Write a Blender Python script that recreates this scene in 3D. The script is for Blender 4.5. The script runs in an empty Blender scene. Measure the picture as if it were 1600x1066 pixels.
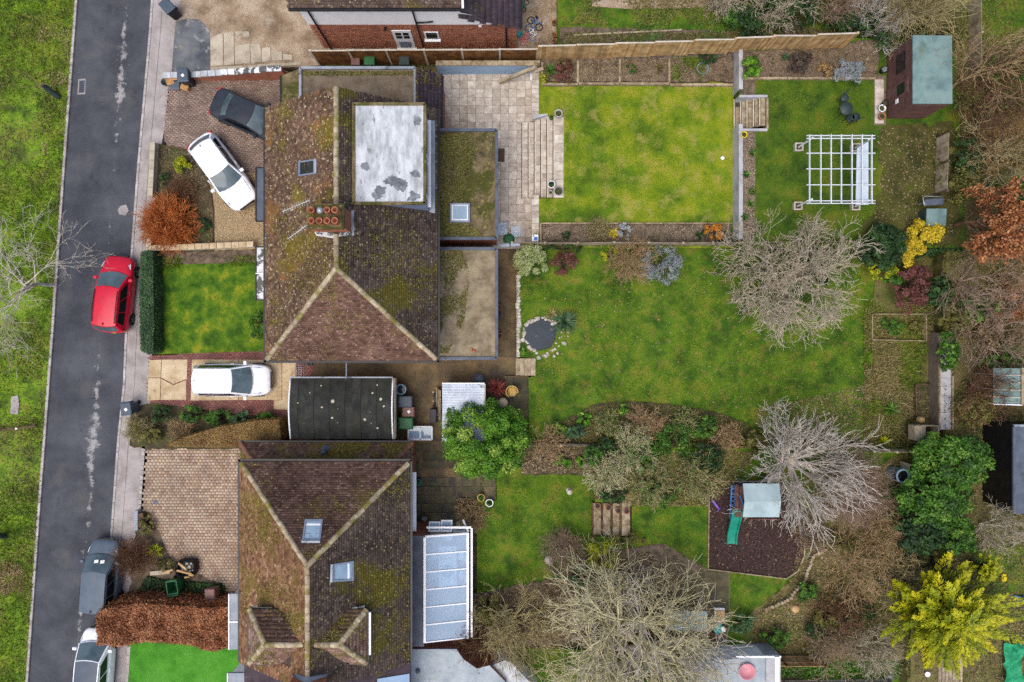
import bpy, math, random
import numpy as np
from mathutils import Vector, Matrix

# ---------------------------------------------------------------- camera, sky, sun, exposure
S = bpy.context.scene
H, F = 37.0, 1600 * 24 / 36.0
R = math.radians
cam = bpy.data.cameras.new('camera'); cam.lens = 24; cam.sensor_width = 36; cam.sensor_fit = 'HORIZONTAL'
cam.clip_end = 3000; cam.clip_start = 0.1
co = bpy.data.objects.new('camera', cam); S.collection.objects.link(co)
co.location = (0, 0, H); co.rotation_euler = (0, 0, 0)
S.camera = co
wd = bpy.data.worlds.new('World'); S.world = wd; wd.use_nodes = True
nt = wd.node_tree; bgn = nt.nodes['Background']
sky = nt.nodes.new('ShaderNodeTexSky'); sky.sky_type = 'NISHITA'; sky.sun_disc = False
SUN_EL, SUN_AZ = 68, 215
sky.sun_elevation = R(SUN_EL); sky.sun_rotation = R(SUN_AZ); sky.air_density = .9; sky.dust_density = 4.5; sky.ozone_density = .8
nt.links.new(sky.outputs[0], bgn.inputs[0]); bgn.inputs[1].default_value = 0.15
sl = bpy.data.lights.new('sun', 'SUN'); sl.energy = 1.05; sl.angle = R(55); sl.color = (1, .97, .93)
so = bpy.data.objects.new('sun', sl); S.collection.objects.link(so)
az, el = R(SUN_AZ), R(SUN_EL)
sd = Vector((math.sin(az) * math.cos(el), math.cos(az) * math.cos(el), math.sin(el)))
so.rotation_euler = sd.to_track_quat('Z', 'Y').to_euler(); so.location = (0, 0, 60)
S.view_settings.view_transform = 'Standard'; S.view_settings.look = 'None'; S.view_settings.gamma = 1
S.view_settings.exposure = 0.5; S.view_settings.use_curve_mapping = False
S.cycles.max_bounces = 6; S.cycles.diffuse_bounces = 3; S.cycles.use_denoising = False
C = S.collection

# ---------------------------------------------------------------- helpers
def W(px, py, z=0.0):
    """a point of the place from its position in a survey grid of 1/28.8 m on the ground"""
    return ((px - 800) / F * (H - z), (533 - py) / F * (H - z), z)
def lin(c):
    return tuple(((v / 255 + .055) / 1.055) ** 2.4 if v > 10 else v / 255 / 12.92 for v in c[:3]) + (1,)
MATS = {}
def mat(name, cols, sc=4.0, det=6, rough=.85, vary=0.0, layers=(), bump=0.0, bsc=30.0, metal=0.0, spec=.3, acols=None,
        alpha=None, dist=0.0, emit=None, k=1.0, stretch=None):
    m = bpy.data.materials.new(name); m.use_nodes = True; MATS[name] = m
    n = m.node_tree; N = n.nodes; L = n.links; b = N['Principled BSDF']
    b.inputs['Roughness'].default_value = rough; b.inputs['Metallic'].default_value = metal
    b.inputs['Specular IOR Level'].default_value = spec
    tc = N.new('ShaderNodeTexCoord'); oi = N.new('ShaderNodeObjectInfo')
    mm = N.new('ShaderNodeMath'); mm.operation = 'MULTIPLY'; mm.inputs[1].default_value = 40; L.new(oi.outputs['Random'], mm.inputs[0])
    va = N.new('ShaderNodeVectorMath'); va.operation = 'ADD'; L.new(tc.outputs['Object'], va.inputs[0]); L.new(mm.outputs[0], va.inputs[1])
    vec = va.outputs[0]
    if stretch:
        ms = N.new('ShaderNodeVectorMath'); ms.operation = 'MULTIPLY'; ms.inputs[1].default_value = stretch; L.new(vec, ms.inputs[0]); vec = ms.outputs[0]
    def noise(scale, detail, off=0.0, ds=0.0, r=.62):
        t = N.new('ShaderNodeTexNoise'); t.inputs['Scale'].default_value = scale; t.inputs['Detail'].default_value = detail
        t.inputs['Roughness'].default_value = r; t.inputs['Distortion'].default_value = ds
        a = N.new('ShaderNodeVectorMath'); a.operation = 'ADD'; a.inputs[1].default_value = (off, off * 1.7, off * .6); L.new(vec, a.inputs[0]); L.new(a.outputs[0], t.inputs['Vector'])
        return t.outputs['Fac']
    def ramp(fac, cs, lo, hi):
        r = N.new('ShaderNodeValToRGB'); e = r.color_ramp.elements
        while len(e) < len(cs): e.new(.5)
        for i, c in enumerate(cs):
            e[i].position = lo + (hi - lo) * (i / max(1, len(cs) - 1)); q = lin(c); e[i].color = (q[0] * k, q[1] * k, q[2] * k, 1)
        L.new(fac, r.inputs[0]); return r.outputs[0]
    if acols:
        at = N.new('ShaderNodeAttribute'); at.attribute_name = 'v'
        col = ramp(at.outputs['Fac'], acols, 0, 1)
    else:
        col = ramp(noise(sc, det, 0, dist), cols, .36, .64) if len(cols) > 1 else None
        if col is None:
            rg = N.new('ShaderNodeRGB'); q = lin(cols[0]); rg.outputs[0].default_value = (q[0] * k, q[1] * k, q[2] * k, 1); col = rg.outputs[0]
    def mix(fac, a, bcol, typ='MIX'):
        x = N.new('ShaderNodeMix'); x.data_type = 'RGBA'; x.blend_type = typ
        if isinstance(fac, float): x.inputs[0].default_value = fac
        else: L.new(fac, x.inputs[0])
        L.new(a, x.inputs[6])
        if isinstance(bcol, tuple): x.inputs[7].default_value = bcol
        else: L.new(bcol, x.inputs[7])
        return x.outputs[2]
    if acols and len(cols) > 1:
        g = ramp(noise(sc, det), cols, .36, .64); col = mix(1.0, col, g, 'MULTIPLY')
    for i, ly in enumerate(layers):
        s, lo, hi, c = ly[:4]; d = ly[4] if len(ly) > 4 else 6; amt = ly[5] if len(ly) > 5 else 1.0
        mr = N.new('ShaderNodeMapRange'); mr.inputs[1].default_value = lo; mr.inputs[2].default_value = hi; mr.inputs[4].default_value = amt
        L.new(noise(s, d, 7.3 * (i + 1)), mr.inputs[0]); q = lin(c); col = mix(mr.outputs[0], col, (q[0] * k, q[1] * k, q[2] * k, 1))
    if vary:
        at = N.new('ShaderNodeAttribute'); at.attribute_name = 'v'
        mr = N.new('ShaderNodeMapRange'); mr.inputs[3].default_value = 1 - vary; mr.inputs[4].default_value = 1 + vary; L.new(at.outputs['Fac'], mr.inputs[0])
        col = mix(1.0, col, mr.outputs[0], 'MULTIPLY')
    L.new(col, b.inputs['Base Color'])
    if bump:
        bn = N.new('ShaderNodeBump'); bn.inputs['Strength'].default_value = bump; bn.inputs['Distance'].default_value = .03
        L.new(noise(bsc, 5, 3.1), bn.inputs['Height']); L.new(bn.outputs[0], b.inputs['Normal'])
    if alpha is not None:
        b.inputs['Transmission Weight'].default_value = alpha
    return m

ORG = {}
def tag(o, label=None, cat=None, group=None, kind=None):
    if label: o['label'] = label
    if cat: o['category'] = cat
    if group: o['group'] = group
    if kind: o['kind'] = kind
    return o
def thing(name, label, cat, loc=(0, 0, 0), group=None, rz=0):
    o = bpy.data.objects.new(name, None); o.empty_display_size = .2; C.objects.link(o); o.location = loc; o.rotation_euler = (0, 0, rz)
    ORG[o.name] = Vector(loc) if not rz else Vector((0, 0, 0))
    return tag(o, label, cat, group, 'thing')
def link(me, name, m, parent=None, loc=None):
    o = bpy.data.objects.new(name, me); C.objects.link(o)
    if m is not None and not me.materials:
        me.materials.append(MATS[m] if isinstance(m, str) else m)
    if parent is not None:
        o.parent = parent; ORG[o.name] = ORG[parent.name]
    else:
        o.location = loc or (0, 0, 0); ORG[o.name] = Vector(loc or (0, 0, 0))
    return o
def fast(name, V, Fa, att=None, smooth=False):
    me = bpy.data.meshes.new(name); k = Fa.shape[1]
    me.vertices.add(len(V)); me.vertices.foreach_set('co', np.ascontiguousarray(V, dtype=np.float32).ravel())
    me.loops.add(Fa.size); me.loops.foreach_set('vertex_index', np.ascontiguousarray(Fa, dtype=np.int32).ravel())
    me.polygons.add(len(Fa)); me.polygons.foreach_set('loop_start', np.arange(0, Fa.size, k, dtype=np.int32))
    me.update(calc_edges=True)
    if smooth: me.polygons.foreach_set('use_smooth', np.ones(len(Fa), dtype=bool))
    if att is not None:
        a = me.attributes.new('v', 'FLOAT', 'FACE'); a.data.foreach_set('value', np.ascontiguousarray(att, dtype=np.float32))
    return me
def npobj(name, V, Fa, att, m, parent=None, loc=None, smooth=False):
    V = np.asarray(V, dtype=np.float64)
    o = ORG[parent.name] if parent is not None else Vector(loc or (0, 0, 0))
    return link(fast(name, V - np.array(o), Fa, att, smooth), name, m, parent, loc)
class MB:
    def __init__(s): s.V = []; s.F = []; s.A = []; s.S = []
    def add(s, vs, fs, a=.5, smooth=False):
        n = len(s.V); s.V += [tuple(v) for v in vs]
        for f in fs: s.F.append([i + n for i in f]); s.A.append(a); s.S.append(smooth)
        return s
    def box(s, c, d, rz=0, a=.5, tilt=None):
        x, y, z = d[0] / 2, d[1] / 2, d[2] / 2
        M = Matrix.Rotation(rz, 3, 'Z')
        if tilt: M = M @ Matrix.Rotation(tilt[1], 3, tilt[0])
        vs = [Vector(c) + M @ Vector((i * x, j * y, k * z)) for k in (-1, 1) for j in (-1, 1) for i in (-1, 1)]
        return s.add(vs, [(0, 2, 3, 1), (4, 5, 7, 6), (0, 1, 5, 4), (2, 6, 7, 3), (0, 4, 6, 2), (1, 3, 7, 5)], a)
    def beam(s, p, q, w, h, a=.5):
        p, q = Vector(p), Vector(q); d = (q - p).normalized()
        u = d.cross(Vector((0, 0, 1)));  u = u.normalized() if u.length > 1e-4 else Vector((1, 0, 0))
        t = u.cross(d).normalized(); u = u * w / 2; t = t * h / 2
        vs = [p - u - t, p + u - t, p + u + t, p - u + t, q - u - t, q + u - t, q + u + t, q - u + t]
        return s.add(vs, [(0, 1, 2, 3), (7, 6, 5, 4), (0, 4, 5, 1), (1, 5, 6, 2), (2, 6, 7, 3), (3, 7, 4, 0)], a)
    def prism(s, P, z0, z1, a=.5):
        """P: xy list (either winding)"""
        ar = sum(P[i][0] * P[(i + 1) % len(P)][1] - P[(i + 1) % len(P)][0] * P[i][1] for i in range(len(P)))
        if ar < 0: P = P[::-1]
        n = len(P); zt = z1 if isinstance(z1, (list, tuple)) else [z1] * n
        vs = [(p[0], p[1], z0) for p in P] + [(p[0], p[1], zt[i]) for i, p in enumerate(P)]
        return s.add(vs, [tuple(range(n - 1, -1, -1)), tuple(range(n, 2 * n))] + [(i, (i + 1) % n, n + (i + 1) % n, n + i) for i in range(n)], a)
    def cyl(s, p, q, r0, r1=None, n=10, cap=True, a=.5):
        p, q = Vector(p), Vector(q); r1 = r0 if r1 is None else r1; d = (q - p).normalized()
        u = d.orthogonal().normalized(); w = d.cross(u)
        vs = [p + (u * math.cos(t) + w * math.sin(t)) * r0 for t in [2 * math.pi * i / n for i in range(n)]] + \
             [q + (u * math.cos(t) + w * math.sin(t)) * r1 for t in [2 * math.pi * i / n for i in range(n)]]
        s.add(vs, [(i, (i + 1) % n, n + (i + 1) % n, n + i) for i in range(n)], a, True)
        if cap: s.add(vs, [tuple(range(n - 1, -1, -1)), tuple(range(n, 2 * n))], a)
        return s
    def lathe(s, c, prof, n=16, a=.5, smooth=True):
        vs = []; c = Vector(c)
        for r, z in prof:
            vs += [c + Vector((r * math.cos(2 * math.pi * i / n), r * math.sin(2 * math.pi * i / n), z)) for i in range(n)]
        fs = [(j * n + i, j * n + (i + 1) % n, (j + 1) * n + (i + 1) % n, (j + 1) * n + i) for j in range(len(prof) - 1) for i in range(n)]
        return s.add(vs, fs, a, smooth)
    def tube(s, pts, r, n=6, a=.5, closed=False):
        pts = [Vector(p) for p in pts]; m = len(pts); vs = []
        up = Vector((0, 0, 1))
        for i, p in enumerate(pts):
            d = (pts[(i + 1) % m] - pts[i - 1]) if closed else (pts[min(i + 1, m - 1)] - pts[max(i - 1, 0)])
            d.normalize(); u = d.cross(up)
            if u.length < 1e-3: u = d.orthogonal()
            u.normalize(); w = u.cross(d)
            rr = r[i] if isinstance(r, (list, tuple)) else r
            vs += [p + (u * math.cos(2 * math.pi * j / n) + w * math.sin(2 * math.pi * j / n)) * rr for j in range(n)]
        fs = [(i * n + j, i * n + (j + 1) % n, ((i + 1) % m) * n + (j + 1) % n, ((i + 1) % m) * n + j) for i in range(m if closed else m - 1) for j in range(n)]
        if not closed: fs += [tuple(range(n - 1, -1, -1)), tuple(range((m - 1) * n, m * n))]
        return s.add(vs, fs, a, True)
    def build(s, name, m, parent=None, loc=None, label=None, bevel=0):
        o0 = ORG[parent.name] if parent is not None else Vector(loc or (0, 0, 0))
        me = bpy.data.meshes.new(name); me.from_pydata([(v[0] - o0[0], v[1] - o0[1], v[2] - o0[2]) for v in s.V], [], s.F); me.update()
        me.polygons.foreach_set('use_smooth', s.S)
        a = me.attributes.new('v', 'FLOAT', 'FACE'); a.data.foreach_set('value', s.A)
        o = link(me, name, m, parent, loc)
        if label: o['label'] = label
        if bevel:
            bv = o.modifiers.new('bevel', 'BEVEL'); bv.width = bevel; bv.segments = 2; bv.limit_method = 'ANGLE'
        return o
def copy_tree(o, parent=None):
    c = o.copy(); C.objects.link(c); c.parent = parent
    if o.name in ORG: ORG[c.name] = ORG[o.name]
    for ch in list(o.children): copy_tree(ch, c)
    return c
def PX(poly, z): return [W(x, y, z)[:2] for x, y in poly]
def inpoly(x, y, P):
    x = np.asarray(x); y = np.asarray(y); r = np.zeros(x.shape, bool); n = len(P)
    for i in range(n):
        x0, y0 = P[i][0], P[i][1]; x1, y1 = P[(i + 1) % n][0], P[(i + 1) % n][1]
        c = ((y0 > y) != (y1 > y)) & (x < (x1 - x0) * (y - y0) / ((y1 - y0) or 1e-9) + x0); r ^= c
    return r
def rough_edge(poly, amp, step=7.0, seed=1):
    out = []; rg = random.Random(seed)
    for i, p in enumerate(poly):
        q = poly[(i + 1) % len(poly)]; L = math.hypot(q[0] - p[0], q[1] - p[1]); n = max(1, int(L / step))
        for j in range(n):
            t = j / n; a_ = 0 if j == 0 else amp; out.append((p[0] + (q[0] - p[0]) * t + rg.gauss(0, a_), p[1] + (q[1] - p[1]) * t + rg.gauss(0, a_)))
    return out
def zone(name, poly, z, m, kind='structure', z0=-.4, sub=None):
    if any(k in m for k in ('soil', 'wild')): poly = rough_edge(poly, 1.0, 7, int(poly[0][0]))
    return tag(MB().prism(PX(poly, z), z0, z).build(name, m), kind=kind)

# ---- planting
def tubes(segs, n=3):
    """segs: array (k,8): p(3) q(3) r0 r1 -> verts, quads"""
    A = np.asarray(segs, dtype=np.float64); p, q = A[:, :3], A[:, 3:6]; d = q - p; d /= np.linalg.norm(d, axis=1)[:, None] + 1e-9
    ref = np.where(np.abs(d[:, 2:3]) > .9, np.array([[1., 0, 0]]), np.array([[0, 0, 1.]]))
    u = np.cross(d, ref); u /= np.linalg.norm(u, axis=1)[:, None] + 1e-9; w = np.cross(d, u)
    V = np.zeros((len(A), 2 * n, 3))
    for i in range(n):
        t = 2 * math.pi * i / n; o = u * math.cos(t) + w * math.sin(t)
        V[:, i] = p + o * A[:, 6:7]; V[:, n + i] = q + o * A[:, 7:8]
    base = (np.arange(len(A)) * 2 * n)[:, None]
    Fs = np.concatenate([base + np.array([[i, (i + 1) % n, n + (i + 1) % n, n + i]]) for i in range(n)], axis=0)
    return V.reshape(-1, 3), Fs
def leaves(Cn, Nn, size, rs, asp=.55, jit=.6, bend=.25):
    n = len(Cn); Nn = Nn + rs.normal(0, jit, (n, 3)); Nn /= np.linalg.norm(Nn, axis=1)[:, None] + 1e-9
    t = rs.normal(0, 1, (n, 3)); u = np.cross(Nn, t); u /= np.linalg.norm(u, axis=1)[:, None] + 1e-9; w = np.cross(Nn, u)
    s = (size * rs.uniform(.6, 1.35, n))[:, None]
    V = np.stack([Cn - u * s, Cn + w * s * asp - Nn * s * bend, Cn + u * s, Cn - w * s * asp - Nn * s * bend], axis=1).reshape(-1, 3)
    return V, np.arange(4 * n).reshape(-1, 4)
def grow(rng, p, d, L, r, lvl, P, out):
    n = P['n'][lvl]; step = L / n; x, y, z = p; dx, dy, dz = d; wig = P['wig'][lvl]; up = P['up'][lvl]; mx = P['max']
    kids = P['kids'][lvl] if lvl < mx else 0
    ks = sorted(rng.uniform(P.get('from', .25), 1.0) for _ in range(kids)); ki = 0
    g = rng.gauss
    for i in range(n):
        dx += g(0, wig); dy += g(0, wig); dz += g(0, wig) * .7 + up
        l = math.sqrt(dx * dx + dy * dy + dz * dz) + 1e-9; dx /= l; dy /= l; dz /= l
        r2 = r * (1 - .8 * (i + 1) / n) if lvl else r * (1 - .35 * (i + 1) / n)
        r1 = r * (1 - .8 * i / n) if lvl else r * (1 - .35 * i / n)
        nx, ny, nz = x + dx * step, y + dy * step, z + dz * step
        if nz < P['z0'] + .03: nz = P['z0'] + .03; dz = abs(dz) * .3
        out[0 if lvl == 0 else 1].append((x, y, z, nx, ny, nz, max(r1, P['rmin']), max(r2, P['rmin'])))
        while ki < kids and ks[ki] <= (i + 1) / n:
            a = rng.uniform(*P['ang'][lvl]); t = rng.uniform(0, 6.283)
            ax, ay, az = g(0, 1), g(0, 1), g(0, 1); dt = ax * dx + ay * dy + az * dz; ax -= dt * dx; ay -= dt * dy; az -= dt * dz
            l = math.sqrt(ax * ax + ay * ay + az * az) + 1e-9; sa, ca = math.sin(a) / l, math.cos(a)
            e = (dx * ca + ax * sa, dy * ca + ay * sa, dz * ca + az * sa)
            grow(rng, (nx, ny, nz), e, L * rng.uniform(*P['len'][lvl]), max(r1 * P['rr'], P['rmin']), lvl + 1, P, out); ki += 1
        x, y, z = nx, ny, nz
def bare(name, label, px, py, z0, h, rad, m, seed=1, stems=1, spread=.35, kids=(7, 7, 5, 3), trunk=None, r0=None, rmin=.006, up=(.02, .05, .04, .03, .02), wig=(.08, .12, .16, .22, .25),
         group=None, cat='tree', lean=(0, 0), parent_leaf=None, ang=None, frm=.25, lens=None, leaf=None):
    """leafless tree or bush: branching stems; part trunk, part branches"""
    rng = random.Random(seed); b = W(px, py, z0)
    P = dict(n=(5, 6, 5, 4, 3), wig=wig, up=up, kids=kids + (0,), max=len(kids), ang=ang or ((.5, 1.1), (.4, .95), (.4, .9), (.4, .9)), len=lens or ((.7, 1.0), (.45, .75), (.4, .7), (.4, .7)), rr=.62, rmin=rmin, z0=z0)
    P['from'] = frm
    out = ([], [])
    r0 = r0 or .02 * h + .02
    for s in range(stems):
        t = 2 * math.pi * (s + rng.uniform(-.3, .3)) / max(stems, 1); a = spread * rng.uniform(.5, 1.25) if stems > 1 else spread * .2
        d = (math.sin(a) * math.cos(t) + lean[0], math.sin(a) * math.sin(t) + lean[1], math.cos(a))
        L = (trunk or h * .45) * rng.uniform(.85, 1.15)
        grow(rng, (b[0] + .06 * math.cos(t) * (stems > 1), b[1] + .06 * math.sin(t) * (stems > 1), z0 - .02), d, L, r0, 0, P, out)
    allp = np.array(out[0] + out[1]); c = np.array([b[0], b[1], z0])
    # fit the crown to the wanted radius and height
    ex = np.percentile(np.hypot(allp[:, 3] - c[0] , allp[:, 4] - c[1]), 97); hz = np.percentile(allp[:, 5], 99) - z0
    fx, fz = rad / max(ex, .01), h / max(hz, .01)
    th = thing(name, label, cat, b, group)
    res = []
    for i, nm in ((0, 'trunk'), (1, 'branches')):
        A = np.array(out[i])
        if not len(A): continue
        for o in (0, 3):
            A[:, o:o + 2] = (A[:, o:o + 2] - c[:2]) * fx + c[:2]; A[:, o + 2] = (A[:, o + 2] - z0) * fz + z0
        V, Fq = tubes(A, 5 if i == 0 else 3); rs = np.random.RandomState(seed)
        att = np.tile(np.clip(rs.normal(.5, .25, len(A)), 0, 1), 5 if i == 0 else 3)
        npobj(nm, V, Fq, att, m, th, smooth=True); res.append(A)
    if leaf:
        lm, cnt, ls = leaf[:3]; A = res[-1]; rs = np.random.RandomState(seed + 5)
        A = A[A[:, 6] <= np.percentile(A[:, 6], 70)]
        i = rs.randint(0, len(A), cnt); t = rs.uniform(0, 1, (cnt, 1)); Pt = A[i, :3] * (1 - t) + A[i, 3:6] * t + rs.normal(0, ls, (cnt, 3))
        V, Fq = leaves(Pt, np.tile([[0, 0, 1.]], (cnt, 1)), ls, rs)
        npobj('leaves', V, Fq, np.clip(rs.normal(.5, .25, cnt), 0, 1), lm, th)
    return th
def bush(name, label, px, py, z0, rx, ry, h, m, seed=1, n=4000, ls=.07, clumps=40, cr=.3, group=None, cat='shrub', top=None, bare_low=.0, asp=.55, jit=.6, stem='bark', parent=None, dome=1.0, rz=0, up=.5, core=None):
    """leafy plant: leaves in clumps through a dome; px,py is where the crown's middle is seen; part stems + part leaves"""
    rs = np.random.RandomState(seed); zc = z0 + h * .5; b = np.array(W(px, py, z0 + h * .7)); b[2] = z0
    K = clumps; d = rs.normal(0, 1, (K, 3)); d /= np.linalg.norm(d, axis=1)[:, None]; d[:, 2] = np.abs(d[:, 2]) * dome - .15
    rr = rs.uniform(.45, 1.0, K) ** .6
    cc = np.stack([d[:, 0] * rx * rr, d[:, 1] * ry * rr, h * .45 + d[:, 2] * h * .5 * rr], 1)
    if rz: c_, s_ = math.cos(rz), math.sin(rz); cc[:, :2] = np.stack([cc[:, 0] * c_ - cc[:, 1] * s_, cc[:, 0] * s_ + cc[:, 1] * c_], 1)
    cb = np.clip(rs.normal(.5, .3, K), 0, 1)
    i = rs.randint(0, K, n); q = rs.normal(0, 1, (n, 3)); q /= np.linalg.norm(q, axis=1)[:, None]; q[:, 2] = np.where(q[:, 2] < -.3, -q[:, 2], q[:, 2])
    crr = cr * min(rx, ry) * rs.uniform(.7, 1.3, K)
    Pt = cc[i] + q * (crr[i] * rs.uniform(.35, 1, n) ** .5)[:, None] * np.array([[1, 1, .8]])
    Pt[:, 2] = np.maximum(Pt[:, 2], .03)
    V, Fq = leaves(Pt + b, q + np.array([[0, 0, up]]), ls, rs, asp, jit)
    att = np.clip(cb[i] * .6 + rs.uniform(0, .4, n), 0, 1)
    if parent is None: th = thing(name, label, cat, tuple(b), group)
    else: th = parent
    npobj('leaves', V, Fq, att, m, th)
    sg = []
    for k in range(min(K, 26)):
        e = cc[k] * .9; mid = e * .5 + rs.normal(0, .08, 3) * rx; mid[2] = e[2] * .35
        z_ = np.array([rs.normal(0, .04), rs.normal(0, .04), 0])
        r_ = .012 + .012 * h
        sg += [tuple(z_ + b) + tuple(mid + b) + (r_, r_ * .7), tuple(mid + b) + tuple(e + b) + (r_ * .7, .006)]
    V, Fq = tubes(sg, 4); npobj('stems', V, Fq, rs.uniform(0, 1, len(Fq)), stem, th, smooth=True)
    return th
def blades(name, label, px, py, z0, rad, h, m, n=120, seed=1, w=.03, group=None, cat='plant', droop=.5):
    rs = np.random.RandomState(seed); b = np.array(W(px, py, z0)); V = []; Fq = []; A = []
    for i in range(n):
        t = rs.uniform(0, 6.283); l = rs.uniform(.55, 1); R_ = rad * l * rs.uniform(.3, 1); z1 = h * l
        o = np.array([math.cos(t), math.sin(t), 0]); s = np.array([-o[1], o[0], 0]) * w * rs.uniform(.6, 1.3); st = b + o * rs.uniform(0, .15) * rad
        k = len(V); m1 = st + o * R_ * .4 + np.array([0, 0, z1 * .75]); e = st + o * R_ + np.array([0, 0, z1 * (1 - droop * rs.uniform(0, 1))])
        V += [st - s, st + s, m1 + s, m1 - s, e + s * .15, e - s * .15]; Fq += [(k, k + 1, k + 2, k + 3), (k + 3, k + 2, k + 4, k + 5)]; a = rs.uniform(0, 1); A += [a, a]
    th = npobj(name, np.array(V), np.array(Fq), np.array(A), m, None, tuple(b)); return tag(th, label, cat, group)
def box_hedge(name, label, poly, z0, h, m, core, seed=1, dens=900, ls=.05, cat='hedge', round_=.12, rough=.05, group=None, slope=None):
    """clipped hedge: a twiggy core with leaves all over it. poly in grid coords of the TOP outline"""
    P = PX(poly, z0 + h); cx = sum(p[0] for p in P) / len(P); cy = sum(p[1] for p in P) / len(P)
    th = thing(name, label, cat, (cx, cy, z0), group); rs = np.random.RandomState(seed)
    inner = [(cx + (p[0] - cx) * .93, cy + (p[1] - cy) * .93) for p in P]
    MB().prism(inner, z0, z0 + h * .93).build('core', core, th)
    xs = [p[0] for p in P]; ys = [p[1] for p in P]
    n = int((max(xs) - min(xs)) * (max(ys) - min(ys)) * dens)
    x = rs.uniform(min(xs), max(xs), n); y = rs.uniform(min(ys), max(ys), n); k = inpoly(x, y, P); x, y = x[k], y[k]
    from mathutils import noise as mn
    z = z0 + h + np.array([mn.noise((a * 2.2, b_ * 2.2, seed)) for a, b_ in zip(x, y)]) * rough * 2 + rs.normal(0, rough * .6, len(x))
    Pt = [np.stack([x, y, z], 1)]; Nn = [np.tile([[0, 0, 1.]], (len(x), 1))]
    for i in range(len(P)):
        a = np.array(P[i]); b_ = np.array(P[(i + 1) % len(P)]); L = np.linalg.norm(b_ - a); nn = int(L * h * dens * .8)
        t = rs.uniform(0, 1, (nn, 1)); q = a * (1 - t) + b_ * t; zz = rs.uniform(z0 + .03, z0 + h, nn)
        no = np.array([(b_ - a)[1], -(b_ - a)[0]]) / (L + 1e-9); mid = (a + b_) / 2
        if np.dot(no, mid - np.array([cx, cy])) < 0: no = -no
        off = rs.normal(0, rough, (nn, 1)) - .02 - round_ * ((zz - z0) / h > .9)[:, None]
        Pt.append(np.concatenate([q + no * off, zz[:, None]], 1)); Nn.append(np.tile([[no[0], no[1], .3]], (nn, 1)))
    Pt = np.concatenate(Pt); Nn = np.concatenate(Nn)
    if slope: Pt[:, 2] = z0 + (Pt[:, 2] - z0) * slope(Pt[:, 0], Pt[:, 1])
    V, Fq = leaves(Pt, Nn, ls, rs, .55, .55); cl = np.array([mn.noise((a * 1.4, b_ * 1.4, c_ * 1.4 + seed)) for a, b_, c_ in Pt])
    npobj('leaves', V, Fq, np.clip(.5 + cl * .5 + rs.normal(0, .2, len(Pt)), 0, 1), m, th)
    return th
def scatter(poly, z, n, rs, px=True):
    P = PX(poly, z) if px else poly; xs = [p[0] for p in P]; ys = [p[1] for p in P]
    x = rs.uniform(min(xs), max(xs), n); y = rs.uniform(min(ys), max(ys), n); k = inpoly(x, y, P); return x[k], y[k]
def litter(name, poly, z, n, ls, m, seed=1, hmax=.05, label=None, cat=None, up=1.5, asp=.6, jit=.6, clump=0.0, cs=.6):
    """uncountable leaves / pebbles / ground cover lying on a bed"""
    from mathutils import noise as mn
    rs = np.random.RandomState(seed); x, y = scatter(poly, z, n, rs)
    cl = np.array([mn.noise((a * cs, b * cs, seed * 3.1)) for a, b in zip(x, y)])
    if clump: k = cl + rs.normal(0, .12, len(x)) > clump; x, y, cl = x[k], y[k], cl[k]
    Pt = np.stack([x, y, z + .012 + rs.uniform(0, 1, len(x)) ** 2 * hmax * (1 + np.clip(cl, 0, 1))], 1)
    V, Fq = leaves(Pt, np.tile([[0, 0, up]], (len(x), 1)), ls, rs, asp, jit)
    o = npobj(name, V, Fq, np.clip(rs.uniform(0, 1, len(x)) * .7 + .15 + cl * .3, 0, 1), m); tag(o, label, cat, kind='stuff'); return o
def tufts(name, poly, z, n, h, w, m, seed=1, cs=.35, thr=-1.0, label=None, cat='grass', lean=.6):
    from mathutils import noise as mn
    rs = np.random.RandomState(seed); x, y = scatter(poly, z, n, rs)
    cl = np.array([mn.noise((a * cs, b * cs, seed * 1.7)) for a, b in zip(x, y)]); k = cl + rs.normal(0, .1, len(x)) > thr; x, y, cl = x[k], y[k], cl[k]; k = len(x)
    t = rs.uniform(0, 6.283, k); hh = h * rs.uniform(.5, 1.3, k) * (1 + np.clip(cl, -.5, .6)); b = np.stack([x, y, np.full(k, z - .01)], 1)
    s = np.stack([np.cos(t), np.sin(t), np.zeros(k)], 1) * (w * rs.uniform(.6, 1.4, k))[:, None]
    tp = b + np.stack([rs.normal(0, lean, k) * hh, rs.normal(0, lean, k) * hh, hh], 1)
    V = np.stack([b - s, b + s, tp], 1).reshape(-1, 3)
    o = npobj(name, V, np.arange(3 * k).reshape(-1, 3), np.clip(.45 + cl * .6 + rs.normal(0, .18, k), 0, 1), m); return tag(o, label, cat, kind='stuff')

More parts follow.
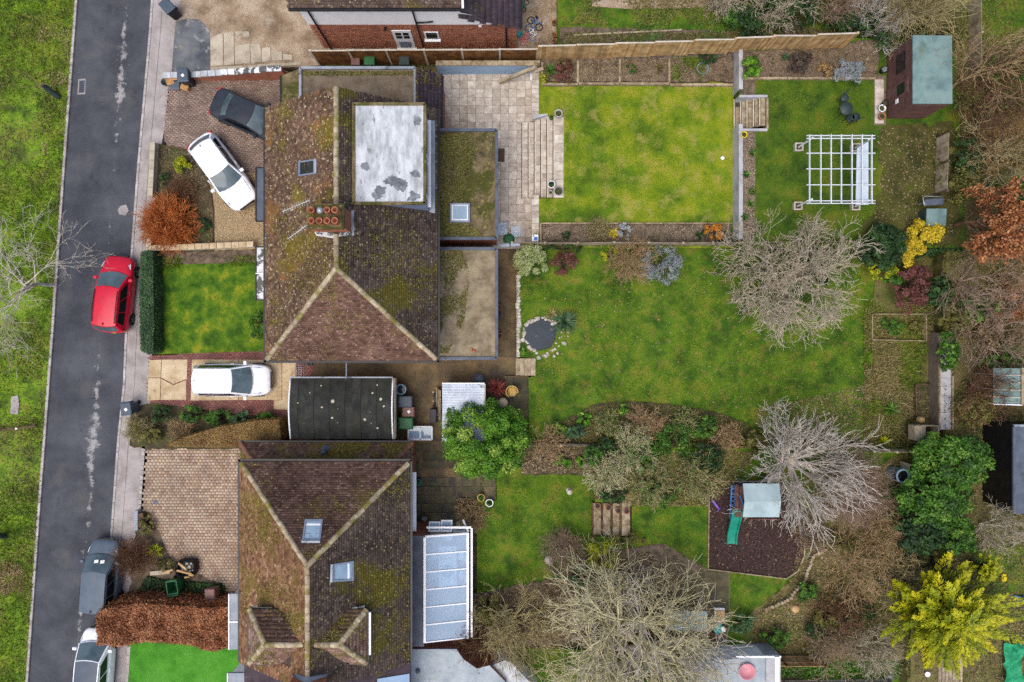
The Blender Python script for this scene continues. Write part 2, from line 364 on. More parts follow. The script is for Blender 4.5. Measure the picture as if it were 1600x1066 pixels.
def conifer(name, label, px, py, z0, rx, ry, h, m, seed=1, sprays=170, per=70, ls=.05, group=None):
    """golden conifer: flat feathery sprays reaching outwards, each of many scale-like leaves"""
    rs = np.random.RandomState(seed); b = np.array(W(px, py, z0 + h * .6)); b[2] = z0; Cs = []; U = []; A = []; sg = []
    for s in range(sprays):
        t = rs.uniform(0, 6.283); e = rs.uniform(0, 1) ** .75; zf = 1 - e
        tip = np.array([math.cos(t) * rx * (.12 + .88 * e) * rs.uniform(.62, 1.15), math.sin(t) * ry * (.12 + .88 * e) * rs.uniform(.62, 1.15), h * (.3 + .7 * math.sqrt(max(0, 1 - (e * .95) ** 2))) * rs.uniform(.85, 1.05)])
        ax = np.array([math.cos(t), math.sin(t), .35]); ax /= np.linalg.norm(ax); L = (.4 + .35 * rs.uniform()) * rx * .8; st = tip - ax * L; side = np.cross(ax, [0, 0, 1.]); side /= np.linalg.norm(side)
        f = rs.uniform(0, 1, per); sgn = rs.choice([-1, 1], per); lat = (1 - f) ** .7 * rs.uniform(0, 1, per) * L * .3; c = st + ax * (f * L)[:, None] + side * (sgn * lat)[:, None] + rs.normal(0, .02, (per, 3)); c[:, 2] -= lat * .35
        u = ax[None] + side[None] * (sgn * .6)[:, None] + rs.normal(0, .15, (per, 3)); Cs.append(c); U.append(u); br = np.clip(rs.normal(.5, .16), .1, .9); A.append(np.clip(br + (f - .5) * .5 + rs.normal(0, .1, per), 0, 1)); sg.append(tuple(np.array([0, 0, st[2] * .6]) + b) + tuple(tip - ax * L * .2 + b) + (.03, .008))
    Cs = np.concatenate(Cs) + b; U = np.concatenate(U); U /= np.linalg.norm(U, axis=1)[:, None]; n = len(Cs); N_ = rs.normal(0, .35, (n, 3)) + np.array([0, 0, 1.]); Wv = np.cross(N_, U); Wv /= np.linalg.norm(Wv, axis=1)[:, None]; s = (ls * rs.uniform(.7, 1.4, n))[:, None]
    V = np.stack([Cs - U * s, Cs + Wv * s * .4, Cs + U * s * 1.3, Cs - Wv * s * .4], 1).reshape(-1, 3); th = thing(name, label, 'tree', tuple(b), group)
    npobj('sprays', V, np.arange(4 * n).reshape(-1, 4), np.concatenate(A), m, th); V, Fq = tubes(sg, 4); npobj('branches', V, Fq, rs.uniform(0, 1, len(Fq)), 'bark', th, smooth=True); V, Fq = tubes([tuple(b) + tuple(b + np.array([0, 0, h * .8])) + (.12, .03)], 8); npobj('trunk', V, Fq, rs.uniform(0, 1, len(Fq)), 'bark', th, smooth=True); return th
# ---------------------------------------------------------------- materials
mat('verge_grass', [(52, 74, 14), (92, 124, 18), (120, 156, 26), (134, 144, 48)], 1.3, 10, layers=[(14, .55, .68, (140, 126, 74), 4, .5), (.5, .56, .66, (124, 116, 62), 6, .5), (38, .5, .6, (44, 70, 8), 3, .6)], bump=.9, bsc=30, k=.88)
mat('lawn_mossy', [(66, 96, 4), (102, 128, 8), (132, 146, 16), (158, 152, 56)], .6, 11, layers=[(1.3, .52, .64, (168, 156, 84), 8, .6), (.9, .55, .66, (84, 124, 2), 8, .65), (9, .58, .68, (116, 114, 30), 5, .4), (40, .5, .62, (66, 90, 4), 3, .5)], bump=.6, bsc=50, k=.84)
mat('lawn_terrace', [(38, 66, 2), (62, 92, 4), (80, 106, 8), (104, 112, 22)], .8, 11, layers=[(1.6, .55, .66, (104, 108, 30), 8, .5), (45, .5, .62, (36, 56, 2), 3, .55), (25, .62, .7, (120, 114, 56), 4, .35)], bump=.6, bsc=50, k=.86)
mat('lawn_damp', [(44, 76, 4), (72, 106, 8), (92, 124, 16), (122, 130, 34)], .9, 11, layers=[(1.8, .53, .64, (126, 120, 44), 8, .6), (1.2, .56, .64, (44, 92, 8), 7, .65), (8, .57, .66, (60, 78, 10), 5, .6), (40, .5, .62, (40, 66, 4), 3, .55), (22, .64, .72, (138, 136, 66), 4, .4)], bump=.8, bsc=45, k=.82)
mat('lawn_front', [(40, 78, 2), (68, 106, 4), (94, 126, 14), (140, 144, 26)], 1.3, 11, layers=[(5, .56, .66, (56, 84, 4), 6, .5), (45, .5, .62, (40, 68, 2), 3, .55)], bump=.6, bsc=50, k=.84)
mat('lawn_artificial', [(56, 122, 22), (70, 142, 30), (84, 152, 44)], 1.2, 9, layers=[(60, .5, .62, (44, 104, 16), 3, .6), (.6, .55, .7, (90, 146, 60), 5, .4)], bump=.5, bsc=80, k=.88)
mat('soil', [(66, 56, 46), (98, 84, 68), (120, 106, 88)], 3, 8, layers=[(20, .58, .66, (140, 126, 106), 3, .6), (1.2, .55, .7, (58, 64, 28), 6, .6)], bump=.8, bsc=25, k=.9)
mat('soil_dark', [(48, 44, 30), (72, 64, 44), (90, 82, 58)], 2, 8, layers=[(22, .62, .7, (124, 112, 84), 3, .5), (1.0, .5, .64, (62, 78, 22), 7, .65)], bump=.8, bsc=25, k=.9)
mat('wild_ground', [(60, 60, 30), (92, 90, 44), (112, 106, 60), (98, 88, 58)], .8, 9, layers=[(18, .56, .66, (122, 110, 76), 4, .6), (.6, .52, .68, (68, 92, 26), 6, .7)], bump=.9, bsc=22, k=.9)
mat('mulch', [(34, 22, 22), (58, 38, 36), (74, 50, 46)], 9, 8, layers=[(30, .64, .7, (150, 126, 112), 3, .5)], bump=1, bsc=28, k=.9)
mat('footpath', [(142, 136, 133), (160, 153, 150), (172, 165, 162)], 1.2, 8, layers=[(.9, .58, .72, (122, 112, 110), 6, .6), (50, .55, .65, (128, 120, 118), 3, .4)], bump=.2, bsc=60, k=.9)
mat('concrete', [(150, 142, 126), (176, 166, 146), (190, 180, 160)], 1.5, 8, layers=[(2, .56, .7, (128, 118, 96), 7, .6), (60, .6, .68, (120, 112, 96), 3, .4)], bump=.2, bsc=50, k=.9)
mat('concrete_ochre', [(170, 148, 112), (192, 172, 138), (204, 188, 156)], 1.2, 8, layers=[(1.4, .56, .7, (150, 124, 84), 7, .6), (7, .61, .63, (110, 92, 66), 9, .6)], bump=.25, bsc=40, k=.9)
mat('concrete_mossy', [(62, 50, 32), (92, 76, 48), (118, 98, 62)], .9, 9, layers=[(.8, .55, .66, (60, 54, 42), 7, .8), (1.6, .6, .72, (104, 98, 38), 6, .6), (6, .64, .7, (150, 136, 106), 6, .5)], bump=.3, bsc=30, rough=.6, k=.9)
mat('kerb', [(140, 134, 130), (170, 164, 160), (188, 182, 178)], 2, 7, layers=[(1.5, .6, .7, (116, 108, 102), 6, .6)], vary=.12, bump=.2, k=.9)
mat('gravel_earth', [(118, 100, 80), (154, 134, 110), (182, 166, 144)], .9, 10, layers=[(45, .52, .62, (112, 90, 70), 3, .6), (1, .56, .7, (178, 168, 152), 6, .6), (30, .62, .7, (206, 188, 160), 3, .6)], bump=.8, bsc=40, k=.9)
mat('gravel_gold', [(140, 118, 84), (176, 152, 112), (198, 178, 140)], 40, 4, layers=[(55, .54, .62, (112, 92, 66), 3, .8), (48, .6, .66, (214, 198, 166), 3, .7)], bump=1, bsc=45, k=.9)
mat('block_brown', [(200, 200, 200), (255, 255, 255)], .8, 8, acols=[(146, 122, 112), (164, 140, 128), (178, 158, 142), (154, 128, 118)], layers=[(.6, .56, .72, (120, 110, 98), 7, .55), (50, .6, .7, (92, 80, 72), 3, .5)], bump=.3, bsc=60, k=.9)
mat('block_red', [(205, 200, 200), (255, 255, 255)], .8, 8, acols=[(142, 86, 82), (162, 102, 96), (150, 94, 90), (176, 120, 110)], layers=[(1.2, .6, .72, (120, 84, 74), 7, .5)], bump=.3, bsc=60, k=.9)
mat('block_buff', [(210, 205, 200), (255, 255, 255)], .7, 8, acols=[(172, 146, 126), (196, 170, 146), (208, 188, 162), (186, 166, 150)], layers=[(.7, .58, .72, (150, 136, 130), 7, .6), (60, .6, .7, (120, 100, 84), 3, .4)], bump=.3, bsc=60, k=.9)
mat('joint_sand', [(100, 88, 76), (124, 110, 96)], 8, 4, layers=[(1, .55, .7, (64, 66, 38), 5, .5)], k=.9)
mat('patio_slab', [(200, 196, 192), (255, 255, 255)], 2.2, 8, acols=[(192, 182, 166), (208, 198, 184), (220, 212, 198), (200, 188, 176)], layers=[(1.5, .58, .72, (176, 164, 142), 8, .6), (14, .62, .7, (150, 134, 112), 5, .4)], bump=.25, bsc=20, k=.93)
mat('slab_mossy', [(170, 170, 160), (255, 255, 255)], 1.6, 8, acols=[(70, 68, 44), (92, 86, 56), (110, 96, 66), (84, 82, 50)], layers=[(.6, .52, .62, (44, 44, 46), 7, .8), (1.7, .6, .7, (92, 100, 40), 6, .5)], bump=.3, bsc=20, rough=.6, k=.9)
mat('sleeper', [(116, 98, 74), (150, 134, 106), (172, 160, 136)], 3, 7, layers=[(1.2, .56, .7, (122, 116, 92), 6, .6)], vary=.12, bump=.4, bsc=18, k=.9, stretch=(1, 1, 1))
mat('render_grey', [(146, 146, 150), (172, 172, 176), (182, 182, 184)], 1.5, 7, layers=[(1, .6, .7, (128, 124, 118), 6, .5)], bump=.1, k=.9)
mat('fence_new', [(160, 124, 78), (186, 152, 104), (204, 174, 128)], 2.5, 7, vary=.3, layers=[(3, .6, .7, (150, 112, 62), 6, .5)], bump=.2, bsc=30, k=.9)
mat('fence_dark', [(92, 58, 28), (124, 84, 44), (146, 104, 58)], 2.5, 7, vary=.18, layers=[(2, .55, .68, (76, 52, 32), 6, .6)], bump=.2, bsc=30, k=.9)
mat('fence_grey', [(128, 114, 92), (160, 146, 122), (178, 166, 142)], 2.5, 7, vary=.15, bump=.2, bsc=30, k=.9)
mat('fence_pale', [(176, 166, 150), (204, 196, 182)], 2.5, 6, bump=.15, k=.9)
mat('timber_dark', [(60, 46, 34), (90, 70, 52), (108, 88, 66)], 3, 7, vary=.15, bump=.3, k=.9)
mat('bark', [(64, 54, 42), (98, 86, 70)], 6, 6, vary=.2, bump=.5, bsc=20, k=.9)
mat('twig_grey', [(168, 156, 134), (204, 192, 168)], 3, 4, vary=.28, rough=.8, k=.9)
mat('twig_white', [(184, 174, 160), (214, 206, 194)], 3, 4, vary=.25, k=.9)
mat('twig_mauve', [(142, 118, 100), (174, 150, 130)], 3, 4, vary=.3, k=.9)
mat('twig_olive', [(160, 146, 100), (194, 180, 134)], 3, 4, vary=.3, k=.9)
mat('twig_straw', [(158, 130, 92), (190, 164, 124)], 3, 4, vary=.3, k=.9)
mat('twig_red', [(172, 90, 44), (206, 130, 70)], 2, 4, vary=.3, k=.9)
mat('twig_brown', [(96, 68, 48), (136, 102, 76)], 3, 4, vary=.3, k=.9)
def leafm(name, cols, k=.9, rough=.6): return mat(name, [(225, 225, 225), (255, 255, 255)], 2, 3, acols=cols, rough=rough, k=k, spec=.35)
leafm('leaf_green', [(20, 50, 6), (46, 88, 12), (76, 124, 24), (126, 158, 60)])
leafm('leaf_bright', [(24, 62, 2), (60, 112, 6), (104, 156, 22), (190, 208, 104)])
leafm('leaf_dark', [(14, 36, 14), (30, 60, 22), (46, 82, 30), (78, 112, 50)])
leafm('leaf_box', [(34, 62, 38), (56, 90, 54), (76, 110, 66), (98, 130, 82)])
leafm('leaf_gold', [(60, 76, 2), (122, 138, 2), (172, 178, 4), (208, 200, 24)])
leafm('leaf_goldshrub', [(150, 130, 10), (196, 170, 24), (222, 196, 44), (196, 186, 50)])
leafm('leaf_variegated', [(112, 130, 72), (150, 164, 100), (184, 192, 132), (204, 208, 158)])
leafm('leaf_silver', [(104, 116, 118), (138, 148, 150), (166, 174, 176), (186, 190, 190)])
leafm('leaf_maroon', [(66, 40, 38), (96, 56, 50), (122, 70, 62), (116, 84, 70)])
leafm('leaf_copper', [(96, 50, 24), (146, 84, 44), (182, 116, 66), (208, 156, 104)])
leafm('leaf_beech', [(104, 58, 32), (146, 86, 50), (178, 116, 74), (208, 156, 112)])
leafm('leaf_tan', [(118, 88, 46), (148, 116, 64), (170, 138, 82), (140, 118, 60)])
leafm('leaf_olive', [(58, 62, 22), (90, 92, 36), (120, 116, 52), (142, 130, 70)])
leafm('leaf_litter', [(84, 64, 44), (122, 100, 70), (156, 134, 100), (190, 172, 138)])
leafm('leaf_autumn', [(140, 96, 20), (190, 130, 30), (200, 110, 40), (214, 170, 60)])
leafm('pebble', [(104, 90, 74), (136, 120, 98), (162, 146, 122), (204, 192, 170)])
leafm('grass_blade', [(44, 68, 6), (88, 118, 14), (120, 152, 24), (152, 154, 72)])
leafm('grass_dry', [(120, 104, 60), (156, 138, 88), (180, 164, 116), (128, 128, 60)])
leafm('blade_red', [(84, 26, 20), (124, 44, 34), (150, 62, 46), (104, 50, 36)])
mat('tile_plum', [(190, 185, 180), (255, 255, 255)], .7, 8, acols=[(84, 62, 50), (108, 82, 66), (130, 102, 82), (160, 134, 110)], layers=[(.5, .53, .62, (116, 102, 16), 10, .75), (.5, .58, .66, (150, 104, 50), 8, .5), (8, .6, .64, (210, 198, 160), 4, .85)], bump=.3, bsc=30, k=.94)
mat('tile_red', [(195, 188, 182), (255, 255, 255)], .7, 8, acols=[(88, 64, 54), (112, 84, 72), (132, 102, 88), (156, 126, 108)], layers=[(.6, .57, .67, (108, 96, 30), 9, .55), (10, .64, .68, (206, 190, 156), 3, .8)], bump=.3, bsc=30, k=.94)
mat('tile_dark', [(190, 190, 190), (255, 255, 255)], .7, 8, acols=[(72, 58, 52), (92, 76, 68), (108, 92, 82), (134, 116, 102)], layers=[(.5, .52, .61, (100, 92, 12), 10, .8), (9, .62, .66, (196, 186, 140), 4, .8)], bump=.3, bsc=30, k=.94)
mat('tile_tan', [(205, 195, 190), (255, 255, 255)], .7, 8, acols=[(98, 66, 46), (136, 98, 70), (164, 126, 94), (192, 158, 124)], layers=[(.5, .55, .66, (108, 98, 26), 10, .65), (10, .65, .69, (204, 192, 160), 3, .7)], bump=.3, bsc=30, k=.94)
mat('tile_pink', [(205, 195, 190), (255, 255, 255)], .9, 8, acols=[(118, 92, 80), (150, 120, 108), (176, 146, 130), (194, 168, 150)], layers=[(.8, .5, .62, (116, 112, 20), 9, .8), (9, .64, .68, (214, 200, 172), 3, .8)], bump=.3, bsc=30, k=.9)
mat('slate', [(58, 48, 54), (78, 66, 74)], 2, 7, vary=.2, layers=[(8, .64, .68, (140, 132, 110), 4, .7), (.8, .58, .68, (80, 78, 24), 8, .7)], bump=.2, k=.9)
mat('ridge', [(130, 116, 92), (162, 148, 122), (184, 172, 148)], 3, 8, vary=.18, layers=[(1.4, .49, .62, (112, 106, 24), 9, .85), (1.0, .55, .65, (150, 124, 106), 6, .5)], bump=.4, k=.9)
mat('deck', [(66, 54, 48), (84, 70, 62)], 3, 5, k=.9)
mat('brick', [(142, 88, 68), (168, 110, 86), (154, 98, 76)], 2, 6, vary=.2, layers=[(1.4, .6, .72, (120, 84, 66), 6, .5)], bump=.2, k=.9)
mat('mortar', [(150, 124, 106), (168, 142, 122)], 6, 4, k=.9)
mat('white_render', [(238, 239, 241), (248, 249, 250)], 2, 5, layers=[(1.2, .62, .74, (200, 200, 200), 6, .4)], k=.9)
mat('blue_render', [(148, 176, 206), (160, 186, 212)], 2, 4, k=.9)
mat('felt_moss', [(74, 66, 44), (104, 92, 64), (128, 114, 84)], 2.0, 10, layers=[(.9, .48, .57, (66, 70, 14), 10, .85), (6, .58, .64, (156, 148, 84), 8, .6), (4, .6, .67, (46, 46, 20), 8, .7)], bump=.6, bsc=20, k=.9)
mat('felt_brown', [(88, 76, 62), (112, 100, 84), (126, 114, 96)], 1.4, 9, layers=[(.9, .6, .7, (74, 72, 38), 8, .6), (26, .6, .68, (70, 62, 52), 4, .5)], bump=.4, bsc=25, k=.9)
mat('felt_beige', [(112, 100, 80), (138, 126, 102), (154, 142, 116)], 1.8, 10, layers=[(1.1, .55, .68, (98, 88, 62), 9, .6), (16, .64, .69, (72, 66, 46), 5, .6)], bump=.3, k=.9)
mat('roof_white', [(146, 152, 156), (178, 184, 188), (204, 208, 212)], 3, 10, layers=[(3, .56, .66, (150, 154, 154), 10, .7), (6, .62, .66, (96, 98, 94), 10, .7), (24, .67, .7, (60, 62, 58), 4, .7)], bump=.1, rough=.7, k=.9, stretch=(1, .35, 1))
mat('roof_pale', [(140, 152, 160), (168, 178, 184)], 1.5, 7, layers=[(5, .64, .68, (60, 64, 64), 9, .8), (.9, .58, .68, (150, 160, 150), 8, .7)], rough=.6, k=.9)
mat('lead', [(70, 78, 92), (92, 100, 114)], 2, 6, layers=[(2, .58, .7, (54, 58, 62), 7, .7)], rough=.55, k=.9)
mat('lead_pale', [(128, 138, 150), (152, 160, 170)], 2, 6, layers=[(1.4, .58, .66, (60, 62, 64), 8, .8), (1.7, .62, .7, (92, 100, 60), 7, .4)], rough=.5, k=.9)
mat('lead_patchy', [(204, 206, 208), (228, 230, 232)], 2, 6, layers=[(2.2, .49, .53, (50, 54, 44), 10, .9)], rough=.6, k=.9)
mat('cladding', [(112, 124, 152), (128, 140, 166)], 2, 4, rough=.5, k=.9)
mat('gutter', [(24, 24, 26), (34, 34, 36)], 3, 3, rough=.4)
mat('upvc', [(232, 234, 238)], rough=.35, k=.92)
mat('pvc_grey', [(112, 124, 144), (126, 138, 156)], 2, 3, rough=.4, k=.9)
mat('terracotta', [(132, 78, 54), (162, 100, 72), (180, 122, 92)], 6, 5, vary=.1, layers=[(4, .58, .7, (190, 166, 140), 5, .5)], k=.88)
mat('black', [(14, 14, 15), (24, 24, 26)], 3, 3, rough=.5)
mat('rubber', [(20, 20, 21), (30, 30, 31)], 5, 3, rough=.8)
mat('garage_felt', [(26, 28, 27), (40, 42, 40), (52, 53, 50)], 1.6, 8, layers=[(.7, .52, .66, (38, 44, 14), 9, .75), (12, .66, .7, (110, 116, 96), 5, .7)], vary=.14, bump=.3, rough=.75, k=.9)
mat('lichen', [(170, 168, 146), (200, 198, 178)], 6, 4, k=.9)
mat('corrugated', [(176, 188, 200), (204, 212, 222)], 1.5, 7, layers=[(2, .6, .7, (84, 92, 96), 9, .8)], rough=.5, k=.9)
mat('bin_blue', [(66, 78, 92), (78, 90, 104)], 3, 4, rough=.5, k=.9)
mat('bin_black', [(36, 38, 44), (48, 50, 56)], 3, 4, rough=.5, k=.9)
mat('bin_green', [(38, 92, 56), (52, 112, 70)], 3, 4, rough=.5, k=.9)
mat('bin_brown', [(112, 80, 76), (130, 96, 90)], 3, 4, rough=.5, k=.9)
mat('cardboard', [(160, 120, 78), (184, 144, 98)], 4, 4, k=.9)
mat('water', [(28, 38, 48), (40, 52, 64)], 1.5, 5, rough=.12, spec=.2, layers=[(14, .66, .7, (130, 140, 80), 4, .6)])
mat('stone', [(150, 142, 128), (184, 178, 164), (204, 198, 188)], 4, 6, vary=.2, layers=[(2, .6, .7, (120, 116, 90), 6, .5)], bump=.4, k=.9)
mat('wicker', [(190, 156, 84), (212, 182, 112)], 30, 4, bump=.6, bsc=60, k=.9)
mat('teal_felt', [(92, 116, 116), (112, 138, 136), (124, 146, 142)], 1.4, 8, layers=[(1, .56, .7, (88, 104, 84), 9, .75), (14, .66, .72, (146, 156, 140), 4, .5)], rough=.8, k=.9)
mat('teal_pale', [(142, 164, 168), (166, 186, 188)], 1.4, 7, layers=[(1.2, .6, .7, (108, 124, 124), 8, .6)], rough=.7, k=.9)
mat('stain_red', [(88, 60, 56), (112, 80, 74)], 3, 6, vary=.15, k=.9)
mat('pergola_white', [(200, 206, 212), (222, 226, 230)], 3, 5, layers=[(2, .6, .7, (170, 174, 170), 6, .5)], k=.9)
mat('canvas', [(176, 190, 202), (192, 204, 214)], 2, 4, k=.9)
mat('slide_green', [(22, 124, 104), (34, 144, 122)], 2, 3, rough=.35, k=.9)
mat('plastic_blue', [(60, 108, 168), (74, 122, 182)], 2, 3, rough=.4, k=.9)
mat('plastic_purple', [(120, 84, 176)], rough=.4)
mat('plastic_pink', [(212, 84, 112), (222, 100, 126)], 2, 3, rough=.4)
mat('plastic_yellow', [(220, 196, 24)], rough=.4)
mat('plastic_white', [(232, 232, 232)], rough=.4)
mat('plastic_dark', [(44, 58, 58), (58, 72, 70)], 3, 3, rough=.5, k=.9)
mat('plastic_teal', [(40, 150, 150), (60, 168, 164)], 3, 3, rough=.4, k=.9)
mat('butt_blue', [(112, 146, 166), (134, 164, 182)], 2, 4, rough=.4, k=.9)
mat('dark_net', [(20, 22, 24), (30, 32, 34)], 3, 4, rough=.9)
mat('green_net', [(30, 140, 96), (60, 168, 120)], 3, 4, rough=.8, k=.9)
mat('glass', [(122, 146, 166), (146, 168, 186)], .8, 3, rough=.08, spec=.6)
mat('glass_dark', [(14, 18, 22), (24, 28, 32)], .8, 3, rough=.05, spec=.7)
mat('glass_car', [(58, 74, 80), (84, 102, 108)], 1.2, 3, rough=.05, spec=.8)
mat('rim', [(120, 122, 126)], metal=.7, rough=.35)
mat('steel', [(160, 164, 170), (182, 186, 190)], 3, 4, metal=.4, rough=.4)
mat('lamp_red', [(150, 14, 16)], rough=.2, spec=.6)
mat('lamp_clear', [(196, 202, 208)], rough=.1, spec=.7)
mat('paving_tarp', [(66, 70, 78), (92, 96, 102), (112, 114, 118)], 1.0, 8, layers=[(2, .57, .66, (150, 150, 148), 9, .8), (1.4, .6, .7, (108, 104, 60), 7, .7)], rough=.6, k=.9)
ca = bpy.data.materials.new('conservatory_glass'); ca.use_nodes = True; MATS['cons_glass'] = ca
_n = ca.node_tree; _o = _n.nodes['Material Output']; _t = _n.nodes.new('ShaderNodeBsdfTransparent'); _t.inputs[0].default_value = (.84, .92, 1, 1); _m = _n.nodes.new('ShaderNodeMixShader'); _m.inputs[0].default_value = .36
_p = _n.nodes['Principled BSDF']; _p.inputs['Base Color'].default_value = (.55, .7, .86, 1); _p.inputs['Roughness'].default_value = .06; _n.links.new(_t.outputs[0], _m.inputs[1]); _n.links.new(_p.outputs[0], _m.inputs[2]); _n.links.new(_m.outputs[0], _o.inputs[0])

def asphalt():
    m = mat('asphalt', [(52, 55, 62), (65, 68, 75), (78, 81, 87)], .5, 10, layers=[(70, .55, .65, (96, 97, 100), 2, .5), (.5, .55, .68, (90, 89, 88), 8, .55), (1.4, .62, .7, (48, 50, 54), 8, .6)], bump=.25, bsc=90, k=.95)
    n = m.node_tree; N = n.nodes; L = n.links; b = N['Principled BSDF']; col = b.inputs['Base Color'].links[0].from_socket
    tc = N.new('ShaderNodeTexCoord'); sp = N.new('ShaderNodeSeparateXYZ'); L.new(tc.outputs['Object'], sp.inputs[0])
    def M(op, a, c=None, d=None):
        x = N.new('ShaderNodeMath'); x.operation = op
        for i, v in enumerate((a, c, d)):
            if v is None: continue
            if isinstance(v, (int, float)): x.inputs[i].default_value = v
            else: L.new(v, x.inputs[i])
        return x.outputs[0]
    def nz(sc, det, off=0.0, vec=None, rgh=.6):
        a = N.new('ShaderNodeVectorMath'); a.operation = 'ADD'; a.inputs[1].default_value = (off, off, off); L.new(tc.outputs['Object'], a.inputs[0])
        t = N.new('ShaderNodeTexNoise'); t.inputs['Scale'].default_value = sc; t.inputs['Detail'].default_value = det; t.inputs['Roughness'].default_value = rgh; L.new(a.outputs[0], t.inputs['Vector']); return t.outputs['Fac']
    # worn patches where the surface dressing has gone along the middle of the road
    xc = M('ADD', M('MULTIPLY', sp.outputs['Y'], .0755), -22.28)
    wob = M('MULTIPLY', M('SUBTRACT', nz(.35, 3, 4.0), .5), .5)
    d = M('ABSOLUTE', M('SUBTRACT', M('SUBTRACT', sp.outputs['X'], xc), wob))
    def bump_(c, hw, s): return M('MULTIPLY', M('MAXIMUM', M('SUBTRACT', 1.0, M('DIVIDE', M('ABSOLUTE', M('SUBTRACT', sp.outputs['Y'], c)), hw)), 0.0), s)
    runs = M('ADD', M('ADD', bump_(14.0, 4.6, .3), bump_(-5.4, 6.2, .32)), bump_(-15.0, 4.5, .16))
    e = M('SUBTRACT', runs, d)
    f = M('ADD', e, M('MULTIPLY', M('SUBTRACT', nz(2.6, 11, 2.0, rgh=.78), .5), 2.0))
    mr = N.new('ShaderNodeMapRange'); L.new(f, mr.inputs[0]); mr.inputs[1].default_value = .1; mr.inputs[2].default_value = .3; mr.inputs[4].default_value = .72
    x = N.new('ShaderNodeMix'); x.data_type = 'RGBA'; L.new(mr.outputs[0], x.inputs[0]); L.new(col, x.inputs[6]); x.inputs[7].default_value = lin((164, 162, 160)); L.new(x.outputs[2], b.inputs['Base Color'])
asphalt()

# ---------------------------------------------------------------- laying helpers
def blocks(parent, poly, z, bw, bl, m, seed=1, rot=0.0, gap=.008, name='paving_blocks', th=.03, dz=.004):
    """small paving blocks: real pieces, too small to pick apart singly, joined in one part"""
    rs = np.random.RandomState(seed); P = PX(poly, z); c, s = math.cos(rot), math.sin(rot)
    Q = [(x * c + y * s, -x * s + y * c) for x, y in P]; xs = [q[0] for q in Q]; ys = [q[1] for q in Q]
    nx = int((max(xs) - min(xs)) / bl) + 2; ny = int((max(ys) - min(ys)) / bw) + 1
    I, J = np.meshgrid(np.arange(nx), np.arange(ny)); X = min(xs) + (I + .5 * (J % 2)) * bl; Y = min(ys) + (J + .5) * bw
    X = X.ravel(); Y = Y.ravel(); k = inpoly(X, Y, Q); X, Y = X[k], Y[k]; n = len(X)
    hx, hy = bl / 2 - gap, bw / 2 - gap; zt = z + rs.normal(0, dz, n); a = rs.normal(0, .01, n)
    V = np.zeros((n, 8, 3))
    for i, (sx, sy, t) in enumerate([(-1, -1, 0), (1, -1, 0), (1, 1, 0), (-1, 1, 0), (-1, -1, 1), (1, -1, 1), (1, 1, 1), (-1, 1, 1)]):
        q = .94 if t else 1.0
        lx, ly = X + sx * hx * q - sy * hy * a, Y + sy * hy * q + sx * hx * a
        V[:, i, 0] = lx * c - ly * s; V[:, i, 1] = lx * s + ly * c; V[:, i, 2] = zt - (0 if t else th)
    f = np.array([[4, 5, 6, 7], [0, 1, 5, 4], [1, 2, 6, 5], [2, 3, 7, 6], [3, 0, 4, 7]]); Fq = (np.arange(n)[:, None, None] * 8 + f[None]).reshape(-1, 4)
    o = npobj(name, V.reshape(-1, 3), Fq, np.repeat(rs.uniform(0, 1, n), 5), m, parent); o['kind'] = 'stuff'; return o
def slab_piece(parent, x0, x1, y0, y1, z, m, rs, name='slab', g=.006, th=.05, pxs=False, bevel=0):
    """one paving slab (world coordinates)"""
    j = rs.normal(0, .003, 4); zz = [z + rs.normal(0, .002) for _ in range(4)]
    P = [(x0 + g, y0 + g), (x1 - g, y0 + g), (x1 - g, y1 - g), (x0 + g, y1 - g)]
    return MB().prism(P, z - th, zz, a=rs.uniform(0, 1)).build(name, m, parent)
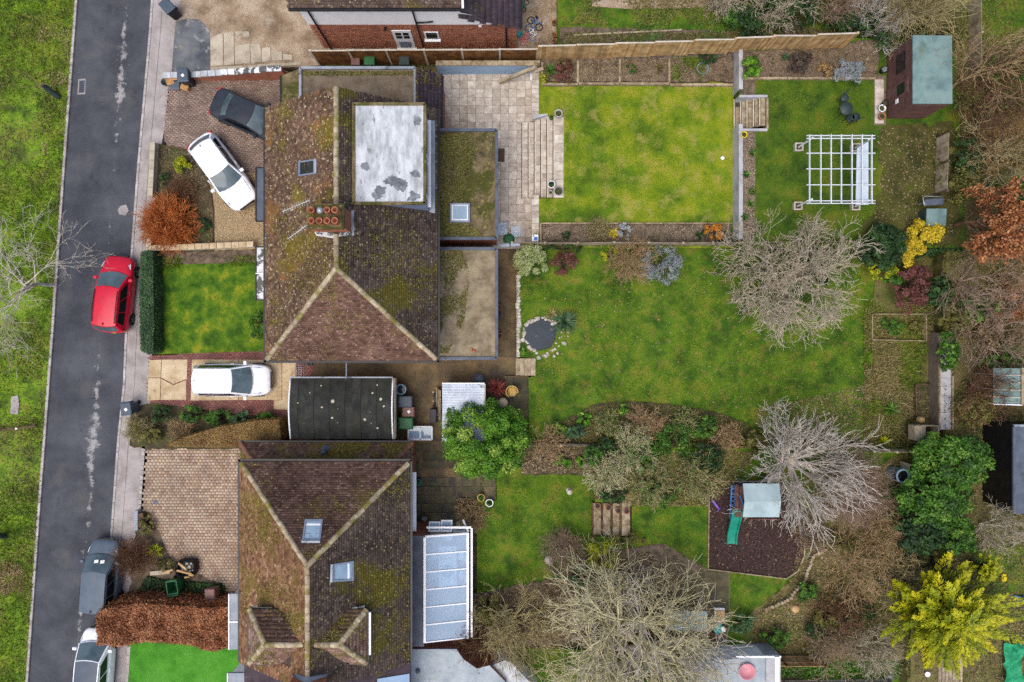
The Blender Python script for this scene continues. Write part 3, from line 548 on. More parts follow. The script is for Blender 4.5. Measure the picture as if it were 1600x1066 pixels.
def roof_tiles(parent, P, m, tw=.165, gauge=.115, seed=1, name='tile_course', skip=None, th=.026, jit=.007):
    """plain tiles on a roof plane (P: 3D outline, eave edge first); real pieces joined in one part"""
    rs = np.random.RandomState(seed); P = [Vector(p) for p in P]
    n = (P[1] - P[0]).cross(P[2] - P[0]).normalized()
    if n.z < 0: n = -n
    u = Vector((0, 0, 1)).cross(n).normalized(); w = n.cross(u).normalized(); o = P[0]
    Q = [((p - o).dot(u), (p - o).dot(w)) for p in P]; xs = [q[0] for q in Q]; ys = [q[1] for q in Q]
    nx = int((max(xs) - min(xs)) / tw) + 2; ny = int((max(ys) - min(ys)) / gauge)
    I, J = np.meshgrid(np.arange(nx), np.arange(ny)); X = (min(xs) + (I + .5 * (J % 2)) * tw).ravel(); Y = (min(ys) + (J + .5) * gauge).ravel()
    k = inpoly(X, Y, Q); X, Y = X[k], Y[k]; u_, w_, n_, o_ = (np.array(v) for v in (u, w, n, o))
    if skip is not None:
        C0 = o_ + X[:, None] * u_ + Y[:, None] * w_; k = ~skip(C0[:, 0], C0[:, 1]); X, Y = X[k], Y[k]
    N = len(X); hx = tw / 2 - .004; hy = gauge * .56; ro = rs.normal(0, .012, N); lift = rs.normal(0, jit, N); V = np.zeros((N, 6, 3))
    for i, (sx, sy, h) in enumerate([(-1, -1, th), (1, -1, th), (1, 1, .004), (-1, 1, .004), (-1, -1, -.004), (1, -1, -.004)]):
        lx = X + sx * hx - sy * hy * ro; ly = Y + sy * hy + sx * hx * ro; hh = h + (np.abs(lift) if h > .01 else 0)
        V[:, i] = o_ + lx[:, None] * u_ + ly[:, None] * w_ + np.broadcast_to(np.reshape(hh, (-1, 1)), (N, 1)) * n_
    f = np.array([[0, 1, 2, 3], [4, 5, 1, 0]]); Fq = (np.arange(N)[:, None, None] * 6 + f[None]).reshape(-1, 4)
    ob = npobj(name, V.reshape(-1, 3), Fq, np.repeat(np.clip(rs.normal(.48, .22, N), 0, 1), 2), m, parent); ob['kind'] = 'stuff'; return ob
def ridge_run(parent, p, q, m='ridge', L=.42, r=.12, seed=1, name='ridge_tile', lift=.02, drop=.35):
    """a run of half-round tiles, each its own piece"""
    p, q = Vector(p), Vector(q); D = (q - p).length; n = max(1, round(D / L)); d = (q - p) / D; rs = np.random.RandomState(seed)
    u = d.cross(Vector((0, 0, 1))).normalized(); t = u.cross(d).normalized()
    for i in range(n):
        a = p + d * (D * i / n + .004); b = p + d * (D * (i + 1) / n - .004); mb = MB(); vs = []; k = 7
        j = rs.normal(0, .008)
        for e, rr in ((a, r), (b, r * .94)):
            vs += [e + u * (math.cos(math.pi * s / (k - 1)) * rr + j) + t * (math.sin(math.pi * s / (k - 1)) * rr * .8 + lift - drop * r) for s in range(k)]
        mb.add(vs, [(s, s + 1, k + s + 1, k + s) for s in range(k - 1)], a=float(rs.uniform(0, 1)), smooth=True)
        mb.add([vs[s] for s in range(k)], [tuple(range(k))]); mb.add([vs[k + s] for s in range(k)], [tuple(range(k - 1, -1, -1))])
        mb.build(name, m, parent)
def fence(name, label, pts, h, m, postm, panel=1.83, group=None, board=.11, cap=None, post=.1, lean=0, face=1, seed=1, posth=.06, rail=True):
    """pts: grid points (px,py,z) along the base; each panel and each post is a part"""
    Ps = [Vector(W(*p)) for p in pts]; th = thing(name, label, 'fence', tuple(Ps[0]), group); rs = random.Random(seed)
    for i in range(len(Ps) - 1):
        a, b = Ps[i], Ps[i + 1]; L = (b - a).length; n = max(1, round(L / panel)); ang = math.atan2((b - a).y, (b - a).x)
        for j in range(n):
            s = a.lerp(b, j / n); e = a.lerp(b, (j + 1) / n); d = (e - s); l = math.hypot(d.x, d.y); zb = min(s.z, e.z) if abs(s.z - e.z) > .02 else s.z; mb = MB(); nb = max(2, int((l - post) / board))
            hh = h + rs.uniform(-.02, .02); zb = (s.z + e.z) / 2
            for k in range(nb):
                t = (post / 2 + (l - post) * (k + .5) / nb) / l; c = s.lerp(e, t)
                mb.box((c.x, c.y, zb + .04 + hh / 2), ((l - post) / nb - .006, .018, hh), ang + .09, rs.random())
            nrm = Vector((-math.sin(ang), math.cos(ang), 0)) * .035
            for zr in (.25, .75): mb.beam((s.x + nrm.x, s.y + nrm.y, zb + hh * zr), (e.x + nrm.x, e.y + nrm.y, zb + hh * zr), .04, .07, .3)
            pn = mb.build('panel', m, th)
            if cap: MB().beam((s.x, s.y, zb + .06 + hh), (e.x, e.y, zb + .06 + hh), .07, .035).build('capping', cap, pn)
            MB().box((s.x, s.y, s.z + (h + posth) / 2 + .02), (post, post, h + posth + .06), ang, rs.random()).build('post', postm, th)
    e = Ps[-1]; MB().box((e.x, e.y, e.z + (h + posth) / 2 + .02), (post, post, h + posth + .06), 0).build('post', postm, th)
    return th
def wall_run(name, label, pts, h, w, m, capm=None, cat='wall', capn=None, capw=None, caph=.05, group=None, seed=1, cl=.5, bricks=False):
    """a low wall along grid points (px,py,z); coping stones are separate pieces"""
    Ps = [Vector(W(*p)) for p in pts]; th = thing(name, label, cat, tuple(Ps[0]), group); mb = MB(); rs = random.Random(seed)
    for a, b in zip(Ps, Ps[1:]):
        mb.beam((a.x, a.y, (a.z + h) / 2 - .1 + a.z / 2), (b.x, b.y, (b.z + h) / 2 - .1 + b.z / 2), w, h + .2)
    mb.build('wall', m, th)
    if capm:
        for a, b in zip(Ps, Ps[1:]):
            D = (b - a).length; n = max(1, round(D / cl))
            for i in range(n):
                p = a.lerp(b, i / n + .004); q = a.lerp(b, (i + 1) / n - .004)
                MB().beam((p.x, p.y, p.z + h + caph / 2 + .003 + rs.uniform(0, .006)), (q.x, q.y, q.z + h + caph / 2 + .003 + rs.uniform(0, .006)), capw or w + .06, caph, rs.random()).build(capn or 'coping_stone', capm, th)
    return th

mat('ridge_brown', [(112, 76, 62), (138, 98, 82)], 3, 6, vary=.15, bump=.3, k=.9)
leafm('leaf_brown', [(42, 34, 30), (66, 54, 46), (86, 72, 62), (108, 94, 82)])
leafm('leaf_moss', [(64, 62, 8), (98, 92, 14), (132, 122, 26), (168, 156, 60)])
mat('twig_pale', [(188, 178, 136), (220, 212, 172)], 3, 4, vary=.28, k=.9)

def moss(parent, P, n, seed, thr=.05, cs=.55, m='leaf_moss', ls=.035, at=()):
    """cushions of moss standing on the tile courses"""
    from mathutils import noise as mn
    rs = np.random.RandomState(seed); P = [Vector(p) for p in P]; nn = (P[1] - P[0]).cross(P[2] - P[0]).normalized()
    if nn.z < 0: nn = -nn
    xs = [p.x for p in P]; ys = [p.y for p in P]; x = rs.uniform(min(xs), max(xs), n); y = rs.uniform(min(ys), max(ys), n); k = inpoly(x, y, [(p.x, p.y) for p in P]); x, y = x[k], y[k]
    cl = np.array([mn.noise((a * cs, b_ * cs, seed * 2.3)) + .5 * mn.noise((a * cs * 4, b_ * cs * 4, seed)) for a, b_ in zip(x, y)]); 
    for (cx_, cy_, r_, s_) in at: cl = cl + s_ * np.exp(-((x - cx_) ** 2 + (y - cy_) ** 2) / (r_ * r_))
    k = cl + rs.normal(0, .14, len(x)) > thr; x, y = x[k], y[k]
    z = P[0].z - (nn.x * (x - P[0].x) + nn.y * (y - P[0].y)) / nn.z; V, Fq = leaves(np.stack([x, y, z + .035], 1), np.tile([list(nn)], (len(x), 1)), ls, rs, .8, .45); o = npobj('moss', V, Fq, np.clip(rs.normal(.5, .25, len(x)), 0, 1), m, parent); o['kind'] = 'stuff'
mat('pool_pink', [(206, 136, 146), (218, 156, 164)], 2, 3, rough=.5, k=.9)
mat('lawn_worn_shade', [(46, 50, 14), (66, 68, 22), (84, 80, 36), (74, 84, 16)], 1.2, 10, layers=[(40, .5, .62, (44, 44, 14), 3, .5), (20, .62, .7, (124, 108, 66), 4, .5)], bump=.7, bsc=45, k=.88)
mat('felt_bare', [(84, 90, 96), (106, 112, 118), (132, 138, 142)], 4, 9, rough=.7, k=.9)
# ---------------------------------------------------------------- the ground, street and plots
RSG = np.random.RandomState(3)
g = MB().add([(-400, -400, -.5), (400, -400, -.5), (400, 400, -.5), (-400, 400, -.5)], [(0, 1, 2, 3)]).build('ground', 'wild_ground'); tag(g, kind='structure')
XL = [(-110, 131), (0, 123), (270, 103), (530, 85), (793, 65), (1066, 46), (1176, 38)]
XR = [(-110, 244), (47, 234), (270, 214.5), (400, 205), (530, 196), (604, 193), (688, 184), (800, 176), (950, 165), (1066, 157), (1176, 149)]
PR = [(-110, 286), (0, 278), (147, 263), (226, 248), (390, 240), (560, 233), (690, 228), (800, 219), (1012, 205), (1066, 199), (1176, 191)]
fx = lambda T, y: float(np.interp(y, [t[0] for t in T], [t[1] for t in T]))
ext = lambda T: [(x, y) for y, x in T]
zone('verge', [(-220, -110)] + [(x - 5, y) for x, y in ext(XL)] + [(-220, 1176)], .07, 'verge_grass')
road = zone('road', ext(XL) + ext(XR)[::-1], 0, 'asphalt')
zone('footpath', [(x + 3, y) for x, y in ext(XR)] + [(x + 4, y) for x, y in ext(PR)[::-1]], .1, 'footpath')
def kerbs(T, off, wd, zt, name):
    e = bpy.data.objects.new(name, None); C.objects.link(e); tag(e, kind='structure'); ORG[e.name] = Vector((0, 0, 0)); y = -60
    while y < 1130:
        y2 = y + 26.4; a = Vector(W(fx(T, y) + off, y + .2, 0)); b = Vector(W(fx(T, y2) + off, y2 - .2, 0))
        MB().beam((a.x, a.y, zt / 2 - .1), (b.x, b.y, zt / 2 - .1), wd, zt + .2, float(RSG.uniform(0, 1))).build('kerb_stone', 'kerb', e, bevel=.015); y = y2
kerbs(XL, -3.0, .14, .085, 'kerb_verge'); kerbs(XR, 2.2, .13, .108, 'kerb_footpath')
tag(MB().prism(PX([(122.5, 124), (134, 123), (133, 147), (121, 148)], .004), -.1, .006).build('drain_frame', 'footpath'), kind='structure')
dc = thing('drain_cover', 'rectangular iron drain cover set in the road beside the kerb', 'drain cover', W(127, 136, .01))
MB().prism(PX([(124, 126), (132.5, 125.5), (131.5, 145), (123, 145.5)], .01), -.05, .012).build('plate', 'lead', dc)
for i in range(6): MB().beam(W(124.5 - i * .15, 128.5 + i * 3, .015), W(131.6 - i * .15, 128.2 + i * 3, .015), .04, .01).build('bar', 'gutter', dc)
tag(MB().prism(PX([(188, 322), (197, 320), (201, 329), (196, 337), (186, 335), (184, 328)], .004), -.1, .004).build('road_patch', 'footpath'), kind='structure')
# footpath joint line
for k, off in enumerate((17, )):
    mb = MB(); ys = list(range(-100, 1150, 25))
    for y0, y1 in zip(ys, ys[1:]):
        mb.beam(W(fx(XR, y0) + off, y0, .1), W(fx(XR, y1) + off, y1, .1), .018, .01)
    tag(mb.build('footpath_joint', 'concrete_mossy'), kind='structure')
# verge grass
VP = [(-60, -20)] + [(x - 6, y) for x, y in ext(XL)] + [(-60, 1100)]
tufts('grass', VP, .07, 60000, .16, .02, 'grass_blade', 2, .35, -.2, 'rough green grass growing over the roadside verge')
tufts('grass', [(fx(XL, y) - 22, y) for y in range(-40, 1100, 60)] + [(fx(XL, y) - 5, y) for y in range(1100, -41, -60)], .07, 9000, .12, .018, 'grass_dry', 5, .7, -.1, 'dry straw coloured grass along the verge kerb')
litter('leaf_litter', [(fx(XL, y) - 12, y) for y in range(-40, 1100, 60)] + [(fx(XL, y) - 5, y) for y in range(1100, -41, -60)], .07, 9000, .04, 'leaf_litter', 4, .03, 'brown leaf litter gathered along the verge kerb', 'leaf litter')
# neighbour's forecourt at the top
zone('gravel_forecourt', [(281, -110), (905, -110), (868, 84), (838, 84), (500, 84), (498, 102), (440, 106), (266, 114)], .09, 'gravel_earth')
zone('tarmac_patch', [(274, 34), (292, 29), (310, 30), (328, 47), (328, 111), (268, 112)], .105, 'paving_tarp')
cs = bpy.data.objects.new('concrete_strip', None); C.objects.link(cs); tag(cs, kind='structure'); ORG[cs.name] = Vector((0, 0, 0))
for p in ([(329, 58), (348, 52), (349, 102), (329, 104)], [(350, 52), (365, 49), (366, 101), (350, 102)], [(367, 71), (390, 68), (391, 99), (367, 101)], [(367, 49), (389, 49), (390, 58), (382, 60), (378, 52), (370, 57)], [(391, 69), (405, 68), (408, 78), (408, 97), (392, 98)],
          [(409, 75), (422, 74), (423, 95), (409, 97)], [(424, 84), (440, 80), (441, 94), (424, 95)], [(442, 84), (456, 86), (457, 93), (442, 94)], [(329, 105), (400, 102), (400, 107), (329, 110)], [(401, 101), (470, 97), (470, 101), (401, 107)]):
    MB().prism(PX(p, .12), 0, .118 + RSG.uniform(0, .006)).build('concrete_slab', 'concrete', cs)
# upper house frontage
d1 = zone('driveway', [(264, 128), (445, 110), (490, 135), (490, 268), (335, 268), (303, 240), (262, 230), (256, 215)], .1, 'joint_sand')
blocks(d1, [(262, 126), (445, 110), (490, 135), (490, 268), (335, 268), (303, 240), (262, 230), (256, 215)], .118, .105, .21, 'block_brown', 1, R(6))
zone('gravel_drive', [(303, 241), (335, 269), (490, 269), (490, 394), (333, 392), (331, 330), (322, 285)], .108, 'gravel_gold')
litter('gravel', [(318, 275), (335, 269), (416, 269), (416, 388), (333, 388), (331, 330)], .108, 9000, .018, 'pebble', 7, .01, 'golden gravel spread over the drive by the bay', 'gravel')
zone('flower_bed', [(246, 224), (262, 228), (303, 238), (324, 280), (333, 325), (334, 394), (240, 394)], .13, 'soil_dark')
litter('leaf_litter', [(248, 228), (300, 240), (324, 290), (332, 330), (332, 386), (246, 388)], .13, 5000, .03, 'leaf_litter', 11, .03, 'dead leaves scattered over the corner bed by the drive', 'leaf litter')
ed = thing('bed_edging', 'dark curved edging between corner bed and gravel drive', 'edging', W(320, 280, .1))
MB().tube([W(x, y, .15) for x, y in ((266, 229), (285, 233), (301, 240), (313, 255), (323, 280), (330, 305), (333, 330), (333, 386))], .05, 6).build('edging', 'timber_dark', ed)
zone('bed_strip', [(243, 392), (490, 388), (490, 416), (250, 416)], .12, 'soil')
zone('front_lawn', [(248, 414), (490, 408), (490, 546), (244, 554)], .13, 'lawn_front')
tufts('grass', [(250, 404), (414, 398), (414, 416), (250, 420)], .125, 2500, .12, .02, 'grass_blade', 8, .8, -.1, 'ragged grass edge of the front lawn below the wall')
rd = zone('driveway', [(234, 557), (490, 539), (490, 660), (432, 653), (380, 648), (229, 629)], .09, 'joint_sand')
blocks(rd, [(234, 556), (490, 538), (490, 660), (432, 653), (380, 648), (229, 629)], .108, .105, .21, 'block_red', 5, R(1))
for p in ([(233, 563), (252, 562), (251, 590), (232, 590)], [(232, 591), (251, 591), (250, 625), (230, 626)], [(253, 562), (293, 562), (292, 592), (271, 600), (252, 590)], [(252, 592), (271, 602), (291, 594), (291, 625), (251, 625)],
          [(300, 562), (372, 562), (372, 625), (298, 626)], [(373, 562), (440, 563), (440, 625), (373, 625)], [(441, 563), (462, 563), (462, 640), (428, 640), (428, 626), (441, 625)]):
    MB().prism(PX(p, .12), 0, .128 + RSG.uniform(0, .005)).build('concrete_slab', 'concrete_ochre', rd)
zone('bed_between_drives', [(229, 631), (300, 638), (432, 655), (445, 690), (445, 702), (226, 702), (202, 696), (204, 640)], .13, 'soil_dark')
d2 = zone('driveway', [(223, 700), (445, 700), (445, 935), (345, 935), (262, 872), (232, 818), (216, 800)], .1, 'joint_sand')
blocks(d2, [(229, 700), (445, 700), (445, 935), (345, 935), (262, 872), (234, 818), (221, 800)], .118, .16, .2, 'block_buff', 9, R(0), dz=.003)
for i in range(13):
    y = 701 + i * 7.6; a = W(224.5 - (i * 7.6) * .07, y, .12)
    MB().box((a[0], a[1], .08), (.15, .24, .1), 0, RSG.uniform(0, 1)).build('edging_block', 'kerb', d2)
MB().prism(PX([(239, 782), (246, 782), (246, 788), (239, 788)], .12), .05, .124).build('drain_grate', 'lead', d2)
zone('flower_bed', [(216, 800), (234, 800), (268, 874), (348, 915), (362, 945), (200, 945)], .125, 'soil')
zone('hedge_bed', [(200, 932), (445, 932), (445, 1012), (200, 1012)], .115, 'soil')
zone('artificial_lawn', [(203, 1000), (445, 1000), (445, 1176), (192, 1176)], .14, 'lawn_artificial')
for i in range(6):
    y = 1010 + i * 14; a = W(201 - i * .95, y + 7, .15); MB().box((a[0], a[1], .09), (.16, .46, .12), R(-4), RSG.uniform(0, 1)).build('lawn_edging_block', 'kerb', None); o = C.objects[-1]
    tag(o, kind='structure')
# passage between the houses and the alley behind
zone('passage', [(445, 558), (812, 558), (812, 590), (795, 600), (795, 704), (445, 704)], .1, 'concrete_mossy')
zone('alley', [(768, 384), (810, 384), (810, 560), (768, 560)], .094, 'concrete_mossy')
for p, a in (([(452, 566), (486, 566), (486, 588), (452, 588)], 0), ([(488, 565), (540, 565), (540, 589), (488, 589)], 0)):
    pass
# upper patio: every slab its own piece
pt = zone('patio', [(640, 112), (838, 112), (838, 392), (640, 392)], .07, 'joint_sand')
Z = .12; gx, gy = 12.85, 12.85; rs = np.random.RandomState(21)
x0 = 692.0
for j in range(22):
    for i in range(12):
        xa, xb = x0 + i * gx, x0 + (i + 1) * gx; ya = 113.6 + j * gy; yb = ya + gy
        if xb > 835 or yb > 389: xb = min(xb, 836); yb = min(yb, 389)
        if xa > 833 or ya > 387: continue
        if xb < 776 and ya > 210: continue
        a, b = W(xa, yb, Z), W(xb, ya, Z); slab_piece(pt, a[0], b[0], a[1], b[1], Z, 'patio_slab', rs)
MB().prism(PX([(777, 232), (788.5, 232), (788.5, 253), (777, 253)], .13), .05, .135).build('doormat', 'timber_dark', pt)
# retaining wall and lawn of the upper garden
zone('upper_lawn', [(841, 108), (1160, 108), (1160, 388), (841, 388), (841, 310), (881, 310), (881, 181), (841, 181)], .95, 'lawn_mossy')
tufts('grass', [(846, 134), (1142, 134), (1142, 346), (846, 346), (846, 312), (883, 312), (883, 180), (846, 180)], .95, 26000, .05, .014, 'grass_blade', 12, .5, -.25, 'short mossy grass of the upper lawn behind the patio')
rw = thing('retaining_wall', 'pale stone retaining wall along the patio edge of the lawn', 'wall', W(836, 240, .1)); rs = np.random.RandomState(4)
for yl, yh in ((388, 310), (181, 108)):
    a, b = W(833, yl, .1), W(841, yh, .1); MB().prism([(a[0], a[1]), (b[0], a[1]), (b[0], b[1]), (a[0], b[1])], 0, .93).build('wall', 'patio_slab', rw)
for i in range(10):
    y = 110 + i * 7.2
    p, q = W(831, y + 7.1, .98), W(842, y, .98); slab_piece(rw, p[0], q[0], p[1], q[1], .985, 'patio_slab', rs, 'coping_slab')
for i in range(8):
    y = 311 + i * 9.6
    p, q = W(831, y + 9.5, .98), W(842, y, .98); slab_piece(rw, p[0], q[0], p[1], q[1], .985, 'patio_slab', rs, 'coping_slab')
# patio steps: five flights of treads, each slab a piece
st = thing('garden_steps', 'wide pale stone steps rising from patio to upper lawn', 'steps', W(848, 245, .1)); xs = [817, 827, 836.5, 846.5, 856, 866, 880]; rs = np.random.RandomState(8)
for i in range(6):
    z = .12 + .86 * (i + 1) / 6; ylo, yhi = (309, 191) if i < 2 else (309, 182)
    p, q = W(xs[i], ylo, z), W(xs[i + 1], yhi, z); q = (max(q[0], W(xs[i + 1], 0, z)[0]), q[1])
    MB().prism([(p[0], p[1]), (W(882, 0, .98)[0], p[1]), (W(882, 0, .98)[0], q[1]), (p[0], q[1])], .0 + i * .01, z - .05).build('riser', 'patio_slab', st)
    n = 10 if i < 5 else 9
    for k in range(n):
        if k == 0: MB().box((p[0] - .005, (p[1] + q[1]) / 2, z + .004), (.07, q[1] - p[1], .02)).build('nosing', 'fence_pale', st); MB().box((p[0] - .06, (p[1] + q[1]) / 2, z - .13), (.035, q[1] - p[1], .03)).build('riser_shade_line', 'timber_dark', st)  # pale nosing; dark strip stands in for the shadow line at each tread
        y0_ = p[1] + (q[1] - p[1]) * k / n; y1_ = p[1] + (q[1] - p[1]) * (k + 1) / n; slab_piece(st, p[0] - .03, q[0] + .01, y0_, y1_, z, 'patio_slab', rs, 'tread_slab')
w_ = thing('side_wall', 'small grey rendered wedge wall beside the top of patio steps', 'wall', W(838, 186, .3))
p = W(833, 188, .5); MB().add([(p[0], p[1] - .02, .12), (p[0] + .75, p[1] - .02, .8), (p[0] + .75, p[1] + .2, .99), (p[0], p[1] + .12, .99), (p[0], p[1] - .1, .99), (p[0] + .75, p[1] + .12, .99)], [(0, 1, 5, 4), (4, 5, 2, 3), (0, 4, 3), (1, 2, 5)]).build('render', 'render_grey', w_)
# upper beds with sleepers
zone('raised_bed', [(845, 92), (1150, 82), (1150, 128), (845, 128)], 1.1, 'soil')
sl_ = thing('sleeper_edging', 'weathered timber sleepers edging the bed below the tall fence', 'edging', W(1000, 130, .95))
for x0_, x1_, y_ in ((846, 903, 131.5), (904, 968, 130.5), (969, 1046, 130.5), (1047, 1146, 132)):
    a, b = W(x0_, y_, 1.15), W(x1_, y_, 1.15); MB().box(((a[0] + b[0]) / 2, a[1], 1.03), (b[0] - a[0] - .01, .12, .26), 0, RSG.uniform(0, 1)).build('sleeper', 'sleeper', sl_, bevel=.01)
for x_, y0_ in ((847, 97), (903, 95), (968.5, 92), (1046, 92)):
    a, b = W(x_, y0_, 1.17), W(x_, 129, 1.17); MB().box((a[0], (a[1] + b[1]) / 2, 1.06), (.11, a[1] - b[1], .24), 0, RSG.uniform(0, 1)).build('sleeper', 'sleeper', sl_, bevel=.01)
zone('lower_bed', [(845, 349.5), (1143, 349.5), (1143, 384), (845, 384)], 1.03, 'soil')
sl2 = thing('sleeper_edging', 'thin timber boards edging the bed below the mossy lawn', 'edging', W(990, 349, .95))
for x0_, x1_ in ((845, 893), (894, 966), (967, 1035), (1036, 1143)):
    a, b = W(x0_, 349, 1.06), W(x1_, 349.4, 1.06); MB().box(((a[0] + b[0]) / 2, a[1], .99), (b[0] - a[0] - .01, .07, .2), 0, RSG.uniform(0, 1)).build('board', 'sleeper', sl2)
a, b = W(845, 349, 1.06), W(845, 382, 1.06); MB().box((a[0], (a[1] + b[1]) / 2, .99), (.07, a[1] - b[1], .2), 0).build('board', 'sleeper', sl2)
litter('leaf_litter', [(848, 98), (1143, 86), (1143, 127), (848, 127)], 1.1, 5200, .03, 'leaf_litter', 14, .03, 'dead leaves over the bed under the tall fence', 'leaf litter')
litter('pebbles', [(848, 352), (1140, 352), (1140, 374), (848, 374)], 1.03, 2600, .03, 'pebble', 15, .02, 'pale stones scattered in the narrow bed by the fence', 'pebbles')
# terrace above
zone('terrace_lawn', [(1155, 60), (1490, 60), (1510, 388), (1155, 388), (1155, 203.5), (1198, 203.5), (1198, 150), (1155, 150)], 1.85, 'lawn_terrace')
tufts('grass', [(1184, 126), (1366, 126), (1366, 200), (1420, 210), (1440, 330), (1350, 350), (1184, 350)], 1.85, 16000, .06, .014, 'grass_blade', 18, .5, -.2, 'short green grass of the terrace around the pergola')
rt = thing('retaining_wall', 'grey rendered retaining wall between mossy lawn and terrace', 'wall', W(1148, 250, .95))
X0 = W(1145, 0, .95)[0]
for ya, yb in ((82, 150), (203, 378)):
    a, b = W(1145, yb, .95), W(1145, ya, .95); y1_ = W(0, ya, 1.85)[1]
    MB().prism([(X0, a[1]), (X0 + .2, a[1]), (X0 + .2, b[1]), (X0, b[1])], .7, 1.93).build('wall', 'render_grey', rt)
ws = thing('terrace_steps', 'brown timber tread steps climbing to the terrace between grey walls', 'steps', W(1170, 178, .95)); xs = [1147, 1157, 1167, 1177, 1187, 1195]; rs = np.random.RandomState(31)
Ylo, Yhi = W(0, 201, 1.4)[1], W(0, 153, 1.4)[1]
for i in range(5):
    z = .95 + .9 * (i + 1) / 5; x0_, x1_ = W(xs[i], 0, z)[0], W(xs[i + 1], 0, z)[0]
    MB().prism([(x0_ + .03, Ylo), (W(1195, 0, 1.85)[0], Ylo), (W(1195, 0, 1.85)[0], Yhi), (x0_ + .03, Yhi)], .7, z - .04).build('riser', 'timber_dark', ws)
    MB().box(((x0_ + x1_) / 2 + .04, (Ylo + Yhi) / 2, z), (x1_ - x0_ - .05, Yhi - Ylo, .04), 0, .5).build('tread', 'sleeper', ws)
    MB().box((x0_ + .0, (Ylo + Yhi) / 2, z + .004), (.05, Yhi - Ylo, .05), 0, .9).build('nosing', 'fence_pale', ws)
for y_ in (150.5, 203): a, b = W(1155, y_, 1.95), W(1199, y_, 1.95); MB().box(((a[0] + b[0]) / 2, a[1], 1.5), (b[0] - a[0], .12, .95), 0).build('side_wall', 'render_grey', ws)
a, b = W(1199, 151, 1.95), W(1199, 203, 1.95); MB().box((a[0], (a[1] + b[1]) / 2, 1.7), (.1, a[1] - b[1] - .13, .55), 0).build('end_board', 'sleeper', ws)
zone('shaded_ground', rough_edge([(1372, 205), (1400, 196), (1490, 190), (1504, 384), (1352, 384), (1350, 345), (1368, 330), (1378, 270)], 3.0, 9, 5), 1.856, 'lawn_worn_shade')  # worn olive-brown lawn with the shade under the trees painted into its colour
zone('terrace_bed', [(1157, 205), (1180, 205), (1180, 376), (1157, 376)], 1.87, 'soil')
litter('pebbles', [(1158, 206), (1180, 206), (1179, 375), (1157, 375)], 1.87, 2600, .035, 'pebble', 16, .02, 'pale pebbles over the narrow bed above the terrace wall', 'pebbles')
zone('terrace_bed', [(1157, 80), (1372, 62), (1372, 121), (1157, 121)], 1.9, 'soil')
zone('terrace_bed', [(1157, 122), (1180, 122), (1180, 149), (1157, 149)], 1.88, 'soil')
litter('leaf_litter', [(1158, 84), (1370, 66), (1370, 119), (1158, 119)], 1.9, 4200, .03, 'leaf_litter', 17, .03, 'dead leaves over the terrace bed below the stepped fence', 'leaf litter')
s3 = thing('sleeper_edging', 'long timber sleeper edging along the terrace bed', 'edging', W(1270, 122, 1.85))
for x0_, x1_ in ((1160, 1230), (1231, 1300), (1301, 1368)):
    a, b = W(x0_, 122.5, 1.98), W(x1_, 123, 1.98); MB().box(((a[0] + b[0]) / 2, a[1], 1.92), (b[0] - a[0] - .01, .11, .2), 0, RSG.uniform(0, 1)).build('sleeper', 'sleeper', s3)
pv = zone('terrace_path', [(1366, 118), (1384, 118), (1384, 196), (1366, 196)], 1.86, 'joint_sand'); rs = np.random.RandomState(6)
for i in range(5):
    a, b = W(1367, 124 + (i + 1) * 13.8, 1.9), W(1381, 124 + i * 13.8, 1.9); slab_piece(pv, a[0], b[0], a[1], b[1], 1.9, 'patio_slab', rs)
# neighbour's top garden
zone('back_garden', [(871, -110), (1560, -110), (1560, 62), (1320, 60), (1190, 75), (1000, 88), (871, 96)], .9, 'lawn_damp')
zone('garden_path', [(925, -30), (1120, -30), (1130, 8), (1080, 12), (980, 14), (925, 10)], .915, 'gravel_earth')
zone('bed_strip', [(876, 42), (1150, 48), (1250, 40), (1320, 58), (1190, 73), (1000, 86), (876, 94)], .93, 'soil')
litter('ground_cover', [(880, 52), (1150, 52), (1320, 40), (1320, 58), (1190, 70), (1000, 84), (880, 90)], .93, 9000, .05, 'leaf_olive', 19, .15, 'low weedy ground cover behind the tall fence', 'ground cover', clump=-.1)
litter('ground_cover', [(900, 40), (1150, 30), (1320, 10), (1320, 50), (1190, 66), (1000, 78), (900, 80)], .93, 6000, .05, 'leaf_green', 20, .2, 'patches of green weeds behind the tall fence', 'ground cover', clump=.05)
bb = thing('bed_board', 'thin grey plank lying along the weedy bed behind the fence', 'plank', W(950, 52, .95)); MB().beam(W(897, 55, 1.0), W(1065, 47, 1.0), .08, .06).build('plank', 'fence_grey', bb)
zone('play_yard', [(812, -110), (862, -110), (864, 74), (812, 80)], .105, 'gravel_earth')
# middle garden
zone('middle_lawn', [(812, 388), (1368, 390), (1368, 700), (826, 700), (826, 590), (836, 588), (836, 560), (812, 558)], .8, 'lawn_damp')
tufts('grass', [(815, 430), (1360, 400), (1360, 640), (1200, 690), (1100, 640), (930, 630), (885, 650), (830, 640), (828, 590), (850, 560), (890, 540), (890, 480), (815, 470)], .8, 46000, .07, .016, 'grass_blade', 22, .6, -.2, 'damp uneven grass of the middle garden lawn')
zone('vegetable_bed', [(1366, 384), (1475, 384), (1475, 702), (1366, 702)], .86, 'wild_ground')
zone('mixed_border', [(826, 702), (850, 686), (885, 655), (925, 633), (985, 627), (1060, 633), (1130, 647), (1170, 662), (1190, 700), (1190, 706), (826, 706)], .84, 'soil_dark')
litter('leaf_litter', [(850, 690), (885, 656), (925, 635), (985, 629), (1060, 635), (1130, 649), (1170, 664), (1186, 700), (850, 700)], .84, 9000, .045, 'leaf_olive', 23, .12, 'weedy ground cover under the shrubs of the curved border', 'ground cover')
zone('lower_border', [(815, 696), (930, 694), (930, 743), (815, 743)], .78, 'soil_dark')
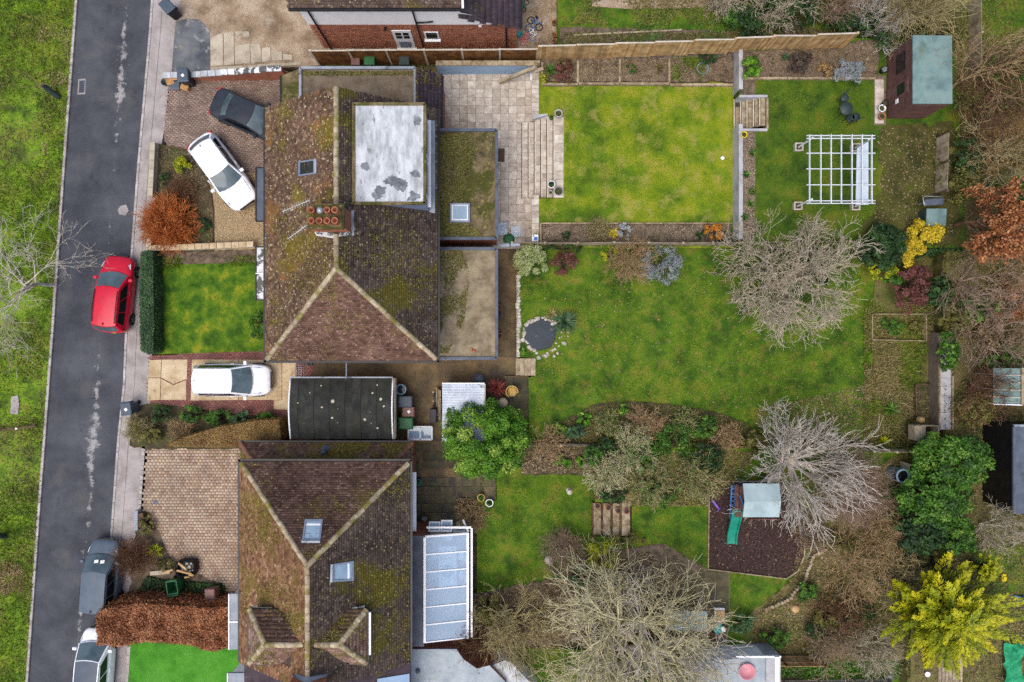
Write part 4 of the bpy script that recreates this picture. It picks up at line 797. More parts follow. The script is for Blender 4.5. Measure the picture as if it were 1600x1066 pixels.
# bottom garden
zone('bottom_lawn', [(776, 730), (932, 730), (932, 1010), (745, 1010), (745, 782), (776, 782)], .7, 'lawn_damp')
zone('bottom_upper_lawn', [(930, 700), (1420, 700), (1420, 1032), (930, 1032), (930, 839), (987, 839), (987, 785), (930, 785)], 1.3, 'lawn_damp')
tufts('grass', [(750, 745), (925, 745), (925, 840), (860, 880), (850, 940), (750, 930)], .7, 16000, .06, .015, 'grass_blade', 24, .6, -.2, 'short green grass of the lawn beside the glass conservatory')
tufts('grass', [(990, 770), (1105, 770), (1105, 890), (1240, 910), (1200, 960), (1100, 950), (990, 860)], 1.3, 12000, .06, .015, 'grass_blade', 25, .6, -.2, 'short grass around the play area')
zone('wild_corner', [(1170, 960), (1240, 905), (1258, 860), (1262, 800), (1420, 700), (1420, 1032), (1160, 1032)], 1.33, 'wild_ground')
zone('tree_bed', [(735, 930), (860, 905), (930, 860), (930, 1010), (735, 1010)], .74, 'soil')
zone('tree_bed', [(928, 862), (1040, 850), (1130, 905), (1140, 1030), (928, 1030)], 1.33, 'soil')
mu = thing('play_area', 'dark bark mulch play area with timber edging under the play tower', 'play area', W(1180, 830, 1.3))
MP = [(1108, 752), (1222, 752), (1252, 790), (1257, 830), (1256, 868), (1246, 892), (1228, 904), (1106, 889)]
MB().prism(PX(MP, 1.35), 1.0, 1.35).build('mulch_bed', 'mulch', mu)
for a, b in zip(MP, MP[1:] + MP[:1]): MB().beam(W(a[0], a[1], 1.36), W(b[0], b[1], 1.36), .05, .16).build('edging_board', 'sleeper', mu)
litter('bark_chips', MP, 1.35, 6000, .035, 'leaf_brown', 26, .03, 'dark brown bark chips over the play area', 'bark chips')
litter('leaf_litter', MP, 1.37, 260, .05, 'leaf_litter', 27, .02, 'scattered pale leaves fallen on the bark chips', 'leaf litter')
zone('paved_rest', [(1062, 893), (1140, 893), (1140, 965), (1062, 965)], 1.34, 'joint_sand'); pr = C.objects[-1]; rs = np.random.RandomState(10)
for j in range(3):
    for i in range(4):
        a, b = W(1063 + i * 19, 894 + (j + 1) * 23, 1.37), W(1063 + (i + 1) * 19, 894 + j * 23, 1.37); slab_piece(pr, a[0], b[0], a[1], b[1], 1.37, 'slab_mossy', rs)
lp = zone('lower_patio', [(640, 690), (752, 690), (752, 836), (640, 836)], .11, 'concrete_mossy'); rs = np.random.RandomState(12)
for j in range(10):
    y = 692 + j * 13.6; x = 646 + rs.uniform(0, 5)
    while x < 735:
        w_ = rs.choice([9, 13, 17]); a, b = W(x, y + 13.4, .15), W(min(x + w_, 752), y, .15)
        if rs.uniform() > .16: slab_piece(lp, a[0], b[0], a[1], b[1], .15 + rs.uniform(-.01, .012), 'slab_mossy', rs, g=.012)
        x += w_ + .5
zone('conservatory_border', [(728, 826), (747, 826), (747, 1010), (728, 1010)], .3, 'soil_dark')
zone('side_bed', [(724, 778), (752, 778), (752, 826), (724, 826)], .45, 'soil_dark')
bs = thing('garden_steps', 'mossy green slab steps up to the lower lawn beside the tree', 'steps', W(742, 770, .1)); xs = [713, 723.5, 734, 745, 757, 774]; rs = np.random.RandomState(14)
for i in range(5):
    z = .12 + .6 * (i + 1) / 5; p, q = W(xs[i], 781, z), W(xs[i + 1], 740, z); xe = W(775, 0, .72)[0]
    MB().prism([(p[0], p[1]), (xe, p[1]), (xe, q[1]), (p[0], q[1])], i * .01, z - .05).build('riser', 'concrete_mossy', bs)
    for k in range(2): slab_piece(bs, p[0] - .02, q[0] + .01, p[1] + (q[1] - p[1]) * k / 2, p[1] + (q[1] - p[1]) * (k + 1) / 2, z, 'slab_mossy', rs, 'tread_slab')
ms = thing('garden_steps', 'grey timber steps from alley up to the middle lawn', 'steps', W(820, 574, .1)); xs = [806, 812.5, 819, 825, 830, 836]
for i in range(5):
    z = .1 + .72 * (i + 1) / 5; p, q = W(xs[i], 587, z), W(xs[i + 1], 560, z); xe = W(837, 0, .82)[0]
    MB().prism([(p[0] + .02, p[1]), (xe, p[1]), (xe, q[1]), (p[0] + .02, q[1])], i * .01, z - .04).build('riser', 'timber_dark', ms)
    MB().box(((p[0] + q[0]) / 2 + .01, (p[1] + q[1]) / 2, z), (q[0] - p[0] + .03, q[1] - p[1], .05), 0, .3 + .1 * i).build('tread', 'fence_grey', ms, bevel=.008)
tp = zone('small_terrace', [(789, 588), (826, 588), (826, 654), (789, 654)], .4, 'concrete_mossy'); rs = np.random.RandomState(15)
for j in range(5):
    for i in range(3):
        a, b = W(790 + i * 12, 590 + (j + 1) * 12.5, .44), W(790 + (i + 1) * 12, 590 + j * 12.5, .44); slab_piece(tp, a[0], b[0], a[1], b[1], .44, 'slab_mossy', rs)
# stone edging of the middle garden: loose stones one by one
se = thing('stone_edging', 'row of loose pale stones edging middle lawn beside the alley', 'wall', W(810, 490, .1)); rng = random.Random(5)
MB().prism(PX([(807, 430), (813, 430), (813, 558), (807, 558)], .7), 0, .74).build('wall', 'stone', se)
def stone(parent, c, r, a, name='stone', m='stone', h=.6):
    mb = MB(); k = 7; ph = rng.uniform(0, 6); rr = [r * rng.uniform(.75, 1.2) for _ in range(k)]; vs = []
    for f, z in ((1.0, 0), (.95, h * .6), (.55, h)): vs += [(c[0] + rr[i] * f * math.cos(ph + 6.283 * i / k), c[1] + rr[i] * f * math.sin(ph + 6.283 * i / k), c[2] + z * r) for i in range(k)]
    mb.add(vs, [(j * k + i, j * k + (i + 1) % k, (j + 1) * k + (i + 1) % k, (j + 1) * k + i) for j in range(2) for i in range(k)] + [tuple(range(2 * k, 3 * k))], a, True); return mb.build(name, m, parent)
for i in range(26):
    y = 432 + i * 4.8; c = W(810 + rng.uniform(-1, 1), y, .76); stone(se, c, rng.uniform(.1, .15), rng.random())
# right-hand back strip
zone('rear_ground', [(1474, -110), (1800, -110), (1800, 1176), (1418, 1176), (1418, 700), (1474, 700)], 1.7, 'wild_ground')
zone('rear_lawn', [(1530, -60), (1700, -60), (1700, 70), (1530, 70)], 1.72, 'lawn_terrace')
zone('rear_lawn', [(1515, 860), (1640, 850), (1640, 930), (1530, 930)], 1.72, 'lawn_damp')
zone('bottom_strip', [(640, 1008), (1440, 1030), (1440, 1176), (640, 1176)], .9, 'lawn_damp')
zone('bottom_bed', [(1218, 1026), (1255, 1026), (1255, 1090), (1218, 1090)], .93, 'soil')
fp = zone('slab_path', [(1466, 520), (1488, 520), (1488, 672), (1466, 672)], 1.72, 'joint_sand'); rs = np.random.RandomState(17)
for i in range(11):
    a, b = W(1469, 524 + (i + 1) * 13.4, 1.76), W(1486, 524 + i * 13.4, 1.76); slab_piece(fp, a[0], b[0], a[1], b[1], 1.76, 'render_grey', rs)
MB().beam(W(1468, 524, 1.78), W(1467.5, 672, 1.78), .06, .14).build('edging_board', 'sleeper', fp)
MB().beam(W(1488, 588, 1.78), W(1488, 672, 1.78), .06, .14).build('edging_board', 'sleeper', fp)

def ivy_face(label, p, q, z0, z1, m, n, seed):
    rs = np.random.RandomState(seed); t = rs.uniform(0, 1, (n, 1)); p, q = np.array(p), np.array(q); xy = p * (1 - t) + q * t; d = (q - p) / np.linalg.norm(q - p); nr = np.array([d[1], -d[0]])
    z = rs.uniform(z0, z1 + .08, n); f = (z1 + .08 - z) / (z1 - z0); xy = xy + nr * (rs.uniform(0, .3, n) * (.4 + f))[:, None]; V, Fq = leaves(np.concatenate([xy, z[:, None]], 1), np.tile([[nr[0], nr[1], 1.2]], (n, 1)), .06, rs)
    tag(npobj('bank_foliage', V, Fq, np.clip(rs.normal(.5, .25, n), 0, 1), m), label, 'ground cover', kind='stuff')
X_ = W(1474, 0, 1.7)[0]; ivy_face('weeds hanging down the bank beside the slab path', (X_, W(0, 520, 1.7)[1]), (X_, W(0, 388, 1.7)[1]), .86, 1.7, 'leaf_olive', 3000, 1); ivy_face('weeds on the bank behind the compost bay', (X_, W(0, 702, 1.7)[1]), (X_, W(0, 600, 1.7)[1]), .86, 1.7, 'leaf_olive', 2200, 2)
Y_ = W(0, 700, 1.3)[1]; ivy_face('weeds along the low bank below the middle lawn', (W(1425, 0, 1.3)[0], Y_), (W(930, 0, 1.3)[0], Y_), .8, 1.3, 'leaf_olive', 6500, 3)
X_ = W(1418, 0, 1.7)[0]; ivy_face('weeds on the bank beside the wild corner', (X_, W(0, 1060, 1.7)[1]), (X_, W(0, 705, 1.7)[1]), 1.3, 1.72, 'leaf_olive', 5000, 4)
Y_ = W(0, 388, 1.85)[1]; ivy_face('ivy on the bank below the laurel', (W(1342, 0, 1.85)[0], Y_), (W(1508, 0, 1.85)[0], Y_), .82, 1.87, 'leaf_dark', 3600, 5)
# ---------------------------------------------------------------- houses
def quad(P, name, m, parent, th=.06):
    """a slab following a plane outline P (3D), th thick downwards"""
    P = [Vector(p) for p in P]; n = len(P); mb = MB()
    nn = (P[1] - P[0]).cross(P[2] - P[0])
    if nn.z < 0: P = P[::-1]
    Q = [p - Vector((0, 0, th)) for p in P]
    mb.add(P + Q, [tuple(range(n)), tuple(range(2 * n - 1, n - 1, -1))] + [(i, n + i, n + (i + 1) % n, (i + 1) % n) for i in range(n)]); return mb.build(name, m, parent)
def gutter(parent, p, q, r=.06, name='gutter', m='gutter'):
    return MB().beam(p, q, r * 2, r * 1.6).build(name, m, parent)
def brickwall(parent, x0, x1, y, z0, z1, openings=(), axis='x', face=-1, seed=1, m='brick', name='brick_face', bl=.225, bh=.075):
    """bricks on one face of a wall (each ~2 px in the photo: joined in one part)"""
    rs = np.random.RandomState(seed); nx = int((x1 - x0) / bl) + 1; nz = int((z1 - z0) / bh)
    I, J = np.meshgrid(np.arange(nx), np.arange(nz)); X = (x0 + (I + .5 * (J % 2)) * bl).ravel(); Zc = (z0 + (J + .5) * bh).ravel(); k = (X > x0) & (X < x1)
    for (a, b, c, d) in openings: k &= ~((X > a) & (X < b) & (Zc > c) & (Zc < d))
    X, Zc = X[k], Zc[k]; n = len(X); dp = .012 + rs.uniform(0, .006, n); V = np.zeros((n, 8, 3))
    for i, (sx, sz, t) in enumerate([(-1, -1, 0), (1, -1, 0), (1, 1, 0), (-1, 1, 0), (-1, -1, 1), (1, -1, 1), (1, 1, 1), (-1, 1, 1)]):
        a = X + sx * (bl / 2 - .006); b = y + face * (dp * t); z = Zc + sz * (bh / 2 - .005)
        if axis == 'x': V[:, i] = np.stack([a, b + 0 * a, z], 1)
        else: V[:, i] = np.stack([b + 0 * a, a, z], 1)
    f = np.array([[4, 5, 6, 7], [0, 1, 5, 4], [1, 2, 6, 5], [2, 3, 7, 6], [3, 0, 4, 7]]); Fq = (np.arange(n)[:, None, None] * 8 + f[None]).reshape(-1, 4)
    o = npobj(name, V.reshape(-1, 3), Fq, np.repeat(rs.uniform(0, 1, n), 5), m, parent); o['kind'] = 'stuff'; return o
def roof_window(parent, P, m='pvc_grey', gl='glass_dark', fr=.09, lift=.07, blind=None):
    """P: four corners on the roof plane"""
    P = [Vector(p) for p in P]; n = (P[1] - P[0]).cross(P[3] - P[0]).normalized()
    if n.z < 0: n = -n
    c = sum(P, Vector()) / 4
    w = MB()
    I = [p + (c - p).normalized() * fr * 1.4 for p in P]
    T_ = [p + n * lift for p in P]; B = [p - n * .05 for p in P]; IT = [p + n * lift for p in I]; IB = [p + n * (lift - .04) for p in I]
    vs = B + T_ + IT + IB
    w.add(vs, [(i, (i + 1) % 4, 4 + (i + 1) % 4, 4 + i) for i in range(4)] + [(4 + i, 4 + (i + 1) % 4, 8 + (i + 1) % 4, 8 + i) for i in range(4)] + [(8 + i, 8 + (i + 1) % 4, 12 + (i + 1) % 4, 12 + i) for i in range(4)])
    f = w.build('roof_window', m, parent)
    MB().add([p + n * (lift - .035) for p in I], [(0, 1, 2, 3)]).build('pane', gl, f)
    if blind:
        J = [p + (c - p) * .22 for p in I]; MB().add([p + n * (lift - .03) for p in (I[0].lerp(I[3], .12), I[1].lerp(I[2], .12), I[1].lerp(I[2], .24), I[0].lerp(I[3], .24))], [(0, 1, 2, 3)]).build('blind', 'upvc', f)
    MB().beam(P[3].lerp(P[3], 0) + n * lift * 1.1 + (P[3] - P[0]).normalized() * .04, P[2] + n * lift * 1.1 + (P[2] - P[1]).normalized() * .04, .1, .05).build('flashing', 'lead_pale', f)
    return f
# ---- upper house
E, PIT = 4.8, .693
ux0, ux1, uy0, uy1 = -11.62, -3.53, -.905, 10.95; um = (ux0 + ux1) / 2; ur = E + (um - ux0) * PIT; uap = uy0 + (um - ux0)
uh = thing('semi_detached_house', 'tiled house with white flat dormer roof and eight pot chimney', 'house', (um, 5, .1))
MB().prism([(ux0 + .35, uy0 + .35), (ux1 - .35, uy0 + .35), (ux1 - .35, uy1 - .1), (ux0 + .35, uy1 - .1)], 0, E - .05).build('wall', 'brick', uh)
MB().add([(ux0 + .35, uy1 - .1, E - .06), (ux1 - .35, uy1 - .1, E - .06), (um, uy1 - .1, ur - .15), (ux0 + .35, uy1 - .4, E - .06), (ux1 - .35, uy1 - .4, E - .06), (um, uy1 - .4, ur - .15)], [(0, 1, 2), (5, 4, 3), (0, 2, 5, 3), (1, 4, 5, 2)]).build('gable_wall', 'brick', uh)
dX0, dX1, dY0, dY1, dZ = -6.9, -3.8, 6.0, 10.33, 7.22
dsk = lambda x, y: (x > dX0 + .35) & (x < dX1) & (y > dY0) & (y < dY1)
csk = lambda x, y: (x > -8.55) & (x < -6.95) & (y > 4.65) & (y < 5.7)
MOSS = {1: [(-9.0, 3.6, 1.6, 1.1), (-8.2, 2.2, 1.3, .7), (-7.9, 8.5, .6, .4), (-11.0, 9.5, .8, .4)], 2: [(-5.6, 3.8, 2.2, .8), (-6.9, 9.5, .7, .6), (-7.0, 7.5, .5, .5), (-4.2, 2.2, 1.2, .4)], 11: [(-11.5, -8.5, 1.5, .5), (-10.4, -11.4, .9, .8), (-11.6, -12.6, 1.0, .5)], 12: [(-6.6, -12.0, 1.3, .8), (-5.4, -13.6, 1.6, .7), (-5.3, -10.5, 1.0, .4)], 13: [(-8.8, -9.2, .7, .7), (-6.6, -7.4, .9, .4)], 3: [(-7.5, 2.4, .8, .4)]}
def roof_face(parent, P, m, seed, skip=None, tw=.165, ga=.115):
    f = quad([Vector(p) - Vector((0, 0, .02)) for p in P], 'roof_slope', 'deck', parent); roof_tiles(f, P, m, tw, ga, seed, 'tiles', skip); moss(f, P, 12000 if ga < .12 else 1800, seed, .42 if seed in MOSS else .2, at=MOSS.get(seed, ())); return f
roof_face(uh, [(ux0, uy1, E), (ux0, uy0, E), (um, uap, ur), (um, uy1, ur)], 'tile_plum', 1, csk)
roof_face(uh, [(ux1, uy0, E), (ux1, uy1, E), (um, uy1, ur), (um, uap, ur)], 'tile_dark', 2, lambda x, y: dsk(x, y) | csk(x, y))
roof_face(uh, [(ux0, uy0, E), (ux1, uy0, E), (um, uap, ur)], 'tile_red', 3)
ridge_run(uh, (um, uap, ur), (um, 4.6, ur), seed=1); ridge_run(uh, (um, 5.75, ur), (um, uy1, ur), seed=2)
ridge_run(uh, (ux0 + .05, uy0 + .05, E + .02), (um, uap, ur), seed=3, name='hip_tile'); ridge_run(uh, (ux1 - .05, uy0 + .05, E + .02), (um, uap, ur), seed=4, name='hip_tile')
gutter(uh, (ux0 - .06, uy0 - .1, E - .08), (ux0 - .06, uy1, E - .08)); gutter(uh, (ux1 + .06, uy0 - .1, E - .08), (ux1 + .06, uy1, E - .08)); gutter(uh, (ux0 - .1, uy0 - .07, E - .08), (ux1 + .1, uy0 - .07, E - .08))
# box dormer
dm = MB().prism([(dX0 + .15, dY0 + .1), (dX1 - .08, dY0 + .1), (dX1 - .08, dY1 - .1), (dX0 + .15, dY1 - .1)], 4.9, dZ - .16).build('dormer', 'cladding', uh)
MB().prism([(dX0, dY0), (dX1, dY0), (dX1, dY1), (dX0, dY1)], dZ - .16, dZ).build('dormer_roof', 'roof_white', dm)
for p, q in (((dX0, dY0), (dX1, dY0)), ((dX1, dY0), (dX1, dY1)), ((dX1, dY1), (dX0, dY1)), ((dX0, dY1), (dX0, dY0))): MB().beam((p[0], p[1], dZ + .02), (q[0], q[1], dZ + .02), .13, .09).build('roof_trim', 'felt_moss', dm)
for ya, yb in ((6.5, 8.0), (8.3, 9.9)):
    MB().box((dX1 - .06, (ya + yb) / 2, 6.2), (.08, yb - ya, 1.1)).build('dormer_window', 'upvc', dm); MB().box((dX1 - .04, (ya + yb) / 2, 6.2), (.07, yb - ya - .2, .9)).build('window_pane', 'glass_dark', dm)
MB().box((dX1 - .02, (dY0 + dY1) / 2, 5.55), (.18, 4.0, .05)).build('window_sill', 'upvc', dm)
for pcx, pcy, prx in ((-5.2, 7.0, .5), (-4.75, 6.75, .22), (-5.75, 6.6, .2), (-4.3, 7.3, .25), (-5.9, 6.3, .3), (-6.4, 7.6, .16), (-4.15, 9.6, .2), (-4.3, 6.35, .3)):
    k_ = 46; rr_ = [1.0]
    for i in range(k_ - 1): rr_.append(min(1.35, max(.45, rr_[-1] + rng.gauss(0, .16))))
    MB().prism([(pcx + prx * rr_[i] * math.cos(6.283 * i / k_), pcy + prx * .9 * rr_[i] * math.sin(6.283 * i / k_)) for i in range(k_)], dZ - .05, dZ + .004 + .001 * pcx * -1).build('bare_felt', 'felt_bare', dm)
MB().beam((dX1 + .04, dY0, 5.0), (dX1 + .04, dY1, 5.0), .3, .03).build('apron', 'lead_pale', dm)
# chimney
ch = MB().prism([(-8.25, 4.42), (-6.85, 4.42), (-6.85, 5.32), (-8.25, 5.32)], 6.4, 8.55).build('chimney_stack', 'brick', uh)
brickwall(ch, -8.25, -6.85, 4.42, 6.4, 8.5, seed=5); brickwall(ch, 4.42, 5.32, -6.85, 6.4, 8.5, axis='y', face=1, seed=6)
MB().prism([(-8.32, 4.35), (-6.78, 4.35), (-6.78, 5.39), (-8.32, 5.39)], 8.55, 8.7).build('chimney_cap', 'felt_moss', ch)
MB().prism([(-8.25, 4.42), (-6.85, 4.42), (-6.85, 5.32), (-8.25, 5.32)], 8.7, 8.76).build('flaunching', 'felt_moss', ch)
pot = None
for j in range(2):
    for i in range(4):
        x, y = -8.0 + i * .32, 4.62 + j * .44
        if i == 1 and j == 1:
            MB().lathe((x, y, 8.75), [(.1, 0), (.1, .2), (.14, .22), (.14, .28), (.04, .36), (0, .36)], 12).build('flue_cowl', 'steel', ch); continue
        p = MB().lathe((x, y, 8.74), [(.15, 0), (.13, .1), (.12, .34), (.14, .36), (.14, .42), (.1, .42), (.095, 0.1), (0, .1)], 14, a=.2 + .2 * i).build('chimney_pot', 'terracotta', ch)
MB().prism([(-6.86, 4.3), (-6.7, 4.3), (-6.7, 5.4), (-6.86, 5.4)], 6.7, 7.2).build('flashing', 'lead_pale', ch)
MB().add([(-8.35, 4.3, 7.15), (-7.5, 4.12, 7.62), (-6.8, 4.3, 7.2), (-6.8, 4.42, 7.5), (-8.35, 4.42, 7.5)], [(0, 1, 3, 4), (1, 2, 3)]).build('flashing', 'lead_patchy', ch)
ch.location = Vector(ch.location) + Vector((-.2, .3, 0))
def antenna(parent, p, q, n, up, base):
    mb = MB(); p, q = Vector(p), Vector(q); mb.beam(p, q, .022, .022); d = (q - p).normalized(); u = d.cross(Vector((0, 0, 1))).normalized()
    for i in range(n):
        c = p.lerp(q, (i + .5) / n); mb.beam(c - u * .12, c + u * .12, .008, .008)
    mb.beam(p.lerp(q, .7), base, .03, .03); return mb.build('antenna', 'steel', parent)
antenna(uh, (*W(441, 331, 8.9)[:2], 8.9), (*W(484, 313, 8.9)[:2], 8.9), 12, 0, (-8.4, 5.6, 8.2))
antenna(uh, (*W(449, 374, 8.6)[:2], 8.6), (*W(482, 350, 8.6)[:2], 8.6), 10, 0, (-8.5, 4.8, 8.1))
def on_w(px, py):  # point of the west slope seen at a grid position
    lo, hi = E, ur
    for _ in range(40):
        z = (lo + hi) / 2; x = W(px, py, z)[0]; zr = E + (x - ux0) * PIT
        lo, hi = (z, hi) if zr > z else (lo, z)
    return W(px, py, z)
roof_window(uh, [on_w(468, 276), on_w(468, 253), on_w(494, 249), on_w(494, 272)])
# bay roofs at the front
for (x0, x1, y0, y1, m_) in ((400, 422, 262, 346, 'lead'), (400, 422, 386, 469, 'lead_patchy')):
    z = 2.9; a, b = W(x0, y1, z), W(x1, y0, z)
    bw = MB().prism([(a[0] + .1, a[1] + .1), (b[0] + .6, a[1] + .1), (b[0] + .6, b[1] - .1), (a[0] + .1, b[1] - .1)], 0, 2.75).build('bay', 'brick', uh)
    MB().prism([(a[0], a[1]), (b[0] + .6, a[1]), (b[0] + .6, b[1]), (a[0], b[1])], 2.75, 2.9).build('bay_roof', m_, bw)
    for p, q in (((a[0], a[1]), (a[0], b[1])), ((a[0], a[1]), (b[0], a[1])), ((a[0], b[1]), (b[0], b[1]))): MB().beam((*p, 2.91), (*q, 2.91), .07, .06).build('roof_edge', 'gutter', bw)
    if m_ == 'lead_patchy': MB().beam((a[0], (a[1] + b[1]) / 2, 2.93), (b[0], (a[1] + b[1]) / 2, 2.93), .06, .05).build('roll_joint', 'upvc', bw)
# side extension, north
z = 2.65
a, b = W(470, 165, z), W(649, 107, z); Yb = 9.0
ex = MB().prism([(a[0], Yb), (b[0], Yb), (b[0], b[1]), (a[0], b[1])], 0, z - .02).build('side_extension', 'brick', uh)
MB().prism([(a[0] - .02, Yb), (b[0] + .02, Yb), (b[0] + .02, b[1] + .02), (a[0] - .02, b[1] + .02)], z - .015, z).build('flat_roof', 'felt_brown', ex)
for p, q in (((a[0], Yb), (a[0], b[1])), ((a[0], b[1]), (b[0], b[1])), ((b[0], b[1]), (b[0], Yb))): MB().beam((*p, z + .05), (*q, z + .05), .13, .13).build('roof_trim', 'lead_pale', ex)
litter('roof_moss', [(474, 112), (646, 112), (646, 118), (474, 118)], z, 900, .05, 'leaf_olive', 31, .04, 'moss and leaves along the flat garage roof edge', 'moss')
a2, b2 = W(441, 165, 2.4), W(470, 119, 2.4); MB().prism([(a2[0], Yb), (a[0] - .08, Yb), (a[0] - .08, b2[1] + .35), (a2[0], b2[1])], 0, 2.4).build('porch', 'brick', uh)
MB().prism([(a2[0] - .02, Yb), (a[0] - .07, Yb), (a[0] - .07, b2[1] + .37), (a2[0] - .02, b2[1] + .02)], 2.4, 2.43).build('porch_roof', 'felt_moss', uh); gutter(uh, (a2[0] - .07, Yb, 2.42), (a2[0] - .07, b2[1] + .02, 2.42), .04)
# slated lean-to, north-east
P = [(W(690, 118, 2.5)[0], 8.6, 2.5), (W(690, 118, 2.5)[0], W(690, 118, 2.5)[1], 2.5), (b[0] + .1, W(652, 112, 2.7)[1] , 3.3), (b[0] + .1, 8.6, 3.3)]
MB().prism([(b[0] + .1, 8.6), (P[0][0] - .05, 8.6), (P[0][0] - .05, P[1][1] - .1), (b[0] + .1, P[1][1])], 0, 2.4).build('lean_to', 'brick', uh)
roof_face(uh, P, 'slate', 7, None, .25, .2); gutter(uh, (P[0][0] + .05, 8.6, 2.42), (P[0][0] + .05, P[1][1], 2.42), .05)
# rear extensions
def rear_ext(x0, x1, y0, y1, z, m, nm):
    a, b = W(x0, y1, z), W(x1, y0, z); xa = ux1 - .6
    e = MB().prism([(xa, a[1] + .06), (b[0] - .06, a[1] + .06), (b[0] - .06, b[1] - .06), (xa, b[1] - .06)], 0, z - .02).build('rear_extension', 'brick', uh)
    MB().prism([(xa, a[1]), (b[0], a[1]), (b[0], b[1]), (xa, b[1])], z - .018, z).build('flat_roof', m, e)
    for p, q in (((b[0], a[1]), (b[0], b[1])), ((xa, b[1]), (b[0], b[1])), ((xa, a[1]), (b[0], a[1]))): MB().beam((*p, z + .05), (*q, z + .05), .15, .12).build('roof_trim', 'lead', e)
    return e, a, b
e1, a, b = rear_ext(683, 776, 204, 373, 3.0, 'felt_moss', 'x')
litter('roof_moss', [(686, 210), (735, 210), (745, 250), (725, 300), (725, 345), (755, 368), (686, 370)], 3.0, 12000, .05, 'leaf_olive', 32, .05, 'thick moss and leaves on the flat roof with the skylight', 'moss', clump=-.15, cs=.9)
a_, b_ = W(703, 347, 3.25), W(734, 317, 3.25); sk = MB().prism([(a_[0], a_[1]), (b_[0], a_[1]), (b_[0], b_[1]), (a_[0], b_[1])], 3.0, 3.2).build('skylight', 'pvc_grey', e1)
MB().prism([(a_[0] + .09, a_[1] + .09), (b_[0] - .09, a_[1] + .09), (b_[0] - .09, b_[1] - .09), (a_[0] + .09, b_[1] - .09)], 3.2, 3.225).build('inner_frame', 'upvc', sk)
MB().prism([(a_[0] + .14, a_[1] + .14), (b_[0] - .14, a_[1] + .14), (b_[0] - .14, b_[1] - .14), (a_[0] + .14, b_[1] - .14)], 3.225, 3.235).build('pane', 'glass', sk)
e2, a, b = rear_ext(683, 776, 389, 560, 2.7, 'felt_beige', 'y')
litter('roof_moss', [(686, 392), (722, 392), (735, 430), (726, 500), (700, 552), (686, 552)], 2.7, 6000, .045, 'leaf_olive', 33, .04, 'band of moss and leaves on the beige flat roof', 'moss', clump=-.05, cs=1.2)
MB().beam((*W(690, 561, 2.66)[:2], 2.6), (*W(726, 561, 2.66)[:2], 2.6), .1, .1).build('downpipe', 'upvc', e2)
for x_, y_ in ((737, 546), (741, 549)): stone(e2, W(x_, y_, 2.71), .1, .5, 'loose_brick', 'terracotta')
# ---- lower house
lx0, lx1, ly0, ly1 = -12.83, -4.83, -5.70, -15.15; lm = (lx0 + lx1) / 2; lr = E + (lm - lx0) * PIT; lap = ly0 - (lm - lx0)
lh = thing('semi_detached_house', 'tiled house with two small cross dormers and pale roof windows', 'house', (lm, -10, .1))
MB().prism([(lx0 + .35, ly1), (lx1 - .35, ly1), (lx1 - .35, ly0 - .35), (lx0 + .35, ly0 - .35)], 0, E - .05).build('wall', 'brick', lh)
zt, zb, yb_ = 6.15, 6.15, 0
zd, zr2, yd, hw = 6.5, 7.36, -13.2, 1.22
wx, ex_ = -11.75, -6.5
dsk2 = lambda x, y: (y > yd - hw + .05) & (y < yd + hw - .05) & (x > wx + .1) & (x < ex_ - .1)
csk2 = lambda x, y: (y < -14.5) & (x > lm - .75) & (x < lm + .75)
sk2 = lambda x, y: dsk2(x, y) & (np.abs(x - lm) > .9) | csk2(x, y)
roof_face(lh, [(lx0, ly0, E), (lx0, ly1, E), (lm, ly1, lr), (lm, lap, lr)], 'tile_tan', 11, sk2)
roof_face(lh, [(lx1, ly1, E), (lx1, ly0, E), (lm, lap, lr), (lm, ly1, lr)], 'tile_dark', 12, sk2)
roof_face(lh, [(lx1, ly0, E), (lx0, ly0, E), (lm, lap, lr)], 'tile_red', 13)
ridge_run(lh, (lm, lap, lr), (lm, -14.55, lr), seed=11); ridge_run(lh, (lx0 + .05, ly0 - .05, E + .02), (lm, lap, lr), seed=12, name='hip_tile'); ridge_run(lh, (lx1 - .05, ly0 - .05, E + .02), (lm, lap, lr), seed=13, name='hip_tile')
gutter(lh, (lx0 - .06, ly0 + .1, E - .08), (lx0 - .06, ly1, E - .08)); gutter(lh, (lx1 + .06, ly0 + .1, E - .08), (lx1 + .06, ly1, E - .08)); gutter(lh, (lx0 - .1, ly0 + .07, E - .08), (lx1 + .1, ly0 + .07, E - .08))
